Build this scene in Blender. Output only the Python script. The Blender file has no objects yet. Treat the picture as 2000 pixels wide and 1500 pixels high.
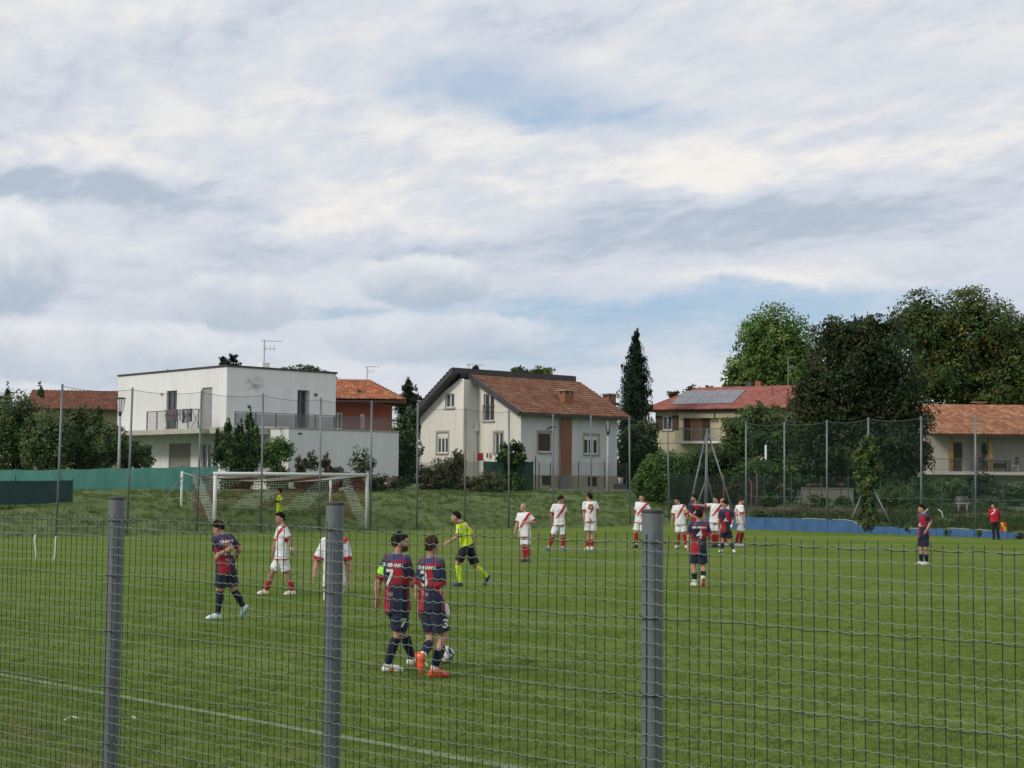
import bpy, bmesh, math, random
import numpy as np
from mathutils import Vector, Matrix
from mathutils.bvhtree import BVHTree

random.seed(7); np.random.seed(7)
SC = bpy.context.scene
COL = SC.collection
R = math.radians

# ------------------------------------------------------------------ camera
F = 2900.0                      # focal length in pixels of a 2000 px wide frame
CAMZ = 2.4
PITCH = math.atan(186.0 / F)
ROLL = 0.008
CAMROT = Matrix.Rotation(math.pi / 2 + PITCH, 3, 'X') @ Matrix.Rotation(ROLL, 3, 'Z')
cam_d = bpy.data.cameras.new('camera')
cam_d.sensor_width = 36.0
cam_d.lens = F / 2000.0 * 36.0
cam_d.clip_start = 0.05
cam_d.clip_end = 20000
cam = bpy.data.objects.new('camera', cam_d)
COL.objects.link(cam)
cam.matrix_world = Matrix.Translation((0, 0, CAMZ)) @ CAMROT.to_4x4()
SC.camera = cam

# ------------------------------------------------------------------ render / exposure
SC.render.engine = 'CYCLES'
SC.cycles.use_denoising = True
SC.cycles.max_bounces = 4
SC.cycles.diffuse_bounces = 2
SC.cycles.glossy_bounces = 2
SC.cycles.transmission_bounces = 3
SC.cycles.transparent_max_bounces = 10
SC.cycles.use_adaptive_sampling = True
SC.cycles.adaptive_threshold = 0.02
SC.view_settings.view_transform = 'Standard'
SC.view_settings.look = 'None'
SC.view_settings.gamma = 1.0
SC.view_settings.use_curve_mapping = False
SC.view_settings.exposure = 0.38

def ray(px, py):
    d = CAMROT @ Vector(((px - 1000) / F, -(py - 750) / F, -1.0))
    return d
def P(px, py, Y):
    d = ray(px, py)
    return Vector((0, 0, CAMZ)) + d * (Y / d.y)
def G(px, py, z=0.0):
    d = ray(px, py)
    return Vector((0, 0, CAMZ)) + d * ((z - CAMZ) / d.z)

# ------------------------------------------------------------------ sun and sky
SUN_EL, SUN_AZ = 34.0, 238.0     # compass style: 0 = +Y (view direction), clockwise; 238 = behind, to the left
sd = Vector((math.sin(R(SUN_AZ)) * math.cos(R(SUN_EL)), math.cos(R(SUN_AZ)) * math.cos(R(SUN_EL)), math.sin(R(SUN_EL))))
sun_d = bpy.data.lights.new('sun', 'SUN')
sun_d.energy = 1.55
sun_d.angle = R(12)
sun_d.color = (1.0, 0.93, 0.82)
sun = bpy.data.objects.new('sun', sun_d)
sun.rotation_euler = sd.to_track_quat('Z', 'Y').to_euler()
sun.location = (-20, -20, 30)
COL.objects.link(sun)

world = bpy.data.worlds.new('World'); SC.world = world; world.use_nodes = True
def build_sky():
    nt = world.node_tree; N = nt.nodes; Lk = nt.links
    N.clear()
    def nd(t, **kw):
        n = N.new(t)
        for k, v in kw.items(): setattr(n, k, v)
        return n
    def m(op, a, b=None, c=None, clamp=False):
        n = nd('ShaderNodeMath', operation=op, use_clamp=clamp)
        for i, x in enumerate((a, b, c)):
            if x is None: continue
            if isinstance(x, (int, float)): n.inputs[i].default_value = x
            else: Lk.new(x, n.inputs[i])
        return n.outputs[0]
    def comb(x, y, z):
        n = nd('ShaderNodeCombineXYZ')
        for i, v in enumerate((x, y, z)):
            if isinstance(v, (int, float)): n.inputs[i].default_value = v
            else: Lk.new(v, n.inputs[i])
        return n.outputs[0]
    def noise(vec, scale, detail=6, rough=.55, dist=0.0):
        n = nd('ShaderNodeTexNoise'); n.inputs['Scale'].default_value = scale
        n.inputs['Detail'].default_value = detail; n.inputs['Roughness'].default_value = rough
        n.inputs['Distortion'].default_value = dist
        Lk.new(vec, n.inputs['Vector']); return n.outputs['Fac']
    def sstep(x, a, b):
        n = nd('ShaderNodeMapRange', interpolation_type='SMOOTHSTEP')
        Lk.new(x, n.inputs[0]); n.inputs[1].default_value = a; n.inputs[2].default_value = b
        return n.outputs[0]
    def mix(f, a, b):
        n = nd('ShaderNodeMix', data_type='RGBA')
        if isinstance(f, (int, float)): n.inputs[0].default_value = f
        else: Lk.new(f, n.inputs[0])
        for i, x in ((6, a), (7, b)):
            if isinstance(x, tuple): n.inputs[i].default_value = (*x, 1)
            else: Lk.new(x, n.inputs[i])
        return n.outputs[2]
    K = 10.0                       # the Background strength below is 0.1
    def kc(c): return tuple(x * K for x in c)
    tc = nd('ShaderNodeTexCoord')
    sep = nd('ShaderNodeSeparateXYZ'); Lk.new(tc.outputs['Generated'], sep.inputs[0])
    x, y, z = sep.outputs
    zc = m('ADD', m('MAXIMUM', z, 0.0), 0.10)
    u = m('DIVIDE', x, zc); v = m('DIVIDE', y, zc)
    plane = comb(u, v, 0.0)
    az = m('ARCTAN2', x, y); el = m('ARCSINE', z)
    # wobble so that cloud outlines are ragged
    wv = comb(m('MULTIPLY', az, 1.0), m('MULTIPLY', el, 2.2), 0.0)
    w1 = m('SUBTRACT', noise(wv, 9, 7, .6), .5); 
    wv2 = comb(m('ADD', az, 7.3), m('MULTIPLY', el, 2.2), 1.7)
    w2 = m('SUBTRACT', noise(wv2, 11, 7, .6), .5)
    azw = m('ADD', az, m('MULTIPLY', w1, .16)); elw = m('ADD', el, m('MULTIPLY', w2, .06))
    def ae(px, py):
        d = ray(px, py).normalized(); return math.atan2(d.x, d.y), math.asin(d.z)
    def blob(px, py, rx, ry, a=None, e=None):
        ca, ce = ae(px, py)
        a = azw if a is None else a; e = elw if e is None else e
        dx = m('DIVIDE', m('SUBTRACT', a, ca), rx / F); dy = m('DIVIDE', m('SUBTRACT', e, ce), ry / F)
        q = m('ADD', m('MULTIPLY', dx, dx), m('MULTIPLY', dy, dy))
        return m('POWER', 2.71828, m('MULTIPLY', q, -1.0))
    def blobs(lst, **k):
        t = None
        for px, py, rx, ry, w in lst:
            b = m('MULTIPLY', blob(px, py, rx, ry, **k), w)
            t = b if t is None else m('ADD', t, b)
        return t
    sky = nd('ShaderNodeTexSky', sky_type='NISHITA'); sky.sun_disc = False
    sky.sun_elevation = R(SUN_EL); sky.sun_rotation = R(SUN_AZ)
    sky.air_density = 1.0; sky.dust_density = 2.2; sky.ozone_density = 1.3
    clear = mix(.55, sky.outputs[0], kc((.32, .45, .62)))
    # the high broken layer
    nb = noise(plane, .42, 7, .56, .4)
    pl2 = comb(m('MULTIPLY', m('ADD', u, m('MULTIPLY', v, .35)), 1.0), m('MULTIPLY', v, .62), 3.0)
    nf = noise(pl2, 3.6, 8, .62, .25)
    nff = noise(pl2, 11.0, 6, .6, .2)
    holes = blobs([(1010, 200, 240, 60, .25), (1230, 250, 210, 45, .20), (890, 130, 170, 60, .16), (1640, 165, 330, 60, .13),
                   (1250, 612, 420, 36, .30), (1560, 575, 400, 30, .20), (1150, 680, 420, 50, .26), (690, 612, 130, 24, .26),
                   (500, 395, 90, 22, .18), (480, 300, 160, 40, .10), (1750, 650, 300, 50, .2)])
    cov = m('SUBTRACT', m('ADD', m('MULTIPLY', nb, .50), m('ADD', m('MULTIPLY', nf, .46), m('MULTIPLY', nff, .30))), holes)
    cover = sstep(cov, .20, .62)
    grey = blobs([(230, 385, 470, 36, .55), (640, 480, 330, 42, .55), (1530, 420, 430, 48, .62), (1880, 345, 280, 36, .36),
                  (60, 120, 300, 110, .22), (1620, 60, 420, 70, .20), (1350, 480, 500, 34, .30), (200, 560, 260, 50, .25), (1040, 540, 380, 40, .2)])
    bright = blobs([(700, 430, 330, 50, .55), (1350, 345, 420, 40, .50), (350, 30, 420, 60, .30), (800, 200, 420, 90, .25), (150, 310, 260, 38, .35),
                    (1850, 290, 300, 40, .22), (260, 470, 200, 26, .3), (1500, 545, 300, 18, .3)])
    sh = m('ADD', m('MULTIPLY', m('SUBTRACT', noise(plane, .8, 7, .6, .5), .5), 1.5), m('MULTIPLY', m('ADD', m('MULTIPLY', sstep(el, .08, .24), .8), .25), m('ADD', m('MULTIPLY', m('SUBTRACT', nf, .5), 1.6), m('MULTIPLY', m('SUBTRACT', nff, .5), 1.3))))
    sh = m('ADD', m('SUBTRACT', m('ADD', sh, .42), bright), grey)
    c1 = mix(sstep(sh, -.15, .55), kc((.70, .68, .65)), kc((.52, .545, .60)))
    c2 = mix(sstep(sh, .45, 1.15), c1, kc((.35, .41, .49)))
    base = mix(cover, clear, c2)
    # pale low haze belt
    base = mix(m('MULTIPLY', sstep(el, .12, -.01), .55), base, kc((.475, .53, .60)))
    # near cumulus heads
    wz = m('SUBTRACT', noise(comb(m('MULTIPLY', az, 1.0), m('MULTIPLY', el, 1.25), 5.0), 17, 9, .60, .3), .5)
    wz2 = m('SUBTRACT', noise(comb(az, m('MULTIPLY', el, 1.2), 9.0), 60, 6, .6, .4), .5)
    wob = m('ADD', m('MULTIPLY', wz, 1.6), m('MULTIPLY', wz2, .5))
    out = base
    for px, py, rx, ry, wgt, amt in ((-30, 510, 165, 110, 1.15, .92), (470, 592, 150, 66, 1.0, .62), (835, 552, 140, 54, 1.1, .80), (860, 662, 260, 60, 1.0, .55), (180, 690, 420, 66, 1.0, .60), (1820, 512, 130, 34, .8, .35)):
        bl = m('MULTIPLY', blob(px, py, rx, ry, a=az, e=el), wgt)
        cm = m('ADD', bl, m('MULTIPLY', wob, .62))
        msk = m('MULTIPLY', sstep(cm, .34, .58), sstep(bl, .04, .30))
        ce = ae(px, py)[1]
        vert = m('DIVIDE', m('SUBTRACT', el, ce - .5 * ry / F), 1.5 * ry / F)
        lit = m('ADD', vert, m('MULTIPLY', wob, 1.1))
        ccol = mix(sstep(lit, -.2, 1.15), kc((.33, .395, .475)), kc((.645, .65, .665)))
        out = mix(m('MULTIPLY', msk, amt), out, ccol)
    bg = nd('ShaderNodeBackground'); bg.inputs[1].default_value = 0.1
    Lk.new(out, bg.inputs[0])
    wo = nd('ShaderNodeOutputWorld'); Lk.new(bg.outputs[0], wo.inputs[0])
build_sky()

# ------------------------------------------------------------------ materials
MATS = {}
def mat(name, c1, c2=None, scale=3.0, rough=.8, bump=0.0, bscale=None, metal=0.0, spec=.5, detail=6, coord='Object', stretch=(1, 1, 1), trans=0.0, contrast=(.3, .7)):
    if name in MATS: return MATS[name]
    mm = bpy.data.materials.new(name); mm.use_nodes = True
    nt = mm.node_tree; N = nt.nodes; L = nt.links
    b = N['Principled BSDF']
    b.inputs['Roughness'].default_value = rough; b.inputs['Metallic'].default_value = metal
    b.inputs['Specular IOR Level'].default_value = spec
    tc = N.new('ShaderNodeTexCoord'); mp = N.new('ShaderNodeMapping'); mp.inputs['Scale'].default_value = stretch
    L.new(tc.outputs[coord], mp.inputs[0])
    if c2 is not None:
        n = N.new('ShaderNodeTexNoise'); n.inputs['Scale'].default_value = scale; n.inputs['Detail'].default_value = detail; n.inputs['Roughness'].default_value = .62
        L.new(mp.outputs[0], n.inputs['Vector'])
        mr = N.new('ShaderNodeMapRange'); mr.inputs[1].default_value = contrast[0]; mr.inputs[2].default_value = contrast[1]
        L.new(n.outputs['Fac'], mr.inputs[0])
        mx = N.new('ShaderNodeMix'); mx.data_type = 'RGBA'
        mx.inputs[6].default_value = (*c1, 1); mx.inputs[7].default_value = (*c2, 1)
        L.new(mr.outputs[0], mx.inputs[0]); L.new(mx.outputs[2], b.inputs['Base Color'])
    else:
        b.inputs['Base Color'].default_value = (*c1, 1)
    if bump > 0:
        n2 = N.new('ShaderNodeTexNoise'); n2.inputs['Scale'].default_value = bscale or scale * 4; n2.inputs['Detail'].default_value = 5
        L.new(mp.outputs[0], n2.inputs['Vector'])
        bp = N.new('ShaderNodeBump'); bp.inputs['Strength'].default_value = bump; bp.inputs['Distance'].default_value = .02
        L.new(n2.outputs['Fac'], bp.inputs['Height']); L.new(bp.outputs[0], b.inputs['Normal'])
    if trans > 0:
        out = N['Material Output']; tr = N.new('ShaderNodeBsdfTransparent'); ms = N.new('ShaderNodeMixShader'); ms.inputs[0].default_value = trans
        L.new(b.outputs[0], ms.inputs[1]); L.new(tr.outputs[0], ms.inputs[2]); L.new(ms.outputs[0], out.inputs[0])
    MATS[name] = mm
    return mm

def mat_attr(name, rough=.7, var=.12, scale=30., transl=0.0, bump=0.0, bscale=60., spec=.4, sheen=0.0):
    """colour from the point/corner attribute 'col', mottled by a fine noise"""
    if name in MATS: return MATS[name]
    mm = bpy.data.materials.new(name); mm.use_nodes = True
    nt = mm.node_tree; N = nt.nodes; L = nt.links; b = N['Principled BSDF']
    b.inputs['Roughness'].default_value = rough; b.inputs['Specular IOR Level'].default_value = spec
    if sheen: b.inputs['Sheen Weight'].default_value = sheen
    a = N.new('ShaderNodeAttribute'); a.attribute_name = 'col'
    tc = N.new('ShaderNodeTexCoord')
    n = N.new('ShaderNodeTexNoise'); n.inputs['Scale'].default_value = scale; n.inputs['Detail'].default_value = 4
    L.new(tc.outputs['Object'], n.inputs['Vector'])
    mr = N.new('ShaderNodeMapRange'); mr.inputs[1].default_value = .3; mr.inputs[2].default_value = .7
    mr.inputs[3].default_value = 1 - var; mr.inputs[4].default_value = 1 + var
    L.new(n.outputs['Fac'], mr.inputs[0])
    hs = N.new('ShaderNodeVectorMath'); hs.operation = 'SCALE'
    L.new(a.outputs['Color'], hs.inputs[0]); L.new(mr.outputs[0], hs.inputs['Scale'])
    L.new(hs.outputs[0], b.inputs['Base Color'])
    if bump:
        n2 = N.new('ShaderNodeTexNoise'); n2.inputs['Scale'].default_value = bscale; n2.inputs['Detail'].default_value = 3
        L.new(tc.outputs['Object'], n2.inputs['Vector'])
        bp = N.new('ShaderNodeBump'); bp.inputs['Strength'].default_value = bump; bp.inputs['Distance'].default_value = .01
        L.new(n2.outputs['Fac'], bp.inputs['Height']); L.new(bp.outputs[0], b.inputs['Normal'])
    if transl:
        out = N['Material Output']; tr = N.new('ShaderNodeBsdfTranslucent'); ms = N.new('ShaderNodeMixShader'); ms.inputs[0].default_value = transl
        L.new(hs.outputs[0], tr.inputs[0])
        L.new(b.outputs[0], ms.inputs[1]); L.new(tr.outputs[0], ms.inputs[2]); L.new(ms.outputs[0], out.inputs[0])
    MATS[name] = mm
    return mm

def glass(name='window_glass', c=(.03, .035, .04)):
    if name in MATS: return MATS[name]
    return mat(name, c, tuple(x * 2.2 for x in c), scale=1.5, rough=.12, spec=.6)

# ------------------------------------------------------------------ object helpers
def tag(o, label, cat, group=None):
    o['label'] = label; o['category'] = cat
    if group: o['group'] = group
    return o
def thing(name, label, cat, loc=(0, 0, 0), rz=0.0, group=None):
    o = bpy.data.objects.new(name, None); COL.objects.link(o)
    o.empty_display_size = .2
    o.location = loc; o.rotation_euler = (0, 0, rz)
    return tag(o, label, cat, group)
def link(o, parent=None):
    COL.objects.link(o)
    if parent is not None: o.parent = parent
    return o
def mesh_obj(name, me, m, parent=None, loc=None):
    o = bpy.data.objects.new(name, me)
    if m is not None and not me.materials: me.materials.append(m)
    if loc is not None: o.location = loc
    return link(o, parent)

class MB:
    def __init__(s): s.v = []; s.f = []; s.c = None
    def add(s, vs, fs):
        k = len(s.v); s.v.extend([tuple(p) for p in vs]); s.f.extend([tuple(i + k for i in f) for f in fs]); return s
    def box(s, x0, x1, y0, y1, z0, z1):
        return s.add([(x0, y0, z0), (x1, y0, z0), (x1, y1, z0), (x0, y1, z0), (x0, y0, z1), (x1, y0, z1), (x1, y1, z1), (x0, y1, z1)],
                     [(3, 2, 1, 0), (4, 5, 6, 7), (0, 1, 5, 4), (1, 2, 6, 5), (2, 3, 7, 6), (3, 0, 4, 7)])
    def slab(s, a, b, up, th, w):
        """box along a->b, thickness th along up, width w sideways"""
        a = Vector(a); b = Vector(b); up = Vector(up).normalized(); d = (b - a).normalized(); n = d.cross(up).normalized()
        vs = []
        for p in (a, b):
            for i, j in ((-1, -1), (1, -1), (1, 1), (-1, 1)):
                vs.append(p + n * (i * w / 2) + up * (j * th / 2))
        return s.add(vs, [(0, 1, 2, 3), (7, 6, 5, 4), (0, 4, 5, 1), (1, 5, 6, 2), (2, 6, 7, 3), (3, 7, 4, 0)])
    def tube(s, pts, r, n=6, cap=True):
        pts = [Vector(p) for p in pts]; m = len(pts)
        rs = r if isinstance(r, (list, tuple)) else [r] * m
        vs = []; fs = []
        d0 = (pts[1] - pts[0]).normalized()
        a = d0.orthogonal().normalized()
        for i, p in enumerate(pts):
            d = (pts[min(i + 1, m - 1)] - pts[max(i - 1, 0)]).normalized()
            a = (a - d * a.dot(d)).normalized(); b = d.cross(a)
            for k in range(n):
                t = 2 * math.pi * k / n
                vs.append(p + (a * math.cos(t) + b * math.sin(t)) * rs[i])
        for i in range(m - 1):
            for k in range(n):
                k2 = (k + 1) % n
                fs.append((i * n + k, i * n + k2, (i + 1) * n + k2, (i + 1) * n + k))
        if cap:
            fs.append(tuple(reversed(range(n)))); fs.append(tuple((m - 1) * n + k for k in range(n)))
        return s.add(vs, fs)
    def poly(s, pts): return s.add(pts, [tuple(range(len(pts)))])
    def prism(s, pts, vec):
        n = len(pts); pts = [Vector(p) for p in pts]; vec = Vector(vec)
        return s.add(pts + [p + vec for p in pts], [tuple(reversed(range(n))), tuple(range(n, 2 * n))] + [(i, (i + 1) % n, (i + 1) % n + n, i + n) for i in range(n)])
    def lathe(s, prof, c=(0, 0, 0), n=16):
        vs = []; fs = []; c = Vector(c)
        for r, z in prof:
            for k in range(n):
                t = 2 * math.pi * k / n; vs.append(c + Vector((r * math.cos(t), r * math.sin(t), z)))
        for i in range(len(prof) - 1):
            for k in range(n):
                k2 = (k + 1) % n; fs.append((i * n + k, i * n + k2, (i + 1) * n + k2, (i + 1) * n + k))
        fs.append(tuple(reversed(range(n)))); fs.append(tuple((len(prof) - 1) * n + k for k in range(n)))
        return s.add(vs, fs)
    def mesh(s, name, smooth=False):
        me = bpy.data.meshes.new(name); me.from_pydata(s.v, [], s.f); me.validate(clean_customdata=False)
        if smooth: me.shade_smooth()
        return me
    def build(s, name, m, parent=None, smooth=False, loc=None, kind=None):
        o = mesh_obj(name, s.mesh(name, smooth), m, parent, loc)
        if kind: o['kind'] = kind
        return o

def np_mesh(name, V, Fq, col=None, smooth=False):
    """fast mesh from arrays; Fq is (n,4) or (n,3)"""
    me = bpy.data.meshes.new(name)
    V = np.asarray(V, dtype=np.float32); Fq = np.asarray(Fq, dtype=np.int32)
    k = Fq.shape[1]
    me.vertices.add(len(V)); me.vertices.foreach_set('co', V.ravel())
    me.loops.add(Fq.size); me.loops.foreach_set('vertex_index', Fq.ravel())
    me.polygons.add(len(Fq)); me.polygons.foreach_set('loop_start', np.arange(0, Fq.size, k, dtype=np.int32))
    try: me.polygons.foreach_set('loop_total', np.full(len(Fq), k, dtype=np.int32))
    except Exception: pass
    if col is not None:
        at = me.color_attributes.new('col', 'FLOAT_COLOR', 'POINT')
        c4 = np.ones((len(V), 4), dtype=np.float32); c4[:, :3] = col
        at.data.foreach_set('color', c4.ravel())
    me.update(calc_edges=True)
    if smooth: me.shade_smooth()
    return me
# ------------------------------------------------------------------ terrain
TA = G(0, 1052).xy; TC = G(1230, 1028).xy
DB = (TC - TA).normalized(); NB = Vector((-DB.y, DB.x))
W0 = G(1380, 1031).xy; W1 = G(2000, 1053).xy
DS = (W1 - W0).normalized(); NS = Vector((-DS.y, DS.x))
if NS.y < 0: NS = -NS
T0 = G(0, 1320).xy; T1 = G(980, 1500).xy
DT = (T1 - T0).normalized(); NT = Vector((DT.y, -DT.x))       # points to the camera side of the touchline
if NT.y > 0: NT = -NT

def sst(x, a, b):
    t = np.clip((x - a) / (b - a), 0, 1); return t * t * (3 - 2 * t)
def hgt(x, y, bump=True):
    x = np.asarray(x, float); y = np.asarray(y, float)
    b = (x - TA.x) * NB.x + (y - TA.y) * NB.y
    s = (x - W0.x) * NS.x + (y - W0.y) * NS.y
    t = (x - W0.x) * DS.x + (y - W0.y) * DS.y
    bank = np.interp(b, [-.3, 0, .5, 1.5, 3.0, 5, 8, 30], [-.04, 0, .16, .50, .95, 1.35, 1.62, 1.75])
    if bump:
        bank = bank + sst(b, .2, 2) * (.06 * np.sin(x * .9 + 1.3 * np.sin(y * .5)) + .05 * np.sin(y * 1.3 + x * .35) + .03 * np.sin(x * 2.7 - y * 1.9))
    side = np.where(s > .85, np.interp(t, [0, 9.2, 9.9, 30], [.56, .5, .26, .26]) + .028 * np.clip(s, 0, 25), -.06)
    w = sst(x, 6.5, 11)
    h = bank * (1 - w) + side * w
    return h
def hz(x, y): return float(hgt(x, y))

GRASS_A = (.080, .136, .020); GRASS_B = (.158, .222, .046)
def pitch_material():
    mm = bpy.data.materials.new('pitch_grass'); mm.use_nodes = True
    nt = mm.node_tree; N = nt.nodes; L = nt.links; b = N['Principled BSDF']
    b.inputs['Roughness'].default_value = .95; b.inputs['Specular IOR Level'].default_value = .02
    tc = N.new('ShaderNodeTexCoord')
    def noise(sc, det, st=(1, 1, 1), rough=.6):
        mp = N.new('ShaderNodeMapping'); mp.inputs['Scale'].default_value = st; L.new(tc.outputs['Object'], mp.inputs[0])
        n = N.new('ShaderNodeTexNoise'); n.inputs['Scale'].default_value = sc; n.inputs['Detail'].default_value = det; n.inputs['Roughness'].default_value = rough
        L.new(mp.outputs[0], n.inputs['Vector']); return n.outputs['Fac']
    def mr(x, a, bb, c=0., d=1.):
        n = N.new('ShaderNodeMapRange'); L.new(x, n.inputs[0])
        for i, vv in enumerate((a, bb, c, d)): n.inputs[i + 1].default_value = vv
        return n.outputs[0]
    def mix(f, a, c):
        n = N.new('ShaderNodeMix'); n.data_type = 'RGBA'; L.new(f, n.inputs[0])
        for i, x in ((6, a), (7, c)):
            if isinstance(x, tuple): n.inputs[i].default_value = (*x, 1)
            else: L.new(x, n.inputs[i])
        return n.outputs[2]
    def mul(a, c):
        n = N.new('ShaderNodeMath'); n.operation = 'MULTIPLY'; L.new(a, n.inputs[0])
        if isinstance(c, float): n.inputs[1].default_value = c
        else: L.new(c, n.inputs[1])
        return n.outputs[0]
    fine = noise(26, 6, rough=.7); mid = noise(1.6, 7); big = noise(.17, 5)
    streak = noise(3.2, 6, (.35, 1.3, 1))
    col = mix(mr(fine, .32, .68), GRASS_A, GRASS_B)
    col = mix(mul(mr(mid, .4, .66), .55), col, (.125, .165, .030))
    col = mix(mul(mr(streak, .5, .75), .35), col, (.170, .215, .045))
    col = mix(mul(mr(big, .42, .60), .6), col, (.078, .142, .014))
    col = mix(mul(mr(noise(.075, 5, (1, 2.4, 1)), .46, .60), .55), col, (.175, .215, .065))
    col = mix(mul(mr(noise(5.5, 6), .60, .72), .5), col, (.060, .105, .012))
    col = mix(mul(mr(noise(.42, 4, (.22, 1.5, 1)), .46, .60), .42), col, (.170, .225, .055))
    # the worn strip outside the near touchline
    dt = N.new('ShaderNodeVectorMath'); dt.operation = 'DOT_PRODUCT'; L.new(tc.outputs['Object'], dt.inputs[0]); dt.inputs[1].default_value = (NT.x, NT.y, 0)
    off = T0.x * NT.x + T0.y * NT.y
    out = mr(dt.outputs['Value'], off + .1, off + 2.2)
    worn = mul(mul(out, mr(noise(1.1, 6), .40, .60)), .85)
    col = mix(worn, col, (.165, .150, .068))
    L.new(col, b.inputs['Base Color'])
    bp = N.new('ShaderNodeBump'); bp.inputs['Strength'].default_value = .8; bp.inputs['Distance'].default_value = .03
    L.new(noise(45, 4), bp.inputs['Height']); L.new(bp.outputs[0], b.inputs['Normal'])
    return mm
M_PITCH = pitch_material()
me = bpy.data.meshes.new('pitch'); me.from_pydata([(-70, -6, 0), (70, -6, 0), (70, 100, 0), (-70, 100, 0)], [], [(0, 1, 2, 3)])
pitch = mesh_obj('pitch', me, M_PITCH); pitch['kind'] = 'structure'
M_SOIL = mat('far_grass', (.05, .085, .02), (.10, .12, .04), scale=.4, rough=.9)
me = bpy.data.meshes.new('ground'); me.from_pydata([(-5000, -300, -.06), (5000, -300, -.06), (5000, 9000, -.06), (-5000, 9000, -.06)], [], [(0, 1, 2, 3)])
ground = mesh_obj('ground', me, M_SOIL); ground['kind'] = 'structure'

def make_terrain():
    xs = np.concatenate([np.arange(-75, -30, 2.0), np.arange(-30, 30, .6), np.arange(30, 90, 2.0)])
    ys = np.concatenate([np.arange(30, 95, .6), np.arange(95, 190, 3.0)])
    X, Y = np.meshgrid(xs, ys, indexing='ij'); H = hgt(X, Y)
    idx = np.arange(X.size).reshape(X.shape)
    f = np.stack([idx[:-1, :-1], idx[1:, :-1], idx[1:, 1:], idx[:-1, 1:]], -1).reshape(-1, 4)
    keep = H.ravel()[f].max(1) > -.035
    V = np.stack([X.ravel(), Y.ravel(), H.ravel()], -1)
    return np_mesh('grass_bank', V, f[keep], smooth=True)
M_BANK = mat('bank_grass', (.050, .092, .018), (.115, .160, .040), scale=1.2, rough=.95, bump=.9, bscale=9, detail=9, contrast=(.34, .66))
bank = mesh_obj('grass_bank', make_terrain(), M_BANK); bank['kind'] = 'structure'

# painted lines
def line_strip(name, a, b, w, op, zl_=.004):
    a = Vector(a).to_3d(); b = Vector(b).to_3d(); d = (b - a).normalized(); n = Vector((-d.y, d.x, 0)) * w / 2
    me = bpy.data.meshes.new(name); me.from_pydata([(p.x, p.y, zl_) for p in (a - n, b - n, b + n, a + n)], [], [(0, 1, 2, 3)])
    key = 'line_paint_%d' % int(op * 100)
    if key not in MATS:
        mm = mat(key, (.55, .58, .50), (.36, .42, .26), scale=14, rough=.9)
        nt = mm.node_tree; N = nt.nodes; L = nt.links
        tr = N.new('ShaderNodeBsdfTransparent'); ms = N.new('ShaderNodeMixShader'); n = N.new('ShaderNodeTexNoise'); n.inputs['Scale'].default_value = 9; n.inputs['Detail'].default_value = 8
        tc = N.new('ShaderNodeTexCoord'); L.new(tc.outputs['Object'], n.inputs['Vector'])
        mr = N.new('ShaderNodeMapRange'); mr.inputs[1].default_value = .3; mr.inputs[2].default_value = .62; mr.inputs[3].default_value = op * .25; mr.inputs[4].default_value = op
        L.new(n.outputs['Fac'], mr.inputs[0]); L.new(mr.outputs[0], ms.inputs[0])
        L.new(tr.outputs[0], ms.inputs[1]); L.new(N['Principled BSDF'].outputs[0], ms.inputs[2]); L.new(ms.outputs[0], N['Material Output'].inputs[0])
    o = mesh_obj(name, me, MATS[key]); o['kind'] = 'structure'
    return o
dt_ = (T1 - T0).normalized()
line_strip('touchline', T0 - dt_ * 30, T1 + dt_ * 12, .12, .36, .019)

# goal frame of reference
GC = Vector((-9.55, 65.4)); GA = R(38); GD = Vector((math.cos(GA), math.sin(GA))); GN = Vector((-GD.y, GD.x))   # GN points behind the goal
line_strip('goal_line', GC - GD * 14, GC + GD * 24, .13, .4)
q0 = G(1060, 1079).xy; q1 = G(1800, 1063).xy
line_strip('penalty_area_line', q0, q1, .14, .30)

# ------------------------------------------------------------------ short grass blades (scattered tufts)
def tuft_mesh(name, n, h, spread, lean, w):
    V = []; Fq = []
    rng = np.random.RandomState(n)
    for i in range(n):
        a = rng.rand() * 6.283; r = spread * math.sqrt(rng.rand()); cx, cy = r * math.cos(a), r * math.sin(a)
        d = rng.rand() * 6.283; hh = h * (.55 + .6 * rng.rand()); ln = lean * hh * (.3 + rng.rand())
        wx, wy = -math.sin(d) * w / 2, math.cos(d) * w / 2; dx, dy = math.cos(d) * ln, math.sin(d) * ln
        k = len(V)
        V += [(cx - wx, cy - wy, -.005), (cx + wx, cy + wy, -.005), (cx + dx * .35 + wx * .7, cy + dy * .35 + wy * .7, hh * .6), (cx + dx * .35 - wx * .7, cy + dy * .35 - wy * .7, hh * .6), (cx + dx, cy + dy, hh)]
        Fq += [(k, k + 1, k + 2, k + 3), (k + 3, k + 2, k + 4)]
    me = bpy.data.meshes.new(name); me.from_pydata(V, [], Fq); return me
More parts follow.
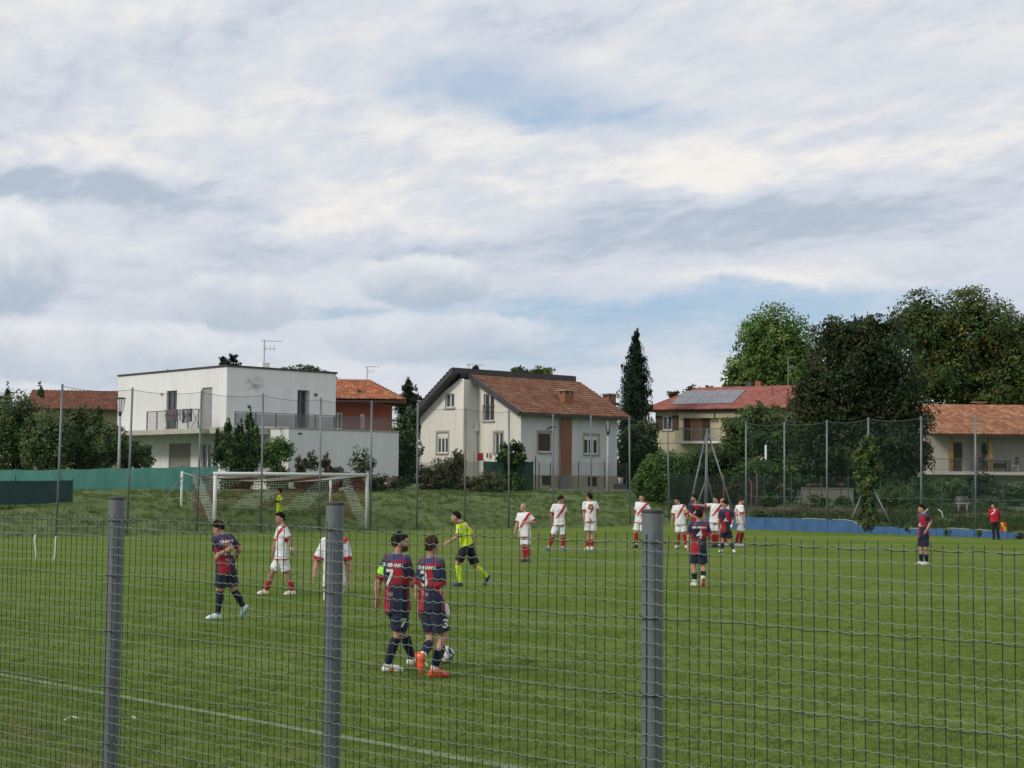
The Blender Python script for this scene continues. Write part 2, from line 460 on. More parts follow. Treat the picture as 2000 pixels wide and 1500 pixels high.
def blade_mat(name, a, b, c):
    mm = bpy.data.materials.new(name); mm.use_nodes = True
    nt = mm.node_tree; N = nt.nodes; L = nt.links; p = N['Principled BSDF']; p.inputs['Roughness'].default_value = .6; p.inputs['Specular IOR Level'].default_value = .3
    oi = N.new('ShaderNodeObjectInfo'); cr = N.new('ShaderNodeValToRGB'); e = cr.color_ramp.elements
    e[0].color = (*a, 1); e[1].color = (*b, 1); x = e.new(.85); x.color = (*b, 1); e[-1].color = (*c, 1)
    L.new(oi.outputs['Random'], cr.inputs[0]); L.new(cr.outputs[0], p.inputs['Base Color'])
    tr = N.new('ShaderNodeBsdfTranslucent'); ms = N.new('ShaderNodeMixShader'); ms.inputs[0].default_value = .42
    L.new(cr.outputs[0], tr.inputs[0]); L.new(p.outputs[0], ms.inputs[1]); L.new(tr.outputs[0], ms.inputs[2]); L.new(ms.outputs[0], N['Material Output'].inputs[0])
    return mm
def scatter(name, base_me, proto_me, proto_mat, density, smin, smax, seed, fade=False):
    proto_me.materials.append(proto_mat)
    po = bpy.data.objects.new(name + '_blades', proto_me)          # stays unlinked: only feeds the scatter
    o = mesh_obj(name, base_me, None); o['kind'] = 'stuff'
    ng = bpy.data.node_groups.new(name, 'GeometryNodeTree')
    ng.interface.new_socket('Geometry', in_out='INPUT', socket_type='NodeSocketGeometry')
    ng.interface.new_socket('Geometry', in_out='OUTPUT', socket_type='NodeSocketGeometry')
    N = ng.nodes; L = ng.links
    gi = N.new('NodeGroupInput'); go = N.new('NodeGroupOutput')
    dp = N.new('GeometryNodeDistributePointsOnFaces'); dp.inputs['Density'].default_value = density; dp.inputs['Seed'].default_value = seed
    ip = N.new('GeometryNodeInstanceOnPoints'); ob = N.new('GeometryNodeObjectInfo'); ob.inputs['Object'].default_value = po
    rv = N.new('FunctionNodeRandomValue'); rv.data_type = 'FLOAT_VECTOR'; rv.inputs[0].default_value = (-.15, -.15, 0); rv.inputs[1].default_value = (.15, .15, 6.283)
    rs = N.new('FunctionNodeRandomValue'); rs.data_type = 'FLOAT'
    fl = [s for s in rs.inputs if s.type == 'VALUE' and s.name in ('Min', 'Max')]
    fl[0].default_value = smin; fl[1].default_value = smax
    if fade:      # thins out steadily with distance from the fence
        po_ = N.new('GeometryNodeInputPosition'); sx = N.new('ShaderNodeSeparateXYZ'); L.new(po_.outputs[0], sx.inputs[0])
        ex = N.new('ShaderNodeMath'); ex.operation = 'MULTIPLY'; ex.inputs[1].default_value = -.095; L.new(sx.outputs[1], ex.inputs[0])
        e2 = N.new('ShaderNodeMath'); e2.operation = 'POWER'; e2.inputs[0].default_value = 2.71828; L.new(ex.outputs[0], e2.inputs[1])
        mr_ = N.new('ShaderNodeMapRange'); mr_.inputs[1].default_value = math.exp(-.095 * 50); mr_.inputs[2].default_value = math.exp(-.095 * 12); mr_.inputs[3].default_value = 0; mr_.inputs[4].default_value = density
        L.new(e2.outputs[0], mr_.inputs[0]); L.new(mr_.outputs[0], dp.inputs['Density'])
    L.new(gi.outputs[0], dp.inputs['Mesh']); L.new(dp.outputs['Points'], ip.inputs['Points'])
    L.new(ob.outputs['Geometry'], ip.inputs['Instance']); L.new(rv.outputs[0], ip.inputs['Rotation'])
    so = [s for s in rs.outputs if s.type == 'VALUE' and s.enabled]
    L.new((so or [rs.outputs[1]])[0], ip.inputs['Scale'])
    L.new(ip.outputs[0], go.inputs[0])
    md = o.modifiers.new('scatter', 'NODES'); md.node_group = ng
    return o
def near_patch(y0, y1, name, ext=.40):
    V = []; Fq = []; n = 10
    for i in range(n + 1):
        y = y0 + (y1 - y0) * i / n; V += [(-ext * y - .5, y, .0), (ext * y + .5, y, .0)]
    for i in range(n): Fq.append((2 * i, 2 * i + 1, 2 * i + 3, 2 * i + 2))
    me = bpy.data.meshes.new(name); me.from_pydata(V, [], Fq); return me
M_BLADE = blade_mat('grass_blade', (.095, .160, .026), (.200, .272, .062), (.30, .30, .12))
scatter('short_grass', near_patch(11.3, 50, 'short_grass'), tuft_mesh('grass_tuft', 24, .026, .085, 1.05, .0065), M_BLADE, 120, .65, 1.25, 1, fade=True)
def bank_patch():
    V = []; Fq = []
    for i in range(61):
        t = -6 + 48 * i / 60
        for b in (.05, .6, 1.5, 3, 5, 8, 11):
            p = TA + DB * t + NB * b; V.append((p.x, p.y, hz(p.x, p.y) - .01))
    for i in range(60):
        for j in range(6): Fq.append((i * 7 + j, (i + 1) * 7 + j, (i + 1) * 7 + j + 1, i * 7 + j + 1))
    me = bpy.data.meshes.new('bank_weeds'); me.from_pydata(V, [], Fq); return me
M_WEED = blade_mat('weed_blade', (.055, .105, .018), (.115, .175, .034), (.18, .19, .06))
scatter('bank_weeds', bank_patch(), tuft_mesh('weed_tuft', 16, .15, .18, .9, .020), M_WEED, 7, .45, 1.2, 3)

def garden_patch():
    V = []; Fq = []; S_ = (.95, 2, 4, 7, 11, 16)
    for i in range(31):
        t = 1.5 + 26 * i / 30
        for s_ in S_:
            p = W0 + DS * t + NS * s_; V.append((p.x, p.y, hz(p.x, p.y) - .01))
    for i in range(30):
        for j in range(5): Fq.append((i * 6 + j, (i + 1) * 6 + j, (i + 1) * 6 + j + 1, i * 6 + j + 1))
    me = bpy.data.meshes.new('garden_weeds'); me.from_pydata(V, [], Fq); return me
scatter('garden_weeds', garden_patch(), tuft_mesh('garden_tuft', 18, .24, .2, .8, .024), blade_mat('garden_blade', (.022, .048, .010), (.065, .105, .022), (.13, .12, .05)), 7, .4, 1.6, 5)

# ------------------------------------------------------------------ the wire fence in front of the camera
def near_fence():
    p3 = P(1274, 1200, 6.0).xy; p2 = P(651, 1200, 7.2).xy; p1 = P(222, 1200, 8.3).xy
    d = (p3 - p1).normalized()
    ang = math.atan2(d.y, d.x)
    root = thing('wire_fence', 'green welded wire mesh fence on round grey posts beside the touchline', 'fence', (p3.x - (-d.y) * .046, p3.y - d.x * .046, 0), ang)
    M_POST = mat('fence_post_paint', (.090, .105, .116), (.135, .152, .166), scale=5, rough=.6, bump=.25, bscale=30, stretch=(1, 1, .25))
    M_CAP = mat('post_cap', (.03, .03, .032), (.05, .05, .05), scale=9, rough=.6)
    M_RUST = mat('rust', (.09, .035, .02), (.16, .07, .04), scale=30, rough=.9)
    M_VW = mat('green_wire', (.006, .022, .017), (.012, .034, .026), scale=18, rough=.6)
    M_HW = mat('pale_wire', (.14, .19, .16), (.22, .275, .235), scale=25, rough=.6)  # horizontal strands, paler than the vertical ones
    M_TW = mat('tension_wire', (.008, .020, .017), (.02, .04, .033), scale=40, rough=.6)
    def sof(p): return (p - p3).dot(d)
    posts = [sof(p1) - 1.82, sof(p1), sof(p2), 0.0, 1.82, 3.64, 5.3]
    nrm = Vector((-d.y, d.x))
    offs = [0, (p1 - p3).dot(nrm), (p2 - p3).dot(nrm), 0, 0, 0, 0]
    zt = 2.275
    for i, s in enumerate(posts):
        r = .0435
        o = MB().lathe([(r * .97, 0), (r, .02), (r, zt - .012), (r * .98, zt - .006)], (0, 0, 0), 24).build('post', M_POST, root, True, (s, offs[i] + .046, 0))
        MB().lathe([(r * 1.03, -.006), (r * 1.04, 0), (r * 1.03, .006), (r * .9, .009)], (0, 0, 0), 24).build('cap', M_CAP, o, False, (0, 0, zt))
        if i in (1, 2):
            # a small rusty run under the rim
            mb = MB()
            for q in range(6):
                a0 = math.pi * 1.30; zz = zt - .012 - q * .008; w = .10 - .014 * q
                mb.poly([((r + .001) * math.cos(a0 - w), (r + .001) * math.sin(a0 - w), zz), ((r + .001) * math.cos(a0 + w), (r + .001) * math.sin(a0 + w), zz),
                         ((r + .001) * math.cos(a0 + w * .9), (r + .001) * math.sin(a0 + w * .9), zz - .008), ((r + .001) * math.cos(a0 - w * .9), (r + .001) * math.sin(a0 - w * .9), zz - .008)])
            mb.build('rust_stain', M_RUST, o)
        # tie wires round the post
        for zz in (2.155, 1.853, 1.548, 1.243, .94):
            mb = MB()
            pts = [((r + .004) * math.cos(t), (r + .004) * math.sin(t), .004 * math.sin(2 * t)) for t in np.linspace(-math.pi, 0, 9)]
            mb.tube([(pts[0][0] - .02, pts[0][1], .01)] + pts + [(pts[-1][0] + .02, pts[-1][1], -.008)], .0022, 5)
            mb.build('tie_wire', M_TW, o, True, (0, 0, zz))
    S0, S1, CELL = -6.1, 5.4, .05
    rng = random.Random(3)
    # vertical strands: a handful of slightly different shapes, shared
    vms = []
    for k in range(7):
        bend = (rng.uniform(-.004, .004), rng.uniform(-.004, .004))
        pts = [(bend[0] * math.sin(z * 3 + k), bend[1] * math.cos(z * 2.3 + k) , z) for z in np.linspace(.02, 2.188, 12)]
        if k == 6: pts[-1] = (.018, -.012, 2.184)
        me = MB().tube(pts, .0021, 5).mesh('vertical_wire', True); me.materials.append(M_VW); vms.append(me)
    n = int((S1 - S0) / CELL)
    for i in range(n):
        me = vms[6] if rng.random() < .06 else vms[rng.randrange(6)]
        o = bpy.data.objects.new('vertical_wire', me); o.location = (S0 + i * CELL + rng.uniform(-.0025, .0025), rng.uniform(-.001, .001), rng.uniform(-.008, .006)); o.rotation_euler = (0, rng.uniform(-.0022, .0022), 0); link(o, root)
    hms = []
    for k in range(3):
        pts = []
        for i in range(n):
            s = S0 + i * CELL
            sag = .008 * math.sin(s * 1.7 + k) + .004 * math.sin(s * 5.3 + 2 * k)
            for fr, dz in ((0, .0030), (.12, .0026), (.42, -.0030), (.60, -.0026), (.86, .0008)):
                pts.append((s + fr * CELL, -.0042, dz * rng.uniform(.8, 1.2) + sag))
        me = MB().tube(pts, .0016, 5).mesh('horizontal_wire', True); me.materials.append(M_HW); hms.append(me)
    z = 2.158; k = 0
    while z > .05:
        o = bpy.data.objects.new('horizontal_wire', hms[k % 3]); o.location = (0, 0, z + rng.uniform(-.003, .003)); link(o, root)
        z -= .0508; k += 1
    # tension wires, twisted in and out of the mesh
    for k in (0, 6, 12, 18, 24, 36):
        zz = 2.158 - .0508 * k; pts = []
        for i in range(int((S1 - S0) / .0125)):
            sx_ = S0 + i * .0125; kk = k % 3
            sag = .008 * math.sin(sx_ * 1.7 + kk) + .004 * math.sin(sx_ * 5.3 + 2 * kk)
            pts.append((sx_, -.003 + .004 * math.sin(sx_ * 40), sag - .0035 + .0035 * math.sin(sx_ * 33 + k)))
        MB().tube(pts, .0017, 5).build('tension_wire', M_TW, root, True, (0, 0, zz))
    return root
near_fence()
# ------------------------------------------------------------------ goal
M_WHITE = mat('white_paint', (.78, .79, .78), (.66, .68, .67), scale=6, rough=.45, bump=.05)
M_NETW = mat('net_white', (.66, .69, .68), (.52, .56, .54), scale=8, rough=.8)
M_NETR = mat('net_maroon', (.13, .040, .032), (.19, .07, .05), scale=8, rough=.85)
M_GALV = mat('galvanised', (.12, .14, .15), (.20, .22, .235), scale=4, rough=.5, metal=.3, stretch=(1, 1, .3))
def goal():
    HW, HT, DP = 3.8, 2.54, 2.15
    root = thing('football_goal', 'white football goal with white and maroon striped net', 'goal', (GC.x, GC.y, 0), GA)
    r = .075
    for s in (-1, 1):
        MB().lathe([(r, -.02), (r, HT + r * .2)], (0, 0, 0), 16).build('post', M_WHITE, root, True, (s * HW, 0, 0))
        po = MB().lathe([(.055, 0), (.055, 2.62), (.03, 2.64)], (0, 0, 0), 12).build('net_pole', M_WHITE, root, True, (s * (HW + .0) , 3.2, 0))
        MB().tube([(s * HW, 3.2, 2.6), (s * (HW - .15), 2.2, 2.42)], .012, 5).build('guy_rope', M_NETW, root)
    MB().tube([(-HW - r, 0, HT), (HW + r, 0, HT)], r, 16).build('crossbar', M_WHITE, root, True)
    # brace of the left net support
    MB().tube([(-HW - .1, 3.0, 2.35), (-HW - .5, 4.2, 1.2), (-HW - .9, 5.4, .3)], .028, 8).build('brace', M_GALV, root, True)
    # nets: strands as thin square bars
    def sag(x): return -.34 * max(0.0, 1 - (x / HW) ** 2) ** .8
    segW = []; segR = []
    C = .13
    def col(sv):  return segR if int(math.floor(sv / 1.02)) % 2 else segW
    def addseg(a, b, key): col(key).append((a, b))
    def roof(x, y): return Vector((x, y, HT - .02 + sag(x) * (y / DP) * (1.0 if y > 0 else 0) - .10 * math.sin(math.pi * y / DP)))
    def back(x, q):   # q 0 top .. 1 bottom
        top = roof(x, DP); bot = Vector((x, DP + .35, .02)); p = top.lerp(bot, q); p.y += .18 * math.sin(math.pi * q) + .03 * math.sin(x * 5 + q * 4); return p
    def side(s, y, q):
        yy = min(y, DP + .35); top = roof(s * HW, min(y, DP)); bot = Vector((s * HW, yy, .02)); p = top.lerp(bot, q); p.x -= s * .10 * math.sin(math.pi * q) * math.sin(math.pi * yy / 2.5); return p
    xs = np.arange(-HW, HW + .01, C); ysr = np.arange(0, DP + .01, C); qs = np.linspace(0, 1, 20)
    for i, x in enumerate(xs):
        for j in range(len(ysr) - 1): addseg(roof(x, ysr[j]), roof(x, ysr[j + 1]), x * .75 + ysr[j] * 1.2)
        for j in range(len(qs) - 1): addseg(back(x, qs[j]), back(x, qs[j + 1]), x * .75 + qs[j] * 2.3 + .2)
    for i in range(len(xs) - 1):
        for y in ysr: addseg(roof(xs[i], y), roof(xs[i + 1], y), xs[i] * .75 + y * 1.2)
        for q in qs: addseg(back(xs[i], q), back(xs[i + 1], q), xs[i] * .75 + q * 2.3 + .2)
    for s in (-1, 1):
        for y in ysr:
            for j in range(len(qs) - 1): addseg(side(s, y, qs[j]), side(s, y, qs[j + 1]), s * 2 + y + qs[j] * 2.3 + .6)
        for j in range(len(ysr) - 1):
            for q in qs: addseg(side(s, ysr[j], q), side(s, ysr[j + 1], q), s * 2 + ysr[j] + q * 2.3 + .6)
    for nm, seg, m, rr in (('net', segW, M_NETW, .0062), ('net', segR, M_NETR, .0145)):
        A = np.array([[*a] for a, b in seg]); B = np.array([[*b] for a, b in seg]); D = B - A
        D /= np.linalg.norm(D, axis=1, keepdims=True) + 1e-9
        ref = np.where(np.abs(D[:, 2:3]) > .8, np.array([[1., 0, 0]]), np.array([[0, 0, 1.]]))
        U = np.cross(D, ref); U /= np.linalg.norm(U, axis=1, keepdims=True); Wv = np.cross(D, U)
        V = np.stack([A + U * rr, A - U * rr * .5 + Wv * rr * .87, A - U * rr * .5 - Wv * rr * .87, B + U * rr, B - U * rr * .5 + Wv * rr * .87, B - U * rr * .5 - Wv * rr * .87], 1).reshape(-1, 3)
        k = np.arange(len(seg))[:, None] * 6
        Fq = np.concatenate([k + np.array([[0, 1, 4, 3]]), k + np.array([[1, 2, 5, 4]]), k + np.array([[2, 0, 3, 5]])])
        mesh_obj(nm, np_mesh(nm, V, Fq), m, root)
    # white net edge rope and a loose white rag
    MB().tube([roof(x, DP) for x in np.linspace(-HW, HW, 25)], .016, 5).build('edge_rope', M_NETW, root)
    mb = MB(); V = []
    for i in range(6):
        for j in range(6): V.append((.9 + .05 * i + .01 * math.sin(j), DP - .1 + .02 * math.sin(i * 2 + j), HT - .36 - .055 * j))
    mb.add(V, [(i * 6 + j, (i + 1) * 6 + j, (i + 1) * 6 + j + 1, i * 6 + j + 1) for i in range(5) for j in range(5)])
    mb.build('loose_net_flap', M_NETW, root)
    return root
goal()

# ------------------------------------------------------------------ tall ball-stop fences behind the pitch
M_NETG = mat('ball_stop_net', (.015, .045, .030), (.03, .07, .05), scale=2, rough=.9, trans=.90)
M_NETG2 = mat('ball_stop_net_dense', (.015, .045, .035), (.03, .07, .055), scale=2, rough=.9, trans=.88)
def ball_stop(name, label, tops, base_pts, wires, netm, low=None):
    o0 = base_pts[0]
    root = thing(name, label, 'fence', (o0.x, o0.y, hz(o0.x, o0.y)))
    O = Vector((o0.x, o0.y, hz(o0.x, o0.y)))
    tp = []; bp = []
    for (tx, ty), b in zip(tops, base_pts):
        zb = hz(b.x, b.y) - .1
        t = P(tx, ty, b.y); t = Vector((b.x + (t.x - b.x) * 1.0, b.y, t.z))
        bb = Vector((b.x, b.y, zb))
        MB().tube([bb - O, bb.lerp(t, .5) - O, t - O], .044, 10).build('post', M_GALV, root, True)
        tp.append(t); bp.append(bb)
    for fr in wires:
        mb = MB()
        for i in range(len(tp) - 1):
            a = bp[i].lerp(tp[i], fr) - O; b = bp[i + 1].lerp(tp[i + 1], fr) - O
            pts = [a.lerp(b, q) - Vector((0, 0, .12 * 4 * q * (1 - q) * (1 if fr > .9 else .4))) for q in np.linspace(0, 1, 7)]
            mb.tube(pts, .011, 4, False)
        mb.build('cable', mat('fence_cable', (.05, .07, .07), (.09, .11, .11), scale=4, rough=.6), root)
    for i in range(len(tp) - 1):
        a0 = bp[i] - O; a1 = bp[i].lerp(tp[i], .985) - O; b0 = bp[i + 1] - O; b1 = bp[i + 1].lerp(tp[i + 1], .985) - O
        V = []; nx, nz = 8, 5
        for q in np.linspace(0, 1, nx):
            l = a0.lerp(b0, q); h = a1.lerp(b1, q) - Vector((0, 0, .12 * 4 * q * (1 - q)))
            for z in np.linspace(0, 1, nz): p = l.lerp(h, z); V.append(p + Vector((0, .05 * math.sin(3.14 * q) * math.sin(3.14 * z), 0)))
        MB().add(V, [(x * nz + z, (x + 1) * nz + z, (x + 1) * nz + z + 1, x * nz + z + 1) for x in range(nx - 1) for z in range(nz - 1)]).build('net_panel', netm if not callable(netm) else netm(i), root)
    return root, O
bt = [(122, 750), (259, 757), (394, 762), (514, 768), (627, 777), (726, 783), (816, 789), (909, 795), (994, 800), (1080, 808), (1154, 811), (1229, 815), (1304, 822), (1381, 838)]
def on_back(px, off):
    # intersect the view ray's ground track with the line at distance off behind the bank foot
    d = ray(px, 1000).xy; o = TA + NB * off
    # solve d*k = o + DB*t
    det = d.x * (-DB.y) - (-DB.x) * d.y
    k = (o.x * (-DB.y) - (-DB.x) * o.y) / det
    return d * k
bases = [on_back(px + (px - 1000) * .008 - 4 * (1 if px < 500 else 0), .25) for px, _ in bt[:-1]] + [Vector(W0 - DS * .3 + NS * .2)]
ball_stop('ball_stop_fence', 'tall grey poles with ball-stop netting and cable behind the goal', bt, bases, (.985,), M_NETG)
st = [(1381, 838), (1457, 822), (1532, 824), (1615, 820), (1696, 815), (1799, 813), (1905, 810), (2022, 806)]
def on_side(px, off):
    d = ray(px, 1000).xy; o = W0 + NS * off
    det = d.x * (-DS.y) - (-DS.x) * d.y
    return d * ((o.x * (-DS.y) - (-DS.x) * o.y) / det)
sb = [on_side(px, .45) for px, _ in st]
root2, O2 = ball_stop('ball_stop_fence', 'tall grey poles with green netting standing above the blue wall', st[1:], sb[1:], (.985, .33), M_NETG2)
# corner tripod and braces
cp = sb[0]; zc = hz(cp.x, cp.y)
top = P(1381, 838, cp.y); O = Vector((cp.x, cp.y, zc))
tri = thing('corner_pole', 'grey corner pole held by four slanting steel braces', 'pole', O)
MB().tube([(0, 0, -.1), (0, 0, top.z - zc)], .046, 10).build('pole', M_GALV, tri, True)
for (ax, ay), (bx, by), dd in (((1376, 846), (1340, 1012), -.5), ((1387, 846), (1440, 1012), -.3), ((1379, 932), (1350, 1003), .8), ((1383, 932), (1404, 990), 1.2)):
    a = P(ax, ay, cp.y) - O; b = P(bx, by, cp.y + dd) - O; b.z = min(b.z, .2); a.x *= .3
    MB().tube([a, b], .042, 8).build('brace', M_GALV, tri, True)
# braces of the overgrown pole further along
for (ax, ay), (bx, by) in (((1706, 955), (1741, 1026)), ((1684, 965), (1664, 1012))):
    a = P(ax, ay, sb[4].y - .2) - O2; b = P(bx, by, sb[4].y - .8) - O2
    MB().tube([a, b], .04, 8).build('brace', M_GALV, root2, True)

# ------------------------------------------------------------------ low blue wall along the far touchline
M_BLUE = mat('blue_wall_paint', (.046, .128, .285), (.034, .085, .18), scale=2.2, rough=.85, bump=.3, detail=10, contrast=(.4, .68))
M_CONC = mat('bare_concrete', (.34, .34, .31), (.20, .20, .17), scale=6, rough=.95, bump=.4)
def blue_wall():
    root = thing('perimeter_wall', 'low weathered blue painted concrete wall along the pitch edge', 'wall', (W0.x, W0.y, 0), math.atan2(DS.y, DS.x))
    Ltot = (W1 - W0).length + 4.0
    cuts = [0, 1.9, 3.6, 5.2, 7.2, 8.9]; 
    s = 9.2; 
    while s < Ltot: cuts.append(s); s += 1.55 + .35 * math.sin(s * 3)
    rng = random.Random(4)
    for i in range(len(cuts) - 1):
        a, b = cuts[i] + .012, cuts[i + 1] - .012
        h = .62 - .004 * i if a < 8.8 else .30 + rng.uniform(-.05, .05)
        n = 6; V = []
        tops = [h + rng.uniform(-.012, .012) for _ in range(n + 1)]
        if abs(cuts[i + 1] - 9.2) < .4: tops[-1] -= .22; tops[-2] -= .08
        mb = MB()
        for k in range(n):
            x0 = a + (b - a) * k / n; x1 = a + (b - a) * (k + 1) / n
            mb.add([(x0, -.06, -.05), (x1, -.06, -.05), (x1, .10, -.05), (x0, .10, -.05), (x0, -.06, tops[k]), (x1, -.06, tops[k + 1]), (x1, .10, tops[k + 1]), (x0, .10, tops[k])],
                   [(4, 5, 6, 7), (0, 1, 5, 4), (2, 3, 7, 6)] + ([(3, 0, 4, 7)] if k == 0 else []) + ([(1, 2, 6, 5)] if k == n - 1 else []))
        p = mb.build('panel', M_BLUE, root)
        if rng.random() < .75:
            k0 = rng.uniform(0, .3); k1 = rng.uniform(.6, 1.0)
            xs = np.linspace(a + (b - a) * k0, a + (b - a) * k1, 7); mb = MB()
            mb.tube([(x, rng.uniform(-.07, -.03), np.interp(x, np.linspace(a, b, n + 1), tops) + .012 + rng.uniform(-.006, .012)) for x in xs], [rng.uniform(.018, .034) for _ in xs], 5)
            mb.build('bare_coping', M_CONC, p)
    return root
blue_wall()
# ------------------------------------------------------------------ buildings
M_FRAME = mat('window_frame_white', (.72, .73, .72), (.62, .63, .62), scale=6, rough=.5)
M_PANE = glass()
M_SHUT = mat('roller_shutter', (.36, .37, .37), (.28, .29, .29), scale=5, rough=.6)
M_DARKIN = mat('dark_room', (.012, .013, .015), (.03, .03, .03), scale=1.5, rough=.9)
M_STONE = mat('stone_sill', (.42, .38, .31), (.32, .29, .24), scale=5, rough=.9)
M_BROWN = mat('brown_wood', (.045, .022, .014), (.075, .038, .022), scale=7, rough=.6)
M_DARKMETAL = mat('dark_sheet_metal', (.035, .034, .036), (.055, .053, .055), scale=3, rough=.5)
M_RAIL = mat('grey_railing', (.10, .11, .12), (.16, .17, .18), scale=6, rough=.5, metal=.3)
M_ANT = mat('antenna_metal', (.25, .26, .27), (.35, .36, .37), scale=9, rough=.4, metal=.5)
M_BRICK = mat('brick_red_brown', (.21, .085, .045), (.30, .14, .075), scale=14, rough=.9, bump=.3)

class House:
    def __init__(s, name, label, px, Y, zb, ang):
        o = P(px, 900, Y); s.O = Vector((o.x, o.y, zb)); s.a = R(ang)
        s.root = thing(name, label, 'house', s.O, s.a)
        s.M = Matrix.Rotation(-s.a, 3, 'Z')
    def at(s, px, py, axis, val):
        """local point where the view ray meets the local plane axis = val"""
        c = s.M @ (Vector((0, 0, CAMZ)) - s.O); d = s.M @ ray(px, py)
        k = (val - c[axis]) / d[axis]
        return c + d * k
    def wall(s, axis, val, a0, a1, z0, z1, openings, m, depth=.18, name='wall', out=-1):
        """wall in plane axis=val running over the other axis a0..a1; openings (a,b,z0,z1) get reveals going inwards"""
        mb = MB(); oth = 1 - axis
        As = sorted({a0, a1, *[min(max(q, a0), a1) for o in openings for q in o[:2]]}); Zs = sorted({z0, z1, *[min(max(q, z0), z1) for o in openings for q in o[2:4]]})
        def pt(a, z, dd=0.0):
            v = [0, 0, z]; v[axis] = val - out * dd; v[oth] = a; return tuple(v)
        def inside(a, z): return any(o[0] < a < o[1] and o[2] < z < o[3] for o in openings)
        for i in range(len(As) - 1):
            for j in range(len(Zs) - 1):
                if inside((As[i] + As[i + 1]) / 2, (Zs[j] + Zs[j + 1]) / 2): continue
                mb.poly([pt(As[i], Zs[j]), pt(As[i + 1], Zs[j]), pt(As[i + 1], Zs[j + 1]), pt(As[i], Zs[j + 1])])
        for o in openings:
            c = [(o[0], o[2]), (o[1], o[2]), (o[1], o[3]), (o[0], o[3])]
            for k in range(4):
                p, q = c[k], c[(k + 1) % 4]
                mb.poly([pt(*p), pt(*q), pt(*q, depth), pt(*p, depth)])
        return mb.build(name, m, s.root)
    def rect(s, axis, val, x0, y0, x1, y1):
        p = s.at(x0, y1, axis, val); q = s.at(x1, y0, axis, val); o = 1 - axis
        r0 = s.at(x0, y0, axis, val); r1 = s.at(x1, y1, axis, val)
        return (min(p[o], q[o]), max(p[o], q[o]), (p.z + r1.z) / 2, (q.z + r0.z) / 2)
    def L(s, axis, val, out=-1):
        def f(a, z, dd):    # dd > 0 = inwards
            v = [0, 0, z]; v[axis] = val - out * dd; v[1 - axis] = a; return Vector(v)
        return f
    def bar(s, mb, f, a0, a1, z0, z1, d0, d1):
        vs = [f(a, z, d) for d in (d0, d1) for a, z in ((a0, z0), (a1, z0), (a1, z1), (a0, z1))]
        mb.add(vs, [(0, 1, 2, 3), (7, 6, 5, 4), (0, 4, 5, 1), (1, 5, 6, 2), (2, 6, 7, 3), (3, 7, 4, 0)])
    def window(s, axis, val, o, leaves=2, name='window', sill=True, depth=.12, box=0.0, fm=None, fw=.07, pane=None, surround=None, out=-1):
        f = s.L(axis, val, out); a0, a1, z0, z1 = o; mb = MB(); z1b = z1
        if box:
            b = MB(); s.bar(b, f, a0, a1, z1 - box, z1, depth - .04, depth + .05); z1 = z1 - box
        s.bar(mb, f, a0, a1, z0, z0 + fw, depth - .03, depth + .04); s.bar(mb, f, a0, a1, z1 - fw, z1, depth - .03, depth + .04)
        s.bar(mb, f, a0, a0 + fw, z0 + fw, z1 - fw, depth - .03, depth + .04); s.bar(mb, f, a1 - fw, a1, z0 + fw, z1 - fw, depth - .03, depth + .04)
        for k in range(1, leaves):
            c = a0 + (a1 - a0) * k / leaves; s.bar(mb, f, c - fw * .75, c + fw * .75, z0 + fw, z1 - fw, depth - .035, depth + .04)
        w = mb.build(name, fm or M_FRAME, s.root)
        for k in range(leaves):
            c0 = a0 + fw + (a1 - a0 - 2 * fw) * k / leaves; c1 = a0 + fw + (a1 - a0 - 2 * fw) * (k + 1) / leaves
            q = MB(); s.bar(q, f, c0 + .01, c1 - .01, z0 + fw, z1 - fw, depth + .012, depth + .022); q.build('pane', pane or M_PANE, w)
        if box: b.build('shutter_box', M_FRAME, w)
        if sill:
            q = MB(); s.bar(q, f, a0 - .1, a1 + .1, z0 - .09, z0 - .002, -.10, depth - .035); q.build('sill', M_STONE, w)
        if surround:
            q = MB(); t = .14
            for bb in ((a0 - t, a0 - .003, z0, z1b + t), (a1 + .003, a1 + t, z0, z1b + t), (a0 - .003, a1 + .003, z1b + .003, z1b + t)): s.bar(q, f, *bb, -.012, .05)
            q.build('surround', surround, w)
        return w
    def shutter(s, axis, val, o, depth=.1, pitch=.11, m=None, out=-1):
        f = s.L(axis, val, out); a0, a1, z0, z1 = o; mb = MB(); n = int((z1 - z0) / pitch)
        for k in range(n):
            za = z0 + (z1 - z0) * k / n; zb = z0 + (z1 - z0) * (k + 1) / n
            mb.add([f(a0, za, depth), f(a1, za, depth), f(a1, zb - .02, depth + .0), f(a0, zb - .02, depth + .0), f(a1, zb, depth + .03), f(a0, zb, depth + .03)], [(0, 1, 2, 3), (3, 2, 4, 5)])
        return mb.build('roller_shutter', m or M_SHUT, s.root)
    def box(s, name, m, *b, parent=None): return MB().box(*b).build(name, m, parent or s.root)
    def antenna(s, p, h, n=5, lean=0):
        h = h * .82
        mb = MB(); p = Vector(p); mb.tube([p, p + Vector((lean, 0, h))], .03, 6)
        c = Vector((.5, .86, 0)); q = Vector((.86, -.5, 0))
        mb.tube([p + Vector((lean, 0, h * .97)) - q * .2, p + Vector((lean, 0, h * .97)) + q * 1.1], .018, 4)
        for k in range(n):
            cc = p + Vector((lean, 0, h * .97)) + q * (-.1 + 1.15 * k / n); mb.tube([cc - c * .35, cc + c * .35], .012, 4)
        mb.tube([p + Vector((0, 0, h * .62)) - q * .1, p + Vector((0, 0, h * .66)) + q * .7], .02, 4)
        for k in range(3):
            cc = p + Vector((0, 0, h * .64)) + q * (.1 + .25 * k); mb.tube([cc - Vector((0, 0, .2)), cc + Vector((0, 0, .2))], .012, 4)
        return mb.build('antenna', M_ANT, s.root)

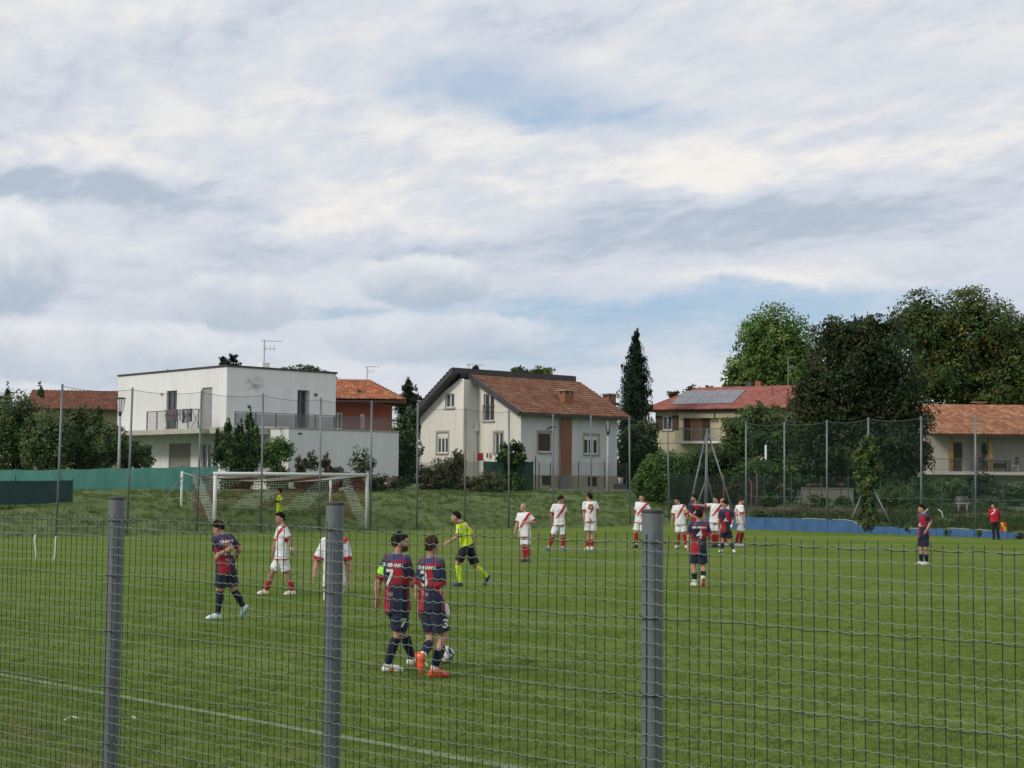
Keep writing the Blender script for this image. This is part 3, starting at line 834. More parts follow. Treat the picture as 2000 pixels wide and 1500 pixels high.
M_TILE = mat_attr('clay_tiles', rough=.85, var=.12, scale=1.5, bump=.3, bscale=25)
def tile_roof(name, E0, E1, R1, R0, parent, cols, tw=.24, ch=.36, lift=.10, seed=1):
    """overlapping curved tiles over the quad eave E0->E1, ridge R0->R1 (local coordinates)"""
    E0, E1, R1, R0 = map(Vector, (E0, E1, R1, R0)); rng = np.random.RandomState(seed)
    nrm = (E1 - E0).cross(R0 - E0).normalized()
    if nrm.z < 0: nrm = -nrm
    n = max(2, int(((R0 - E0).length + (R1 - E1).length) / 2 / ch)); V = []; Fq = []; C = []
    for j in range(n):
        q0 = j / n; q1 = min(1, (j + 1.18) / n)
        a0 = E0.lerp(R0, q0); b0 = E1.lerp(R1, q0); a1 = E0.lerp(R0, q1); b1 = E1.lerp(R1, q1)
        m = max(1, int((b0 - a0).length / tw))
        for i in range(m):
            f0, f1 = i / m, (i + 1) / m
            p = [a0.lerp(b0, f0), a0.lerp(b0, (f0 + f1) / 2), a0.lerp(b0, f1)]; r_ = [a1.lerp(b1, f0), a1.lerp(b1, (f0 + f1) / 2), a1.lerp(b1, f1)]
            k = len(V); jit = rng.uniform(-.006, .006)
            up = lift + jit
            for t, pt in enumerate(p): V.append(pt + nrm * (up + (.055 if t == 1 else 0.0)))
            for t, pt in enumerate(r_): V.append(pt + nrm * (.012 + (.045 if t == 1 else 0.0)))
            for t, pt in enumerate(p): V.append(pt + nrm * (-.005 + (.03 if t == 1 else 0)))
            Fq += [(k, k + 1, k + 4, k + 3), (k + 1, k + 2, k + 5, k + 4), (k + 6, k + 7, k + 1, k), (k + 7, k + 8, k + 2, k + 1)]
            c = np.array(cols[rng.randint(len(cols))]) * rng.uniform(.88, 1.1); C += [c] * 9
    o = mesh_obj(name, np_mesh(name, [tuple(v) for v in V], Fq, np.array(C)), M_TILE, parent); o['kind'] = 'stuff'
    return o

# --- white flat-roofed house
M_WALLA = mat('white_render', (.75, .76, .75), (.65, .66, .655), scale=1.0, rough=.9, bump=.08, bscale=40, detail=9, stretch=(1.6, 1.6, .22), contrast=(.36, .72))
M_SLAB = mat('terrace_slab', (.50, .48, .42), (.40, .385, .34), scale=1.5, rough=.9)
M_SMUDGE = mat('sooty_smudge', (.09, .09, .09), (.16, .16, .16), scale=8, rough=.9)
def _smudge():
    nt = M_SMUDGE.node_tree; N = nt.nodes; L = nt.links
    tc = N.new('ShaderNodeTexCoord'); g = N.new('ShaderNodeVectorMath'); g.operation = 'LENGTH'; L.new(tc.outputs['Object'], g.inputs[0])
    mr = N.new('ShaderNodeMapRange'); mr.inputs[1].default_value = .72; mr.inputs[2].default_value = .05; L.new(g.outputs['Value'], mr.inputs[0])
    n = N.new('ShaderNodeTexNoise'); n.inputs['Scale'].default_value = 2.2; n.inputs['Detail'].default_value = 6; L.new(tc.outputs['Object'], n.inputs['Vector'])
    m2 = N.new('ShaderNodeMapRange'); m2.inputs[1].default_value = .38; m2.inputs[2].default_value = .66; m2.inputs[4].default_value = .26; L.new(n.outputs['Fac'], m2.inputs[0])
    mu = N.new('ShaderNodeMath'); mu.operation = 'MULTIPLY'; L.new(mr.outputs[0], mu.inputs[0]); L.new(m2.outputs[0], mu.inputs[1])
    tr = N.new('ShaderNodeBsdfTransparent'); ms = N.new('ShaderNodeMixShader'); L.new(mu.outputs[0], ms.inputs[0]); L.new(tr.outputs[0], ms.inputs[1]); L.new(N['Principled BSDF'].outputs[0], ms.inputs[2]); L.new(ms.outputs[0], N['Material Output'].inputs[0])
_smudge()
def house_a():
    h = House('flat_roofed_house', 'white cubic house with flat roof, roof terrace and balcony', 440, 86, 1.4, 43)
    top = h.at(440, 717, 0, 0).z; fl = h.at(440, 838, 0, 0).z
    LX, LY = 7.8, 12.9
    win1 = h.rect(0, 0, 324, 763, 346, 838); win2 = h.rect(0, 0, 393, 757, 415, 837)
    g1 = h.rect(0, 0, 329, 866, 373, 918); g2 = h.rect(0, 0, 391, 866, 414, 940)
    h.wall(0, 0, 0, LY, fl, top, [win1, win2], M_WALLA)
    h.wall(0, 0, 0, LY, 0, fl - .02, [g1, g2], M_WALLA)
    d1 = h.rect(1, 0, 580, 762, 605, 836)
    h.wall(1, 0, 0, LX, fl, top, [d1], M_WALLA, depth=.5)
    h.wall(1, 0, 0, LX, 0, fl - .02, [], M_WALLA)
    mb = MB(); mb.poly([(LX, 0, 0), (LX, LY, 0), (LX, LY, top), (LX, 0, top)]); mb.poly([(0, LY, 0), (LX, LY, 0), (LX, LY, top), (0, LY, top)]); mb.build('wall', M_WALLA, h.root)
    rf = h.box('roof', M_STONE, -.02, LX + .02, -.02, LY + .02, top, top + .03)
    mb = MB()
    for b in ((-.07, .10, -.07, LY + .07), (LX - .1, LX + .07, -.07, LY + .07), (.1, LX - .1, -.07, .10), (.1, LX - .1, LY - .1, LY + .07)): mb.box(*b, top + .03, top + .13)
    mb.build('coping', M_DARKMETAL, rf)
    # windows and shutters
    h.window(0, 0, win1, 2, sill=False, depth=.15, fm=M_RAIL); h.shutter(0, 0, win2)
    h.shutter(0, 0, g1, m=mat('taupe_shutter', (.28, .26, .23), (.22, .20, .18), scale=4, rough=.7)); h.window(0, 0, g2, 2, sill=False)
    f = h.L(1, 0); a0, a1, z0, z1 = d1
    w = h.window(1, 0, (a0 + (a1 - a0) * .02, a0 + (a1 - a0) * .95, z0, z1), 2, 'terrace_door', sill=False, depth=.42, fm=M_RAIL)
    # balcony on the left face
    s = h.box('balcony_slab', M_SLAB, -2.1, -.002, -.6, 14.4, fl - .30, fl - .02)
    y0 = h.at(388, 840, 0, -2.0).y; y1 = h.at(287, 840, 0, -2.0).y
    rl = MB()
    for y in np.linspace(y0, y1, 6): rl.box(-2.04, -1.99, y - .025, y + .025, fl - .02, fl + 1.05)
    rl.box(-2.045, -1.985, y0, y1, fl + 1.05, fl + 1.09); rl = rl.build('balcony_railing', M_RAIL, h.root)
    bars = MB()
    for y in np.arange(y0 + .12, y1, .12): bars.box(-2.022, -2.008, y - .008, y + .008, fl, fl + 1.05)
    bars.build('bars', M_RAIL, rl)
    # single-storey wing with roof terrace
    c = h.at(564, 837, 0, 1.5)
    wy = h.at(564, 837, 0, 1.55).y; wx1 = h.at(779, 843, 1, wy).x; wt = h.at(564, 837, 0, 1.55).z
    h.wall(1, wy, 1.55, wx1, 0, wt, [], M_WALLA); h.wall(0, 1.55, wy, -.002, 0, wt, [], M_WALLA)
    h.wall(0, wx1, wy, 6, 0, wt, [], M_WALLA, out=1)
    h.box('terrace_floor', M_STONE, 1.5, wx1 + .05, wy - .05, -.003, wt, wt + .07)
    h.box('terrace_floor', M_STONE, LX + .003, wx1 + .05, 0, 6, wt, wt + .07)
    h.box('terrace_floor', M_SLAB, -1.5, 1.49, -2.2, -.003, wt - .3, wt + .05)
    rl = MB(); yl = wy + .9
    xa = h.at(459, 820, 1, yl).x; xb = h.at(760, 820, 1, yl).x; zr = h.at(560, 809, 1, yl).z
    for x in np.linspace(xa, xb, 9): rl.box(x - .025, x + .025, yl - .02, yl + .03, wt + .05, zr)
    rl.box(xa, xb, yl - .03, yl + .035, zr, zr + .04); rl = rl.build('terrace_railing', M_RAIL, h.root)
    MB().box(xa, xb, yl + .0, yl + .012, wt + .12, zr - .04).build('mesh_infill', mat('railing_mesh', (.12, .13, .14), (.16, .17, .18), scale=4, rough=.6, trans=.62), rl)
    # grey smudge, vents, lamps, antenna
    p = h.at(497, 750, 1, -.004)
    MB().lathe([(.75, 0), (.74, .002)], (0, 0, 0), 24).build('soot_smudge', M_SMUDGE, h.root, False, None).matrix_local = Matrix.Translation((p.x, -.006, p.z)) @ Matrix.Rotation(R(90), 4, 'X') @ Matrix.Diagonal((1.1, .8, 1, 1))
    p = h.at(586, 847, 1, wy); h.box('wall_vent', M_DARKMETAL, p.x - .12, p.x + .12, wy - .03, wy - .001, p.z - .05, p.z + .05)
    p = h.at(616, 771, 1, 0); h.box('wall_lamp', M_DARKMETAL, p.x - .08, p.x + .08, -.1, -.002, p.z - .07, p.z + .07)
    p = h.at(317, 770, 0, 0); h.box('wall_lamp', M_STONE, -.1, -.002, p.y - .08, p.y + .08, p.z - .08, p.z + .08)
    h.box('chimney', M_WALLA, 3.5, 4.0, 1.6, 2.1, top + .03, top + .55); h.antenna((3.75, 1.85, top + .5), 1.75)
    return h, fl, y0, y1
HA, FLA, RY0, RY1 = house_a()

# laundry rack, clothes and a pot on the balcony
def on_house(h, name, label, cat, loc, group=None): 
    w = Matrix.Rotation(h.a, 3, 'Z') @ Vector(loc) + h.O
    return thing(name, label, cat, w, h.a, group)
rk = on_house(HA, 'laundry_rack', 'folding clothes rack hung with washing on the balcony', 'rack', (-1.35, (RY0 + RY1) / 2, FLA))
mb = MB()
for y in (-1.5, 1.5):
    mb.tube([(-.3, y, 0), (.3, y, 1.15)], .02, 5); mb.tube([(.3, y, 0), (-.3, y, 1.15)], .02, 5)
for x in (-.3, 0, .3): mb.tube([(x, -1.6, 1.15), (x, 1.6, 1.15)], .012, 4)
mb.build('frame', M_ANT, rk)
rng = random.Random(5)
for i, c in enumerate([(.05, .06, .09), (.30, .33, .40), (.07, .07, .08), (.45, .47, .5), (.10, .12, .2), (.35, .08, .12), (.16, .16, .18), (.55, .42, .05)]):
    y = -1.45 + i * .39; w = rng.uniform(.13, .19); d = rng.uniform(.5, .85)
    V = [(-.31 + .02 * math.sin(j * 2 + i), y + w * (2 * k / 4 - 1), 1.16 - d * j / 5 + .01 * math.sin(k * 3 + i)) for j in range(6) for k in range(5)]
    me = MB().add(V, [(j * 5 + k, j * 5 + k + 1, (j + 1) * 5 + k + 1, (j + 1) * 5 + k) for j in range(5) for k in range(4)])
    me.build('garment', mat('garment_%d' % i, c, tuple(x * .7 for x in c), scale=8, rough=.9), rk)

# --- yellow house with brown roof, far left
M_YEL = mat('ochre_render', (.42, .36, .20), (.34, .29, .17), scale=1.2, rough=.9)
def house_b():
    h = House('ochre_house', 'ochre house with a long brown tiled roof behind the hedge', 108, 108, 1.7, 12)
    ez = h.at(108, 799, 1, 0).z; 
    rz = h.at(44, 761, 1, 4.2).z
    h.wall(1, .5, -1.6, 12, 0, ez - .05, [], M_YEL); h.wall(0, -1.6, .5, 9, 0, ez + .2, [], M_YEL)
    MB().prism([(-1.6, .5, ez - .05), (-1.6, 8.5, ez - .05), (-1.6, 4.4, rz - .25)], (.2, 0, 0)).build('gable', M_YEL, h.root)
    rf = MB().prism([(-2.2, -.3, ez - .12), (12, -.3, ez - .12), (12, 4.4, rz - .1), (-2.2, 4.4, rz - .1)], (0, 0, .1)).build('roof', M_BROWN, h.root)
    MB().prism([(-2.2, 9.1, ez - .12), (12, 9.1, ez - .12), (12, 4.405, rz - .1), (-2.2, 4.405, rz - .1)], (0, 0, .1)).build('roof', M_BROWN, h.root)
    tile_roof('tiles', (-2.2, -.35, ez), (12, -.35, ez), (12, 4.4, rz), (-2.2, 4.4, rz), rf, [(.20, .085, .055), (.24, .10, .065), (.17, .075, .05)], .30, .40, seed=2)
    h.antenna((5.6, 4.4, rz), 1.6)
house_b()

# --- red house with orange hip roof
M_RED = mat('brick_red_render', (.30, .072, .042), (.24, .06, .038), scale=2, rough=.9)
def house_c():
    h = House('red_house', 'red rendered house with orange hipped roof behind the white terrace', 650, 112, 1.8, 4)
    ez = h.at(700, 779, 1, 0).z; xr = h.at(790, 783, 1, 0).x; rx = h.at(717, 743, 1, 4.5).x; rz = h.at(700, 742, 1, 4.5).z
    wins = [h.rect(1, .9, 651, 806, 668, 838), h.rect(1, .9, 703, 808, 712, 838)]
    h.wall(1, .9, -6, xr - 1.0, 0, ez, wins, M_RED); h.wall(0, xr - 1.0, .9, 8, 0, ez, [], M_RED, out=1)
    for w in wins: h.window(1, .9, w, 2, sill=False)
    rf = MB().add([(-6, 0, ez - .1), (xr, 0, ez - .1), (xr, 9, ez - .1), (-6, 9, ez - .1), (rx, 4.5, rz - .06), (-6, 4.5, rz - .06)], [(0, 1, 4, 5), (1, 2, 4), (2, 3, 5, 4), (3, 2, 1, 0)]).build('roof', M_BROWN, h.root)
    cols = [(.36, .13, .06), (.40, .16, .08), (.31, .11, .055), (.42, .22, .14)]
    tile_roof('tiles', (-6, -.05, ez), (xr, -.05, ez), (rx, 4.5, rz), (-6, 4.5, rz), rf, cols, .27, .38, seed=3)
    tile_roof('tiles', (xr + .02, 0, ez), (xr + .02, 9, ez), (rx + .02, 4.51, rz), (rx + .02, 4.49, rz), rf, cols, .27, .38, seed=4)
    p = h.at(701, 770, 1, 1.2); h.box('flue', M_DARKMETAL, p.x - .15, p.x + .15, 1.0, 1.3, p.z - .4, p.z + .35, parent=rf)
    MB().box(-6, xr - .05, -.04, .05, ez - .25, ez - .11).build('gutter', M_BROWN, h.root)
    h.antenna((rx, 4.5, rz), 1.3)
house_c()

# --- gabled house
M_CREAM = mat('cream_render', (.74, .72, .655), (.62, .60, .54), scale=1.0, rough=.92, bump=.1, detail=9, stretch=(1.6, 1.6, .25), contrast=(.36, .72))
M_CREAM_SHADED = mat('cream_render_shaded', (.67, .68, .67), (.56, .57, .565), scale=1.0, rough=.92, bump=.1, detail=9, stretch=(1.6, 1.6, .25), contrast=(.36, .72))  # greyer copy of the cream render, right side's shade put into its colour
M_PLINTH = mat('tan_plinth', (.42, .35, .26), (.33, .28, .21), scale=3, rough=.95)
def house_d():
    h = House('gabled_house', 'cream gabled house with brown tiled roof, brick chimney breast and white windows', 1017, 95, 1.62, 41)
    # local x along the long right-hand face, y along the gable face (to the left)
    LX = h.at(1205, 880, 1, 0).x; yb = h.at(934, 850, 0, 0).y; pj = h.at(905, 850, 1, yb).x; yl = h.at(820, 850, 0, pj).y
    ez = h.at(1017, 800, 1, 0).z
    yr = (yb + .35); rz = h.at(905, 735, 0, pj).z; 
    rzr = ez + .30 + (rz - ez) * .93
    # openings
    a1 = h.rect(0, pj, 871, 769, 889, 796); a2 = h.rect(0, pj, 853, 845, 875, 885)
    r1 = h.rect(0, 0, 946, 769, 966, 822); r2 = h.rect(0, 0, 965, 845, 982, 890)
    pl = h.at(1100, 929, 1, 0).z
    # gable face, recessed right part and projecting left part (walls end in the slope)
    def gable(xp, y0, y1, ztop, ops):
        h.wall(0, xp, y0, y1, 0, ez, [o for o in ops if o[3] <= ez + .01], M_CREAM)
        # above the eave: cells clipped to the slope
        mb = MB(); N_ = 24
        for k in range(N_):
            ya = y0 + (y1 - y0) * k / N_; yc = y0 + (y1 - y0) * (k + 1) / N_
            za, zc_ = ztop(ya), ztop(yc); ym = (ya + yc) / 2
            o = next((o for o in ops if o[0] - .02 < ym < o[1] + .02 and o[3] > ez), None)
            if o is None: mb.poly([(xp, ya, ez), (xp, yc, ez), (xp, yc, zc_), (xp, ya, za)])
            else:
                if o[2] > ez: mb.poly([(xp, ya, ez), (xp, yc, ez), (xp, yc, o[2]), (xp, ya, o[2])])
                mb.poly([(xp, ya, o[3]), (xp, yc, o[3]), (xp, yc, max(zc_, o[3] + .01)), (xp, ya, max(za, o[3] + .01))])
        mb.build('wall', M_CREAM, h.root)
    slope_r = lambda y: ez + (rzr - .12 - ez) * min(1, max(0, y) / yr)
    zl = h.at(812, 806, 0, pj).z
    slope_l = lambda y: rz - (rz - zl) * max(0, y - yr) / (yl + .5 - yr)
    # snap the tall openings to the cell grid of the wall
    def snap(o, y0, y1, N_=24):
        st_ = (y1 - y0) / N_; f = lambda q: y0 + round((q - y0) / st_) * st_
        return (f(o[0]), f(o[1]), o[2], o[3])
    r1 = snap(r1, 0, yb); a1 = snap(a1, yb, yl)
    gable(0, 0, yb, slope_r, [r1, r2]) if r1[2] >= ez else None
    if r1[2] < ez:
        low = (r1[0], r1[1], r1[2], ez); h.wall(0, 0, 0, yb, 0, ez, [r2, (r1[0], r1[1], r1[2], ez)], M_CREAM)
        mb = MB(); N_ = 24
        for k in range(N_):
            ya = yb * k / N_; yc = yb * (k + 1) / N_; ym = (ya + yc) / 2; zz = r1[3] if r1[0] < ym < r1[1] else ez
            if slope_r(yc) > zz: mb.poly([(0, ya, zz), (0, yc, zz), (0, yc, max(zz, slope_r(yc))), (0, ya, max(zz, slope_r(ya)))])
        mb.build('wall', M_CREAM, h.root)
    gable(pj, yb, yl, lambda y: slope_l(y) - .12 if y > yr else rz - .15, [a1, a2])
    h.wall(1, yb, pj, 0, 0, rz - .2, [], M_CREAM)                                  # side of the projecting part
    h.wall(1, yl, pj, LX, 0, zl, [], M_CREAM, out=1)
    # long right face
    s1 = h.rect(1, 0, 1051, 845, 1079, 883); s2 = h.rect(1, 0, 1141, 850, 1169, 887)
    b1 = h.rect(1, 0, 1058, 929, 1076, 948); b2 = h.rect(1, 0, 1147, 931, 1166, 950)
    h.wall(1, 0, 0, LX, pl, ez + .1, [s1, s2], M_CREAM_SHADED); h.wall(1, -.04, 0, LX, 0, pl, [b1, b2], M_PLINTH)
    h.box('plinth_ledge', M_PLINTH, 0, LX, -.04, -.001, pl, pl + .03)
    h.wall(0, LX, 0, yl, 0, ez, [], M_CREAM_SHADED, out=1)
    h.window(0, pj, a1, 2, surround=M_FRAME); h.window(0, pj, a2, 3, box=.32, surround=M_STONE)
    h.window(0, 0, r1, 2, 'balcony_door', sill=True); h.window(0, 0, r2, 2, 'garden_door', sill=False, surround=M_STONE)
    mb = MB(); f = h.L(0, 0)
    for a in np.linspace(r1[0] - .05, r1[1] + .05, 12): h.bar(mb, f, a - .01, a + .01, r1[2] + .05, r1[2] + 1.0, -.09, -.07)
    h.bar(mb, f, r1[0] - .08, r1[1] + .08, r1[2] + 1.0, r1[2] + 1.04, -.10, -.06); mb.build('door_rail', M_RAIL, h.root)
    h.window(1, 0, s1, 1, surround=M_STONE, pane=mat('brown_blind', (.075, .035, .022), (.05, .024, .016), scale=3, rough=.35)); h.window(1, 0, s2, 3, box=.25, surround=M_STONE)
    for b in (b1, b2): h.window(1, -.04, b, 1, 'cellar_window', sill=False, fm=M_DARKMETAL, pane=M_DARKIN)
    # brick chimney breast on the face, stone foot
    c0 = h.at(1097, 860, 1, -.3).x; c1 = h.at(1117, 860, 1, -.3).x
    cz = h.at(1107, 929, 1, -.3).z
    cb = MB(); rows = int((ez + .1 - cz) / .085)
    br = MB().box(c0 + .01, c1 - .01, -.29, -.001, cz, ez + .1).build('chimney_breast', M_STONE, h.root)
    bm = MB()
    for j in range(rows):
        z0 = cz + j * .085; n = 3; off = .5 * (j % 2)
        for k in range(-1, n + 1):
            x0 = c0 + (c1 - c0) * (k + off) / n; x1 = c0 + (c1 - c0) * (k + 1 + off) / n; x0 = max(x0, c0) ; x1 = min(x1, c1)
            if x1 - x0 > .05: bm.box(x0 + .005, x1 - .005, -.30 - random.uniform(0, .006), -.2, z0 + .005, z0 + .08)
    bm.build('bricks', M_BRICK, br, kind='stuff')
    st_ = MB()
    for j in range(5):
        for k in range(2):
            zz = cz * j / 5; w = (c1 - c0); sp = .5 + .15 * math.sin(j * 3)
            x0, x1 = (c0, c0 + w * sp) if k == 0 else (c0 + w * sp, c1)
            st_.box(x0 + .01, x1 - .01, -.34 - random.uniform(0, .03), -.05, zz + .01, cz * (j + 1) / 5 - .01)
    st_.build('stone_foot', mat('grey_stone', (.26, .26, .25), (.17, .17, .165), scale=5, rough=.95, bump=.5), br)
    # roofs
    ov = .75
    zr0 = ez + .05 - (rzr - ez) / yr * .55
    rf = MB().prism([(-.65, -.55, zr0 - .16), (LX + .75, -.55, zr0 - .16), (LX + .75, yr, rzr - .1), (-.65, yr, rzr - .1)], (0, 0, .12)).build('roof', M_BROWN, h.root)
    tl = [(.275, .135, .082), (.31, .155, .095), (.24, .115, .07), (.33, .175, .11)]
    rxe = h.at(1135, 740, 1, yr).x
    tile_roof('tiles', (-.66, -.58, zr0), (LX + .78, -.58, zr0), (LX + .78, yr, rzr), (-.66, yr, rzr), rf, tl, .25, .36, seed=5)
    # dark verge board along the right slope
    nrm = Vector((0, -(rzr - zr0), yr + .55)).normalized()
    MB().slab((-.67, -.62, zr0 - .05), (-.67, yr, rzr - .02), (0, nrm.y, nrm.z), .34, .10).build('verge_board', M_DARKMETAL, rf)
    MB().box(-.6, LX + .75, -.70, -.585, zr0 - .14, zr0 - .01).build('gutter', M_DARKMETAL, rf)
    # left slope stands higher, with its dark flank toward us
    lf = MB().prism([(pj - ov, yl + .75, zl - .5), (LX + .5, yl + .75, zl - .5), (LX + .5, yr - .05, rz + .55), (pj - ov, yr - .05, rz + .55)], (0, 0, -.34)).build('roof', M_DARKMETAL, h.root)
    tile_roof('tiles', (pj - ov + .1, yl + .8, zl - .45), (LX + .5, yl + .8, zl - .45), (LX + .5, yr + .1, rz + .55), (pj - ov + .1, yr + .1, rz + .55), lf, tl, .25, .36, seed=6)
    MB().box(pj, LX + .45, yr - .02, yr + .05, rzr - .2, rz + .22).build('clerestory_flank', M_DARKMETAL, lf)
    for px, py0, py1, w, yy in ((1106, 764, 790, .42, 1.2), (1190, 771, 785, .36, 2.2)):
        p = h.at(px, py1, 1, yy); q = h.at(px, py0, 1, yy)
        ck = MB().box(p.x - w, p.x + w, yy - .3, yy + .3, p.z - .7, q.z - .2).build('chimney', M_BRICK, rf)
        mb = MB()
        for x in (-w, -.07, w - .14):
            for y in (-.3, .16): mb.box(p.x + x, p.x + x + .14, yy + y, yy + y + .14, q.z - .199, q.z)
        mb.build('chimney_piers', M_BRICK, ck); MB().box(p.x - w - .1, p.x + w + .1, yy - .38, yy + .38, q.z + .001, q.z + .07).build('chimney_cap', M_STONE, ck)
        MB().box(p.x - w - .15, p.x + w + .15, yy - .5, yy - .31, p.z - .25, p.z - .05).build('flashing', M_DARKMETAL, ck)
    # air conditioner, lamp, antenna
    p = h.at(923, 833, 0, -.25)
    ac = MB().box(-.36, -.02, p.y - .42, p.y + .42, p.z - .32, p.z + .3).build('air_conditioner', M_FRAME, h.root)
    MB().lathe([(.22, 0), (.22, .02)], (0, 0, 0), 16).build('fan_grille', M_DARKMETAL, ac).matrix_local = Matrix.Translation((-.385, p.y - .1, p.z)) @ Matrix.Rotation(R(90), 4, 'Y')
    MB().tube([(-.1, p.y - .3, p.z - .3), (-.06, p.y - .3, p.z - 1.2), (-.06, p.y - .25, .3)], .025, 5).build('drain_pipe', M_STONE, ac)
    q = h.at(1072, 835, 1, 0); MB().tube([(q.x - .2, -.02, q.z - .1), (q.x, -.35, q.z + .05), (q.x + .18, -.5, q.z)], [.03, .06, .04], 6).build('wall_lamp', M_DARKMETAL, h.root)
    g = h.rect(0, 0, 914, 858, 926, 890)
    p = h.at(852, 756, 0, pj + 2.0); h.antenna((pj + 2.5, yr + 2.2, slope_l(yr + 2.2)), 2.6, 6)
    return h
HD = house_d()

# --- yellow house with solar panels
M_YEL2 = mat('yellow_render', (.55, .48, .33), (.46, .41, .29), scale=1.4, rough=.92)
M_SOLAR = mat('solar_glass', (.10, .12, .15), (.15, .17, .20), scale=1.2, rough=.18, spec=.8)
def house_e():
    h = House('solar_roof_house', 'yellow house with red tiled roof carrying solar panels and brown shutters', 1280, 123, .8, -29)
    LX = 10.6; ez = h.at(1340, 797, 1, 0).z; rz = ez + 1.85; D = 8.5
    w1 = h.rect(1, 0, 1296, 812, 1303, 840); dr = h.rect(1, 0, 1350, 808, 1372, 860); w3 = h.rect(1, 0, 1433, 809, 1446, 838)
    w1 = (w1[0] - .1, w1[0] + .75, w1[2], w1[3])
    h.wall(1, 0, 0, LX, 0, ez + .05, [w1, dr, w3], M_YEL2); h.wall(0, 0, 0, D, 0, ez + .05, [], M_YEL2); h.wall(0, LX, 0, D, 0, ez + .05, [], M_YEL2, out=1)
    h.window(1, 0, w1, 2); h.window(1, 0, w3, 2)
    M_OR = mat('orange_wood', (.36, .20, .085), (.28, .15, .06), scale=5, rough=.7)
    h.shutter(1, 0, dr, m=M_OR, pitch=.2)
    f = h.L(1, 0)
    for o, sw in ((w1, .55), (dr, .62), (w3, .6)):
        for a in (o[0] - sw - .03, o[1] + .03):
            mb = MB(); h.bar(mb, f, a, a + sw, o[2], o[3], -.06, -.01); sh = mb.build('shutter', M_BROWN, h.root)
            mb = MB()
            for z in np.arange(o[2] + .1, o[3] - .1, .14): h.bar(mb, f, a + .06, a + sw - .06, z, z + .09, -.075, -.061)
            mb.build('louvres', M_BROWN, sh)
    # string course, balcony, awnings
    fz = h.at(1360, 862, 1, -1).z
    h.box('string_course', M_STONE, 0, LX, -.03, -.001, fz - .15, fz - .02)
    x0 = h.at(1318, 862, 1, -1.1).x; x1 = h.at(1425, 862, 1, -1.1).x
    h.box('balcony_slab', M_FRAME, x0, x1, -1.15, -.002, fz - .16, fz)
    mb = MB()
    for x in np.arange(x0 + .05, x1, .13): mb.box(x - .01, x + .01, -1.12, -1.1, fz, fz + 1.0)
    mb.box(x0, x1, -1.14, -1.08, fz + 1.0, fz + 1.05); mb.build('balcony_railing', M_RAIL, h.root)
    M_AWN = mat('awning_cloth', (.46, .43, .34), (.36, .30, .17), scale=8, rough=.9, stretch=(3, .1, .1))
    for a, b in ((1328, 1396), (1399, 1464)):
        xa = h.at(a, 800, 1, -.3).x; xb = h.at(b, 800, 1, -.3).x; n = 14
        aw = MB().box(xa, xb, -.45, -.05, ez - .62, ez - .44).build('awning', M_AWN, h.root)
        mb = MB()
        for k in range(n): 
            u0 = xa + (xb - xa) * k / n; u1 = xa + (xb - xa) * (k + .92) / n; mb.box(u0, u1, -.475, -.452, ez - .86, ez - .48)
        mb.build('valance', M_AWN, aw)
    # roof: gable to the right, hip to the left
    e0 = ez - .22
    A0, A1, B1, B0 = (-.9, -.9, e0), (LX + .9, -.9, e0), (LX + .9, D / 2, rz), (2.2, D / 2, rz)
    rf = MB().add([A0, A1, (LX + .9, D + .9, e0), (-.9, D + .9, e0), B1, B0], [(0, 1, 4, 5), (2, 3, 5, 4), (3, 0, 5), (1, 2, 4), (3, 2, 1, 0)]).build('roof', M_BROWN, h.root)
    cols = [(.30, .115, .095), (.33, .13, .105), (.27, .10, .082)]
    up = Vector((0, 0, .05))
    tile_roof('tiles', Vector(A0) + up, Vector(A1) + up, Vector(B1) + up, Vector(B0) + up, rf, cols, .28, .38, seed=7)
    tile_roof('tiles', Vector((-.9, D + .9, e0)) + up, Vector(A0) + up, Vector(B0) + up, Vector(B0) + up + Vector((0, .02, 0)), rf, cols, .28, .38, seed=8)
    MB().box(LX + .86, LX + .98, -.9, -.6, e0 - .1, e0 + .05).build('verge_end', M_BROWN, rf)
    # rafters under the open gable
    for y in (.6, 2.2, 6.2, 7.8):
        z = e0 + (rz - e0) * (1 - abs(y - D / 2) / (D / 2 + .9)); MB().box(LX - .2, LX + .85, y - .07, y + .07, z - .35, z - .13).build('purlin', M_BROWN, rf)
    # solar panels 5 x 2
    sl = Vector((0, D / 2 + .9, rz - e0)).normalized(); nm = Vector((0, -sl.z, sl.y))
    s0 = h.at(1312, 783, 1, .3).x; w = 1.06
    for j in range(2):
        for i in range(5):
            o = Vector((s0 + i * (w + .02) + .0, -.9, e0)) + sl * (1.1 + j * 1.72) + nm * .16
            c = o + Vector((w / 2, 0, 0)) 
            pn = MB().slab(c, c + sl * 1.68, nm, .035, w).build('solar_panel', M_SOLAR, rf)
    for x in (6.4, 7.2): MB().box(x, x + .45, D / 2 - .2, D / 2 + .25, rz - .2, rz + .5).build('chimney', M_BRICK if x > 7 else M_DARKMETAL, rf)
    MB().tube([(9.4, 2.0, rz - 1.0), (9.4, 2.0, rz + .1)], .06, 8).build('flue', M_RED, rf)
    h.antenna((10.0, D / 2, rz), 3.0, 6)
house_e()

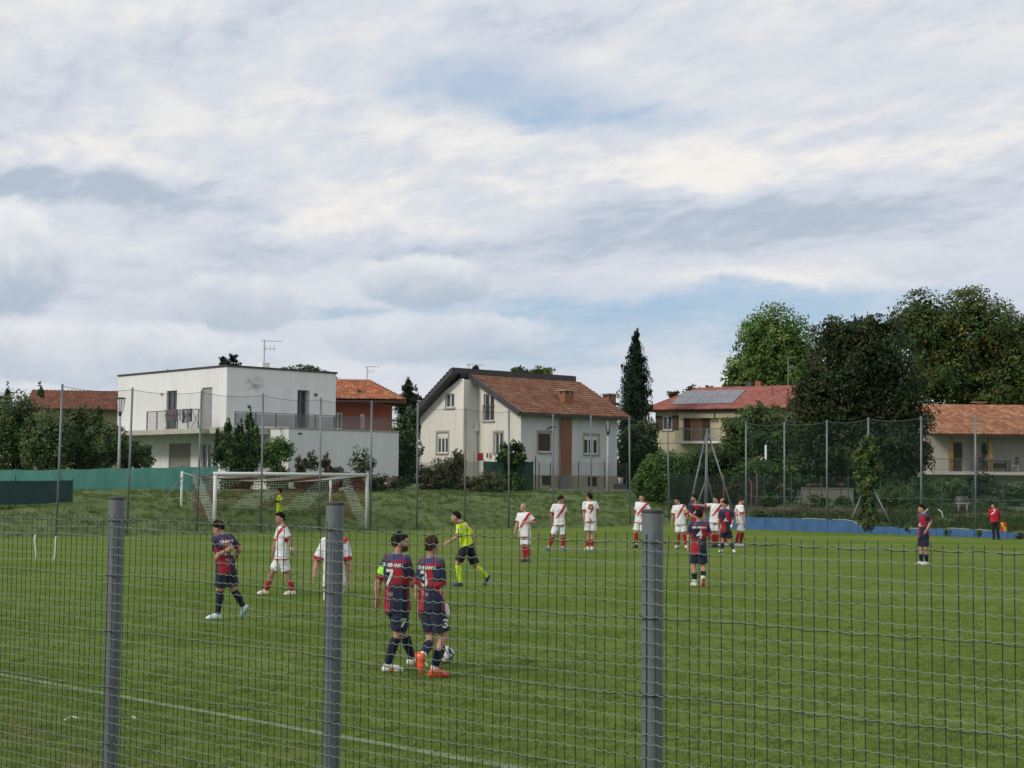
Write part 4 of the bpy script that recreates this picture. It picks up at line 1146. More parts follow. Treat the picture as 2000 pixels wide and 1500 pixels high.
# --- right house with gallery
M_WALLF = mat('grey_render', (.60, .56, .48), (.48, .45, .39), scale=1.0, rough=.95, detail=9)
M_POSTF = mat('varnished_post', (.36, .22, .075), (.26, .15, .05), scale=5, rough=.6)
def house_f():
    h = House('gallery_house', 'house with orange tiled roof over a long open gallery on timber posts', 1806, 103, .7, 2)
    ez = h.at(1880, 849, 1, -1.9).z; rz = h.at(1880, 791, 1, 3.2).z; fz = h.at(1900, 921, 1, -1.8).z; LX = 15
    d1 = h.rect(1, 0, 1861, 864, 1880, 922); d2 = h.rect(1, 0, 1896, 862, 1918, 922)
    h.wall(1, 0, 0, LX, fz, ez + 1.0, [d1], M_WALLF); h.wall(0, 0, 0, 9, 0, ez + .8, [], M_WALLF)
    h.wall(1, .6, 0, LX, 0, fz - .01, [], M_WALLF)
    h.window(1, 0, d1, 1, 'gallery_door', sill=False, fm=M_BROWN, pane=M_BROWN); 
    mb = MB(); f = h.L(1, 0); 
    for b in ((d2[0], d2[0] + .06, d2[2], d2[3]), (d2[1] - .06, d2[1], d2[2], d2[3]), (d2[0], d2[1], d2[3] - .06, d2[3])): h.bar(mb, f, *b, -.03, -.002)
    mb.build('closed_door', M_STONE, h.root)
    h.box('gallery_floor', M_SLAB, -.2, LX, -2.1, -.003, fz - .22, fz)
    for px in (1857, 1934, 2030):
        x = h.at(px, 890, 1, -1.8).x; h.box('gallery_post', M_POSTF, x - .13, x + .13, -1.93, -1.67, fz, ez - .1)
    h.box('gallery_beam', M_BROWN, -.3, LX, -1.9, -1.7, ez - .1, ez + .12)
    rl = MB(); zr = h.at(1900, 896, 1, -2.0).z; 
    rl.box(0, LX, -2.03, -1.98, zr - .05, zr); rl.box(0, LX, -2.02, -1.99, fz + .08, fz + .11)
    for x in np.arange(0, LX, 1.9): rl.box(x, x + .04, -2.03, -1.99, fz, zr - .05)
    rl = rl.build('gallery_railing', M_RAIL, h.root)
    mb = MB()
    for x in np.arange(.1, LX, .12): mb.tube([(x, -2.005, fz + .1), (x + .02, -2.06, fz + .38), (x, -2.005, zr - .04)], .009, 4, False)
    mb.build('balusters', M_RAIL, rl)
    rf = MB().prism([(-.5, -2.7, ez - .14), (LX, -2.7, ez - .14), (LX, 3.2, rz - .08), (-.5, 3.2, rz - .08)], (0, 0, .1)).build('roof', M_BROWN, h.root)
    MB().prism([(-.5, 9.5, ez + .2), (LX, 9.5, ez + .2), (LX, 3.203, rz - .08), (-.5, 3.203, rz - .08)], (0, 0, .1)).build('roof', M_BROWN, h.root)
    tile_roof('tiles', (-.5, -2.75, ez), (LX, -2.75, ez), (LX, 3.2, rz), (-.5, 3.2, rz), rf, [(.40, .19, .11), (.36, .16, .09), (.44, .24, .15), (.30, .13, .08)], .27, .36, seed=9)
    x = h.at(1912, 783, 1, 3.2).x; MB().box(x - .25, x + .25, 3.0, 3.4, rz - .1, rz + .18).build('chimney', M_BRICK, rf); MB().box(x - .5, x + .5, 2.9, 3.5, rz + .181, rz + .22).build('chimney_cap', M_STONE, rf)
    # things standing on the gallery
    t = on_house(h, 'wooden_table', 'brown wooden table on the gallery behind the railing', 'table', (h.at(1950, 915, 1, -1.0).x, -1.0, fz))
    mb = MB().box(-.75, .75, -.4, .4, .70, .76); mb.build('tabletop', M_BROWN, t)
    for sx in (-.65, .65):
        for sy in (-.33, .33): MB().box(sx - .04, sx + .04, sy - .04, sy + .04, 0, .699).build('leg', M_BROWN, t)
    MB().box(-.7, .7, .36, .40, .3, .6).build('back_panel', M_BROWN, t)
    c = on_house(h, 'garden_chair', 'pale garden chair with dark seat on the gallery', 'chair', (h.at(1980, 915, 1, -1.0).x, -1.0, fz), None)
    MB().box(-.25, .25, -.25, .25, .42, .47).build('seat', M_FRAME, c); MB().box(.2, .25, -.25, .25, .471, 1.0).build('backrest', M_BROWN, c)
    for sx in (-.22, .22):
        for sy in (-.22, .22): MB().box(sx - .02, sx + .02, sy - .02, sy + .02, 0, .419).build('leg', M_FRAME, c)
    return h, fz
HF, FZF = house_f()
# ------------------------------------------------------------------ vegetation
M_LEAF = mat_attr('leaves', rough=.6, var=.25, scale=3., transl=.25, spec=.14)
M_BARK = mat('bark', (.045, .035, .026), (.085, .068, .05), scale=6, rough=.95, bump=.5, stretch=(1, 1, .3))
def unit(n, rng):
    v = rng.normal(size=(n, 3)); return v / np.linalg.norm(v, axis=1, keepdims=True)
def leaf_cloud(blobs, leaf, cols, seed, dens=4.5, clump=.16, shell=.55, upright=0.0, droop=0.0, aspect=.55, lum=.28, fill=.34):
    """blobs: (centre xyz, radii xyz); leaves gathered in clumps through the volume"""
    rng = np.random.RandomState(seed); Vs = []; Cs = []; cents = []
    cols = np.array(cols)
    for c, r in blobs:
        c = np.array(c); r = np.array(r)
        area = math.pi * r[0] * r[2]
        n = int(dens * 2.3 * area / (.5 * leaf * leaf)); n = max(60, min(n, 42000))
        nc = max(12, int(n / 20))
        u = unit(nc, rng); rad = shell + (1 - shell) * rng.rand(nc) ** .6
        lum_ = 1 + .22 * np.sin(u[:, 0] * 5 + seed) * np.sin(u[:, 2] * 6 + seed * 2) + .12 * np.sin(u[:, 1] * 9)
        cc = u * (rad * lum_)[:, None]
        cw = cols[rng.randint(len(cols), size=nc)] * rng.uniform(1 - lum, 1 + lum, (nc, 1))
        k = rng.randint(nc, size=n)
        off = unit(n, rng) * (rng.rand(n, 1) ** .5) * clump * 1.8
        rel = cc[k] + off; ln = np.linalg.norm(rel, axis=1, keepdims=True); ud = rel / (ln + 1e-6)
        lim = 1.0 + .07 * np.sin(ud[:, :1] * 7 + seed) * np.sin(ud[:, 2:] * 8 + seed) + .05 * np.sin(ud[:, 1:2] * 13 + ud[:, 2:] * 11) + .05 * rng.rand(n, 1)
        rel = np.where(ln > lim, ud * lim * rng.uniform(.86, 1.0, (n, 1)), rel); p = rel * r + c
        cents.append(cc * r + c)
        col = cw[k] * rng.uniform(.8, 1.2, (n, 1))
        nrm = unit(n, rng) + (cc[k] + off) * .9; nrm[:, 2] += .35
        nrm /= np.linalg.norm(nrm, axis=1, keepdims=True)
        t = unit(n, rng); t[:, 2] += upright - droop
        t -= nrm * (t * nrm).sum(1, keepdims=True); t /= np.linalg.norm(t, axis=1, keepdims=True) + 1e-6
        b = np.cross(nrm, t); s = leaf * rng.uniform(.6, 1.25, (n, 1)); inner = rng.rand(n) < fill
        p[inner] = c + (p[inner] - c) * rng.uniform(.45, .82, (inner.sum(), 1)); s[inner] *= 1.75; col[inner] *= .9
        a0 = p - t * s * .5; a2 = p + t * s * .5; a1 = p + b * s * aspect * .5 - nrm * s * .08; a3 = p - b * s * aspect * .5 - nrm * s * .08
        Vs.append(np.stack([a0, a1, a2, a3], 1).reshape(-1, 3)); Cs.append(np.repeat(col, 4, 0))
    V = np.concatenate(Vs); C = np.concatenate(Cs); n = len(V) // 4
    return np_mesh('crown', V, np.arange(n * 4).reshape(n, 4), C), np.concatenate(cents)
NT_ = [0]
def plant(name, label, cat, ell, Y, cols, leaf=.16, base=None, dens=4.5, trunk=None, dz=1.0, clump=.16, shell=.5, upright=0., aspect=.55, group=None, limbs=9, zb=None, seed=None, lum=.28, kind_part='crown'):
    """ell: list of (px, py, rx, ry[, dY]) ellipses in the picture, placed at depth Y"""
    NT_[0] += 1; seed = seed or NT_[0] * 13 + 5
    k = Y / F; rng = random.Random(seed)
    bx = base if base is not None else ell[0][0]
    b = P(bx, 950, Y); z0 = hz(b.x, b.y) if zb is None else zb
    root = thing(name, label, cat, (b.x, b.y, z0), 0, group); O = Vector((b.x, b.y, z0))
    bl = []
    for e in ell:
        dy = e[4] if len(e) > 4 else 0.0
        c = P(e[0], e[1], Y + dy); bl.append((tuple(c - O), (e[2] * k, e[2] * k * dz, e[3] * k)))
    if cat == 'shrub' and zb is None:          # foliage down to the ground
        lo_ = min(c[2] - r[2] for c, r in bl); m_ = max(bl, key=lambda q: q[1][0])
        if lo_ > -.1: bl.append(((m_[0][0], m_[0][1], max(.1, lo_ * .5)), (m_[1][0] * .85, m_[1][1] * .85, lo_ * .6 + .35)))
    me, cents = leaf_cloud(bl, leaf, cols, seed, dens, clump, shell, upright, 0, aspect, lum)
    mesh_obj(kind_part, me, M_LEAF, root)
    zt = max(c[2] for c, r in bl); zlo = min(c[2] - r[2] for c, r in bl); tr = trunk or .05 + .02 * (zt)
    mb = MB(); hh = max(.4, zt * .92); cx = float(np.mean([c[0] for c, r in bl])); cy = float(np.mean([c[1] for c, r in bl]))
    mid = Vector((cx * .4 + rng.uniform(-.1, .1), cy * .4, hh * .5)); end = Vector((cx, cy, hh))
    mb.tube([(0, 0, -.15), (0, 0, .1), mid, end], [tr * 1.3, tr, tr * .75, tr * .3], 8)
    for i in range(limbs):
        t = Vector(cents[rng.randrange(len(cents))]); q = rng.uniform(.25, .85); s = Vector((0, 0, 0)).lerp(mid, q * 2) if q < .5 else mid.lerp(end, q * 2 - 1)
        m_ = s.lerp(t, .5) + Vector((0, 0, (t - s).length * .12)); mb.tube([s, m_, t], [tr * .45, tr * .28, tr * .1], 5)
    mb.build('trunk' if cat == 'tree' else 'stems', M_BARK, root, True)
    return root
OLIVE = [(0.0857, 0.126, 0.0554), (0.1159, 0.1512, 0.0706), (0.0655, 0.1058, 0.0454), (0.1462, 0.1764, 0.0756)]
MIDG = [(0.086, 0.1613, 0.0387), (0.1183, 0.2043, 0.0516), (0.0645, 0.1247, 0.0344)]
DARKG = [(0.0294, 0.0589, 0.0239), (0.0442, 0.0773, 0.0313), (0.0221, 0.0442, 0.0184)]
MAGN = [(0.0288, 0.052416000000000004, 0.0198), (0.0432, 0.06854400000000001, 0.0234), (0.072, 0.072576, 0.0324), (0.0216, 0.04032, 0.0162), (0.0612, 0.08870400000000002, 0.0324)]
PLANE = [(0.1089, 0.1951, 0.0454), (0.1407, 0.236, 0.059), (0.0816, 0.1542, 0.0408), (0.1701, 0.2382, 0.0681)]
AUTM = [(0.0802, 0.1291, 0.0401), (0.1113, 0.147, 0.0401), (0.167, 0.147, 0.0401), (0.0623, 0.1069, 0.0356), (0.0802, 0.1291, 0.0401), (0.0623, 0.1069, 0.0356)]
CYPR = [(0.0272, 0.0493, 0.0289), (0.0374, 0.0612, 0.034), (0.0187, 0.0357, 0.0221)]
PINE = [(0.032, 0.064, 0.0288), (0.048, 0.0832, 0.0288), (0.0672, 0.1056, 0.0352)]
DRY = [(0.119, 0.098, 0.0588), (0.091, 0.077, 0.0476), (0.07, 0.0784, 0.0364), (0.154, 0.119, 0.077)]
YELG = [(0.135, 0.18, 0.045), (0.09, 0.135, 0.039), (0.06, 0.099, 0.03)]

# right-hand giants
plant('broadleaf_tree', 'tall bright green rounded tree behind the solar-panel roof', 'tree', [(1518, 688, 86, 100), (1470, 732, 60, 54), (1562, 740, 60, 70), (1438, 742, 30, 30), (1490, 670, 50, 60)], 138, PLANE, leaf=.33, base=1510, dens=4.0, clump=.11, limbs=16)
plant('chestnut_tree', 'huge broad tree with browning leaves above the gallery house', 'tree', [(1900, 655, 98, 98), (1805, 640, 74, 82), (1970, 700, 80, 100), (1830, 735, 90, 70), (1935, 770, 110, 50), (2060, 680, 80, 120)], 140, AUTM, leaf=.34, base=1880, dens=3.8, clump=.10, limbs=26, lum=.24)
plant('magnolia_tree', 'dense dark glossy evergreen tree beside the gallery house', 'tree', [(1685, 715, 118, 98), (1632, 795, 98, 84), (1738, 805, 88, 92), (1690, 880, 125, 76), (1592, 850, 58, 74), (1776, 890, 50, 64), (1650, 658, 66, 46), (1710, 652, 56, 40), (1585, 770, 40, 50)], 90, MAGN, leaf=.23, base=1690, dens=3.9, clump=.11, limbs=14, lum=.3)
# cypress
plant('cypress_tree', 'tall slim dark conical cypress between two houses', 'tree', [(1240, 860, 41, 60), (1240, 815, 41, 50), (1240, 780, 38, 44), (1241, 750, 34, 40), (1241, 722, 28, 36), (1242, 695, 20, 32), (1242, 672, 13, 26), (1243, 656, 7, 18)], 118, CYPR, leaf=.24, base=1240, dens=4.5, clump=.12, shell=.35, upright=2.2, aspect=.35, trunk=.2, limbs=4, lum=.2)
# conifers and crowns peeping over roofs
plant('spruce_tree', 'dark conifer top peeping over the white flat roof', 'tree', [(447, 715, 26, 16), (437, 705, 12, 12), (455, 700, 12, 12)], 128, CYPR, leaf=.34, dens=4, aspect=.3, limbs=10)
plant('umbrella_pine', 'flat-topped umbrella pine showing above the white house', 'tree', [(590, 738, 62, 26), (640, 745, 28, 20), (548, 735, 28, 17)], 126, PINE, leaf=.34, dens=6, upright=1.2, aspect=.35)
plant('fir_tree', 'dark fir standing between the red house and the gable', 'tree', [(797, 800, 34, 26), (798, 780, 28, 20), (797, 763, 19, 18), (797, 748, 8, 13)], 122, CYPR, leaf=.32, dens=4.5, aspect=.3, limbs=12)
plant('garden_tree', 'rounded yellow-green treetop showing above the tiled ridge', 'tree', [(1012, 735, 26, 20), (1055, 734, 34, 20)], 140, YELG, leaf=.36, dens=5)
plant('garden_tree', 'small dark treetop just above the dark ridge cap', 'tree', [(930, 722, 9, 12)], 132, DARKG, leaf=.3, dens=5)
plant('garden_tree', 'sparse reddish treetop behind the solar-panel house', 'tree', [(1352, 762, 24, 11), (1316, 770, 16, 9), (1385, 760, 12, 8)], 150, [(.09, .07, .04), (.06, .075, .03)], leaf=.34, dens=2.2)
plant('garden_tree', 'thin twiggy treetop behind the flat roof coping', 'tree', [(330, 730, 8, 8), (314, 733, 8, 5)], 125, DARKG, leaf=.28, dens=2)
# left hedge
hl = [(25, 850, 62, 92, 78, 'broad olive green shrub tree at the end of the left hedge'), (95, 868, 52, 74, 76, 'dense olive green shrub before the teal fabric fence'), (160, 862, 48, 74, 78, 'tall loose shrub with bright tips beneath the ochre house'), (205, 876, 42, 56, 77, 'rounded shrub growing beside the white lamp post'), (265, 895, 34, 34, 78, 'low shrub below the balcony slab')]
for px, py, rx, ry, Y, lb in hl:
    plant('hedge_shrub', lb, 'shrub', [(px, py, rx * 1.1, ry), (px - rx * .45, py - ry * .25, rx * .6, ry * .6), (px + rx * .45, py - ry * .18, rx * .6, ry * .62)], Y, OLIVE + MIDG[:1] if px != 160 else OLIVE + YELG, leaf=.17, dens=4.2, clump=.14)
for i, (px, py, ry, lb) in enumerate(((17, 775, 30, 'upright leafy shoot rising at the far end of the left hedge'), (80, 772, 28, 'upright leafy shoot in front of the brown roof gable'), (160, 810, 24, 'pale leafy shoot rising before the ochre house wall'), (195, 806, 24, 'pale leafy shoot rising before the brown roof'))):
    plant('young_shoot', lb, 'shrub', [(px, py, 7, ry)], 77.5, YELG if i > 1 else OLIVE, leaf=.22, dens=1.1, upright=1.0, limbs=4, trunk=.03)
# shrubs in front of the white house
plant('laurel_shrub', 'tall spiky dark laurel before the white house corner', 'shrub', [(465, 885, 44, 44), (436, 880, 26, 40), (492, 880, 24, 46), (446, 845, 9, 34), (487, 835, 10, 44), (468, 848, 9, 32), (425, 862, 8, 26), (500, 855, 7, 30)], 80, DARKG + MIDG, leaf=.16, dens=3.6, upright=1.4, clump=.12)
plant('round_shrub', 'light green drooping round shrub against the white wing', 'shrub', [(545, 878, 32, 28), (525, 892, 26, 26)], 80, MIDG, leaf=.14, dens=4.5)
plant('fruit_sapling', 'brownish leafy sapling against the white wing wall', 'shrub', [(590, 908, 18, 22), (610, 900, 14, 22)], 79, DRY + OLIVE, leaf=.15, dens=2.8)
plant('fruit_sapling', 'reddish leafy sapling beside the dark green fence stake', 'shrub', [(636, 905, 12, 24), (648, 920, 24, 12)], 79.5, DRY, leaf=.15, dens=2.6)
plant('bare_shrub', 'nearly bare twiggy shrub in front of the white wing', 'shrub', [(702, 900, 24, 34), (722, 915, 18, 22)], 79.5, OLIVE + DRY, leaf=.13, dens=1.0, limbs=24)
plant('dark_hedge', 'large dark hedge mass filling the gap beside the gabled house', 'shrub', [(788, 880, 36, 74), (765, 912, 40, 46), (745, 922, 34, 40), (800, 835, 24, 44)], 92, DARKG + OLIVE, leaf=.22, dens=5.5, clump=.12)
plant('dry_shrub', 'feathery grey-brown shrub below the gabled house windows', 'shrub', [(868, 925, 34, 36), (895, 905, 18, 30)], 86.5, DRY + OLIVE, leaf=.13, dens=3.4, upright=.8)
plant('dry_shrub', 'brown seeding shrub at the foot of the green screen', 'shrub', [(960, 940, 34, 24), (935, 948, 28, 18)], 84.5, DRY + OLIVE, leaf=.13, dens=3.0, upright=.8)
plant('fig_bush', 'dark green rounded bush in front of the garden door', 'shrub', [(1000, 885, 28, 26), (1012, 900, 18, 20), (985, 898, 18, 18)], 88.5, MIDG[:2] + DARKG, leaf=.22, dens=4.5)
plant('low_shrubs', 'scrubby dark undergrowth behind the goal net', 'shrub', [(600, 938, 60, 16), (680, 938, 60, 18), (745, 945, 50, 20)], 80, DRY + DARKG, leaf=.16, dens=3.4, limbs=14)
plant('undergrowth', 'tangled brown undergrowth in front of the gabled house wall', 'shrub', [(850, 940, 40, 18), (915, 945, 30, 16), (830, 930, 20, 24)], 86, DRY + DARKG, leaf=.15, dens=3.6, limbs=10)
# between the gabled and the yellow house
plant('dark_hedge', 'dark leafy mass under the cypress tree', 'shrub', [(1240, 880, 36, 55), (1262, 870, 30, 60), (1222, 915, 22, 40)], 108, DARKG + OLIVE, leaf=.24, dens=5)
plant('privet_hedge', 'bright green bushy privet near the pitch corner', 'shrub', [(1290, 930, 45, 52), (1262, 950, 30, 40), (1318, 925, 28, 50)], 86, MIDG, leaf=.17, dens=5)
plant('privet_hedge', 'clipped dark green hedge behind the corner pole', 'shrub', [(1365, 920, 50, 46), (1410, 918, 46, 44), (1345, 965, 40, 34), (1400, 965, 50, 34)], 92, DARKG + MIDG[:1], leaf=.19, dens=5)
plant('hazel_tree', 'medium green loose tree in front of the yellow house', 'tree', [(1455, 850, 50, 56), (1510, 850, 52, 60), (1425, 890, 40, 40), (1540, 890, 40, 50), (1478, 812, 26, 30)], 98, MIDG + OLIVE, leaf=.20, dens=4.0, clump=.13)
plant('privet_hedge', 'long green hedge row under the loose medium green tree', 'shrub', [(1480, 925, 60, 30), (1550, 930, 50, 32), (1440, 945, 40, 36)], 91, MIDG + DARKG, leaf=.18, dens=4.5)
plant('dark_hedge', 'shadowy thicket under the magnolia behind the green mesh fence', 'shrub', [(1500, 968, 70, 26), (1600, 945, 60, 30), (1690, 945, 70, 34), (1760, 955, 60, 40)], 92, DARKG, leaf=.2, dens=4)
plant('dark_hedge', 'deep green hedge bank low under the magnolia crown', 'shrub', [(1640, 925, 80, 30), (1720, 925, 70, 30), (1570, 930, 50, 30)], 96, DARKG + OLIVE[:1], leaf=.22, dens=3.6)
def far_wood():
    bl = []
    for i in range(46):
        px = -150 + i * 51; Y = 168 + 8 * math.sin(i * 1.7); c = P(px, 905 + 12 * math.sin(i * 2.3), Y); bl.append(((c.x, c.y, c.z * .62), (2.4, 1.5, 2.6 + .7 * math.sin(i * 3.1))))
    me, _ = leaf_cloud(bl, .5, OLIVE + DARKG, 77, 2.2, .16, .4)
    o = mesh_obj('far_wood', me, M_LEAF); o['kind'] = 'stuff'; o['label'] = 'dark belt of distant trees behind the houses'; o['category'] = 'trees'
far_wood()
# gardens on the right
plant('garden_shrub', 'rounded rose bush on the far vegetable plot', 'shrub', [(1502, 975, 20, 13)], 84, MIDG + DARKG, leaf=.13, dens=5)
plant('garden_shrub', 'small rounded green shrub behind the second netting pole', 'shrub', [(1645, 982, 20, 14)], 84, MIDG + DARKG, leaf=.13, dens=5)
plant('garden_shrub', 'wide yellow-green shrub behind the overgrown pole', 'shrub', [(1765, 975, 44, 28), (1735, 968, 26, 24)], 82, MIDG + YELG, leaf=.14, dens=4)
plant('garden_shrub', 'leafy climbing plant with yellow tips near the gallery', 'shrub', [(1842, 960, 18, 26), (1835, 985, 22, 22)], 82, MIDG + YELG[:1], leaf=.14, dens=3.4)
plant('garden_shrub', 'dark drooping shrub under the gallery floor', 'shrub', [(1915, 950, 36, 30), (1950, 965, 36, 24), (1890, 970, 30, 24)], 94, DARKG + OLIVE, leaf=.18, dens=4)
plant('garden_shrub', 'low weedy border along the right end of the blue wall', 'shrub', [(1880, 1010, 70, 10), (1970, 1012, 60, 10), (1770, 1006, 40, 12)], 76, MIDG + DRY, leaf=.12, dens=3, limbs=5)
plant('garden_shrub', 'leafy bean rows in front of the pale outhouse wall', 'shrub', [(1600, 978, 26, 16), (1570, 990, 40, 9), (1640, 995, 40, 8)], 81, MIDG + OLIVE, leaf=.14, dens=3.2)
plant('garden_shrub', 'dense green bush row between the vine and the gallery', 'shrub', [(1730, 950, 40, 28), (1800, 955, 40, 28), (1860, 958, 34, 26)], 88, MIDG + DARKG, leaf=.18, dens=3.4)
plant('garden_shrub', 'dark bush row under the right end of the gallery', 'shrub', [(1990, 965, 50, 28), (1925, 985, 50, 18)], 86, DARKG + OLIVE, leaf=.18, dens=3.4)
plant('garden_shrub', 'weedy green fringe on top of the tall blue wall', 'shrub', [(1500, 1001, 40, 7), (1570, 1003, 40, 6), (1640, 1006, 36, 6)], 75.5, MIDG + DRY[:2], leaf=.11, dens=2.6, limbs=4)
plant('climbing_vine', 'green vine smothering a tall netting pole', 'vine', [(1693, 990, 20, 44), (1690, 930, 24, 44), (1695, 885, 22, 36), (1678, 900, 16, 26), (1708, 918, 16, 30), (1698, 862, 14, 18)], sb[4].y - .1, MIDG + OLIVE, leaf=.15, dens=4, trunk=.08, limbs=14)
plant('potted_palm', 'leafy potted plant standing on the gallery', 'plant', [(1922, 880, 7, 15), (1918, 900, 8, 10)], HF.O.y - .9, DARKG + OLIVE, leaf=.16, dens=4, zb=FZF + HF.O.z, limbs=3, trunk=.03)
# ivy along the blue wall
for i, (px, py, rx, ry, lb) in enumerate(((1697, 1018, 16, 22, 'ivy spilling over the broken step of the blue wall'), (1772, 1036, 8, 10, 'ivy tuft in the blue wall joint beside the standing player'), (1852, 1040, 10, 9, 'ivy patch on the low blue wall before the netting pole'), (1912, 1042, 9, 10, 'ivy patch on the blue wall beside the linesman'), (1997, 1048, 12, 9, 'ivy patch at the far right end of the blue wall'))):
    q = on_side(px, .0); plant('ivy', lb, 'ivy', [(px, py, rx, ry)], q.y, MIDG + OLIVE + DRY[:1], leaf=.10, dens=3.5, limbs=3, trunk=.03)
print('veg done')

# ------------------------------------------------------------------ fabric fences on the left
M_TEAL = mat('teal_shade_cloth', (.16, .43, .36), (.10, .31, .26), scale=1.1, rough=.9, bump=.2, detail=8, stretch=(1, 1, .5))
M_DKTEAL = mat('dark_windbreak', (.028, .070, .068), (.020, .052, .052), scale=1.5, rough=.9, detail=7)
M_GPOST = mat('green_fence_post', (.012, .032, .024), (.022, .045, .035), scale=8, rough=.6)
def cloth_fence(name, label, pts, ztop, zbot, m, post=True, sagz=.05, pn='cloth_panel', pm=None):
    o = Vector((pts[0][0], pts[0][1], 0)); root = thing(name, label, 'fence', (o.x, o.y, hz(o.x, o.y))); O = Vector((o.x, o.y, hz(o.x, o.y)))
    for i in range(len(pts) - 1):
        a = Vector((*pts[i], 0)); b = Vector((*pts[i + 1], 0)); n = 8; nz = 4; V = []
        for k in range(n + 1):
            q = k / n; p = a.lerp(b, q); zt = ztop[i] + (ztop[i + 1] - ztop[i]) * q - sagz * 4 * q * (1 - q); zb_ = (zbot[i] + (zbot[i + 1] - zbot[i]) * q)
            for j in range(nz + 1):
                z = zb_ + (zt - zb_) * j / nz; V.append(p + Vector((0, .04 * math.sin(6.28 * q * 2 + i) * math.sin(3.14 * j / nz), z)) - O)
        MB().add(V, [(k * (nz + 1) + j, (k + 1) * (nz + 1) + j, (k + 1) * (nz + 1) + j + 1, k * (nz + 1) + j + 1) for k in range(n) for j in range(nz)]).build(pn, m(i) if callable(m) else m, root)
    if post:
        for i, p in enumerate(pts): MB().tube([Vector((p[0], p[1] + .06, zbot[i] - .4)) - O, Vector((p[0], p[1] + .06, ztop[i] + .05)) - O], .03, 6).build('post', pm or M_GPOST, root)
    return root, O
pts = []; zt = []; zb = []
for px, Y, yt in ((-60, 70, 914), (30, 71.5, 917), (120, 73, 916), (208, 74.5, 914), (293, 76, 913), (355, 77, 911), (424, 78, 910)):
    p = P(px, yt, Y); pts.append((p.x, p.y)); zt.append(p.z); zb.append(hz(p.x, p.y) - .05)
cloth_fence('shade_cloth_fence', 'long teal shade-cloth fence below the left hedge', pts, zt, zb, M_TEAL)
pts = []; zt = []; zb = []
for px, Y, yt in ((-70, 59, 938), (30, 61, 939), (141, 63, 938)):
    p = P(px, yt, Y); pts.append((p.x, p.y)); zt.append(p.z); zb.append(max(hz(p.x, p.y), P(px, 986, Y).z))
cloth_fence('windbreak_screen', 'dark green windbreak screen in front of the teal fence', pts, zt, zb, M_DKTEAL, sagz=.01)

# garden fence of the gabled house
pts = []; zt = []; zb = []
for px, Y, yt in ((822, 87, 903), (880, 87.6, 902), (945, 88, 901), (1000, 88.6, 902), (1041, 89, 902)):
    p = P(px, yt, Y); pts.append((p.x, p.y)); zt.append(p.z); zb.append(hz(p.x, p.y) - .02)
M_SCREEN = mat('green_screen', (.018, .055, .042), (.026, .072, .056), scale=2, rough=.85)
M_WIREG = mat('garden_wire_mesh', (.02, .05, .04), (.03, .06, .05), scale=4, rough=.8, trans=.72)
gf, OG = cloth_fence('garden_fence', 'dark green screened garden fence below the gabled house', pts, zt, zb, lambda i: M_SCREEN if i >= 2 else M_WIREG, sagz=.01, pn='screen_panel')
pg = P(880, 905, 86.6); p2 = P(906, 905, 86.9); zbg = P(893, 962, 86.7).z
gate = thing('garden_gate', 'pale grey sheet metal gate in the garden fence', 'gate', (pg.x, pg.y, zbg))
MB().box(0, p2.x - pg.x, -.02, .02, .02, pg.z - zbg).build('leaf', mat('grey_gate_sheet', (.25, .27, .26), (.20, .215, .21), scale=1.5, rough=.6), gate)
for x in (-.05, p2.x - pg.x + .05): MB().tube([(x, 0, -.3), (x, 0, pg.z - zbg + .03)], .04, 8).build('post', M_GALV, gate)
pts = []; zt = []; zb = []
for px, Y, yt in ((1046, 89.2, 893), (1053, 89.3, 905), (1075, 89.6, 905), (1130, 90.2, 902), (1181, 91, 903), (1225, 92, 905)):
    p = P(px, yt, Y); pts.append((p.x, p.y)); zt.append(p.z); zb.append(hz(p.x, p.y))
cloth_fence('wire_garden_fence', 'thin wire fence on dark green stakes along the pale house side', pts, zt, zb, mat('thin_wire_mesh', (.10, .12, .11), (.14, .15, .14), scale=4, rough=.8, trans=.86), sagz=0, pn='wire_panel')
# kerb under that fence
a = P(1075, 958, 88.8); b = P(1240, 958, 91.2); kz = hz((a.x + b.x) / 2, (a.y + b.y) / 2)
kb = tag(MB().slab((0, 0, .12), (b.x - a.x, b.y - a.y, .12), (0, 0, 1), .36, .25).build('concrete_kerb', M_CONC, None, False, (a.x, a.y, kz)), 'concrete kerb wall under the wire garden fence', 'kerb')
# laundry on the line in front of the garden door
ln = thing('washing_line', 'washing line below the air conditioner', 'washing line', P(926, 905, 90.5))
l0 = P(926, 884, 90.5) - ln.location; l1 = P(968, 883, 91.2) - ln.location
MB().tube([l0, (l0 + l1) / 2 - Vector((0, 0, .03)), l1], .008, 4).build('line', M_ANT, ln)
for q in (l0, l1): MB().tube([(q.x, q.y, -1.6), q], .025, 6).build('post', M_ANT, ln)
for px, w, dpt, c, nm, lb in ((938, 12, 15, (.42, .025, .03), 'towel', 'bright red towel hanging on the washing line'), (952, 3, 9, (.05, .05, .06), 'sock', 'dark sock hanging beside the red towel'), (958, 5, 11, (.62, .30, .24), 'cloth', 'salmon pink cloth hanging on the washing line')):
    q = P(px, 885, 90.7); s_ = 90.7 / F; V = [(x * w * s_ * .5, .03 * math.sin(x * 5 + z), -z * dpt * s_ / 4) for z in range(5) for x in (-1, -.5, 0, .5, 1)]
    tag(MB().add(V, [(j * 5 + k, j * 5 + k + 1, j * 5 + k + 6, j * 5 + k + 5) for j in range(4) for k in range(4)]).build(nm, mat('laundry_' + nm, c, tuple(x * .75 for x in c), scale=5, rough=.9), None, True, q), lb, nm)
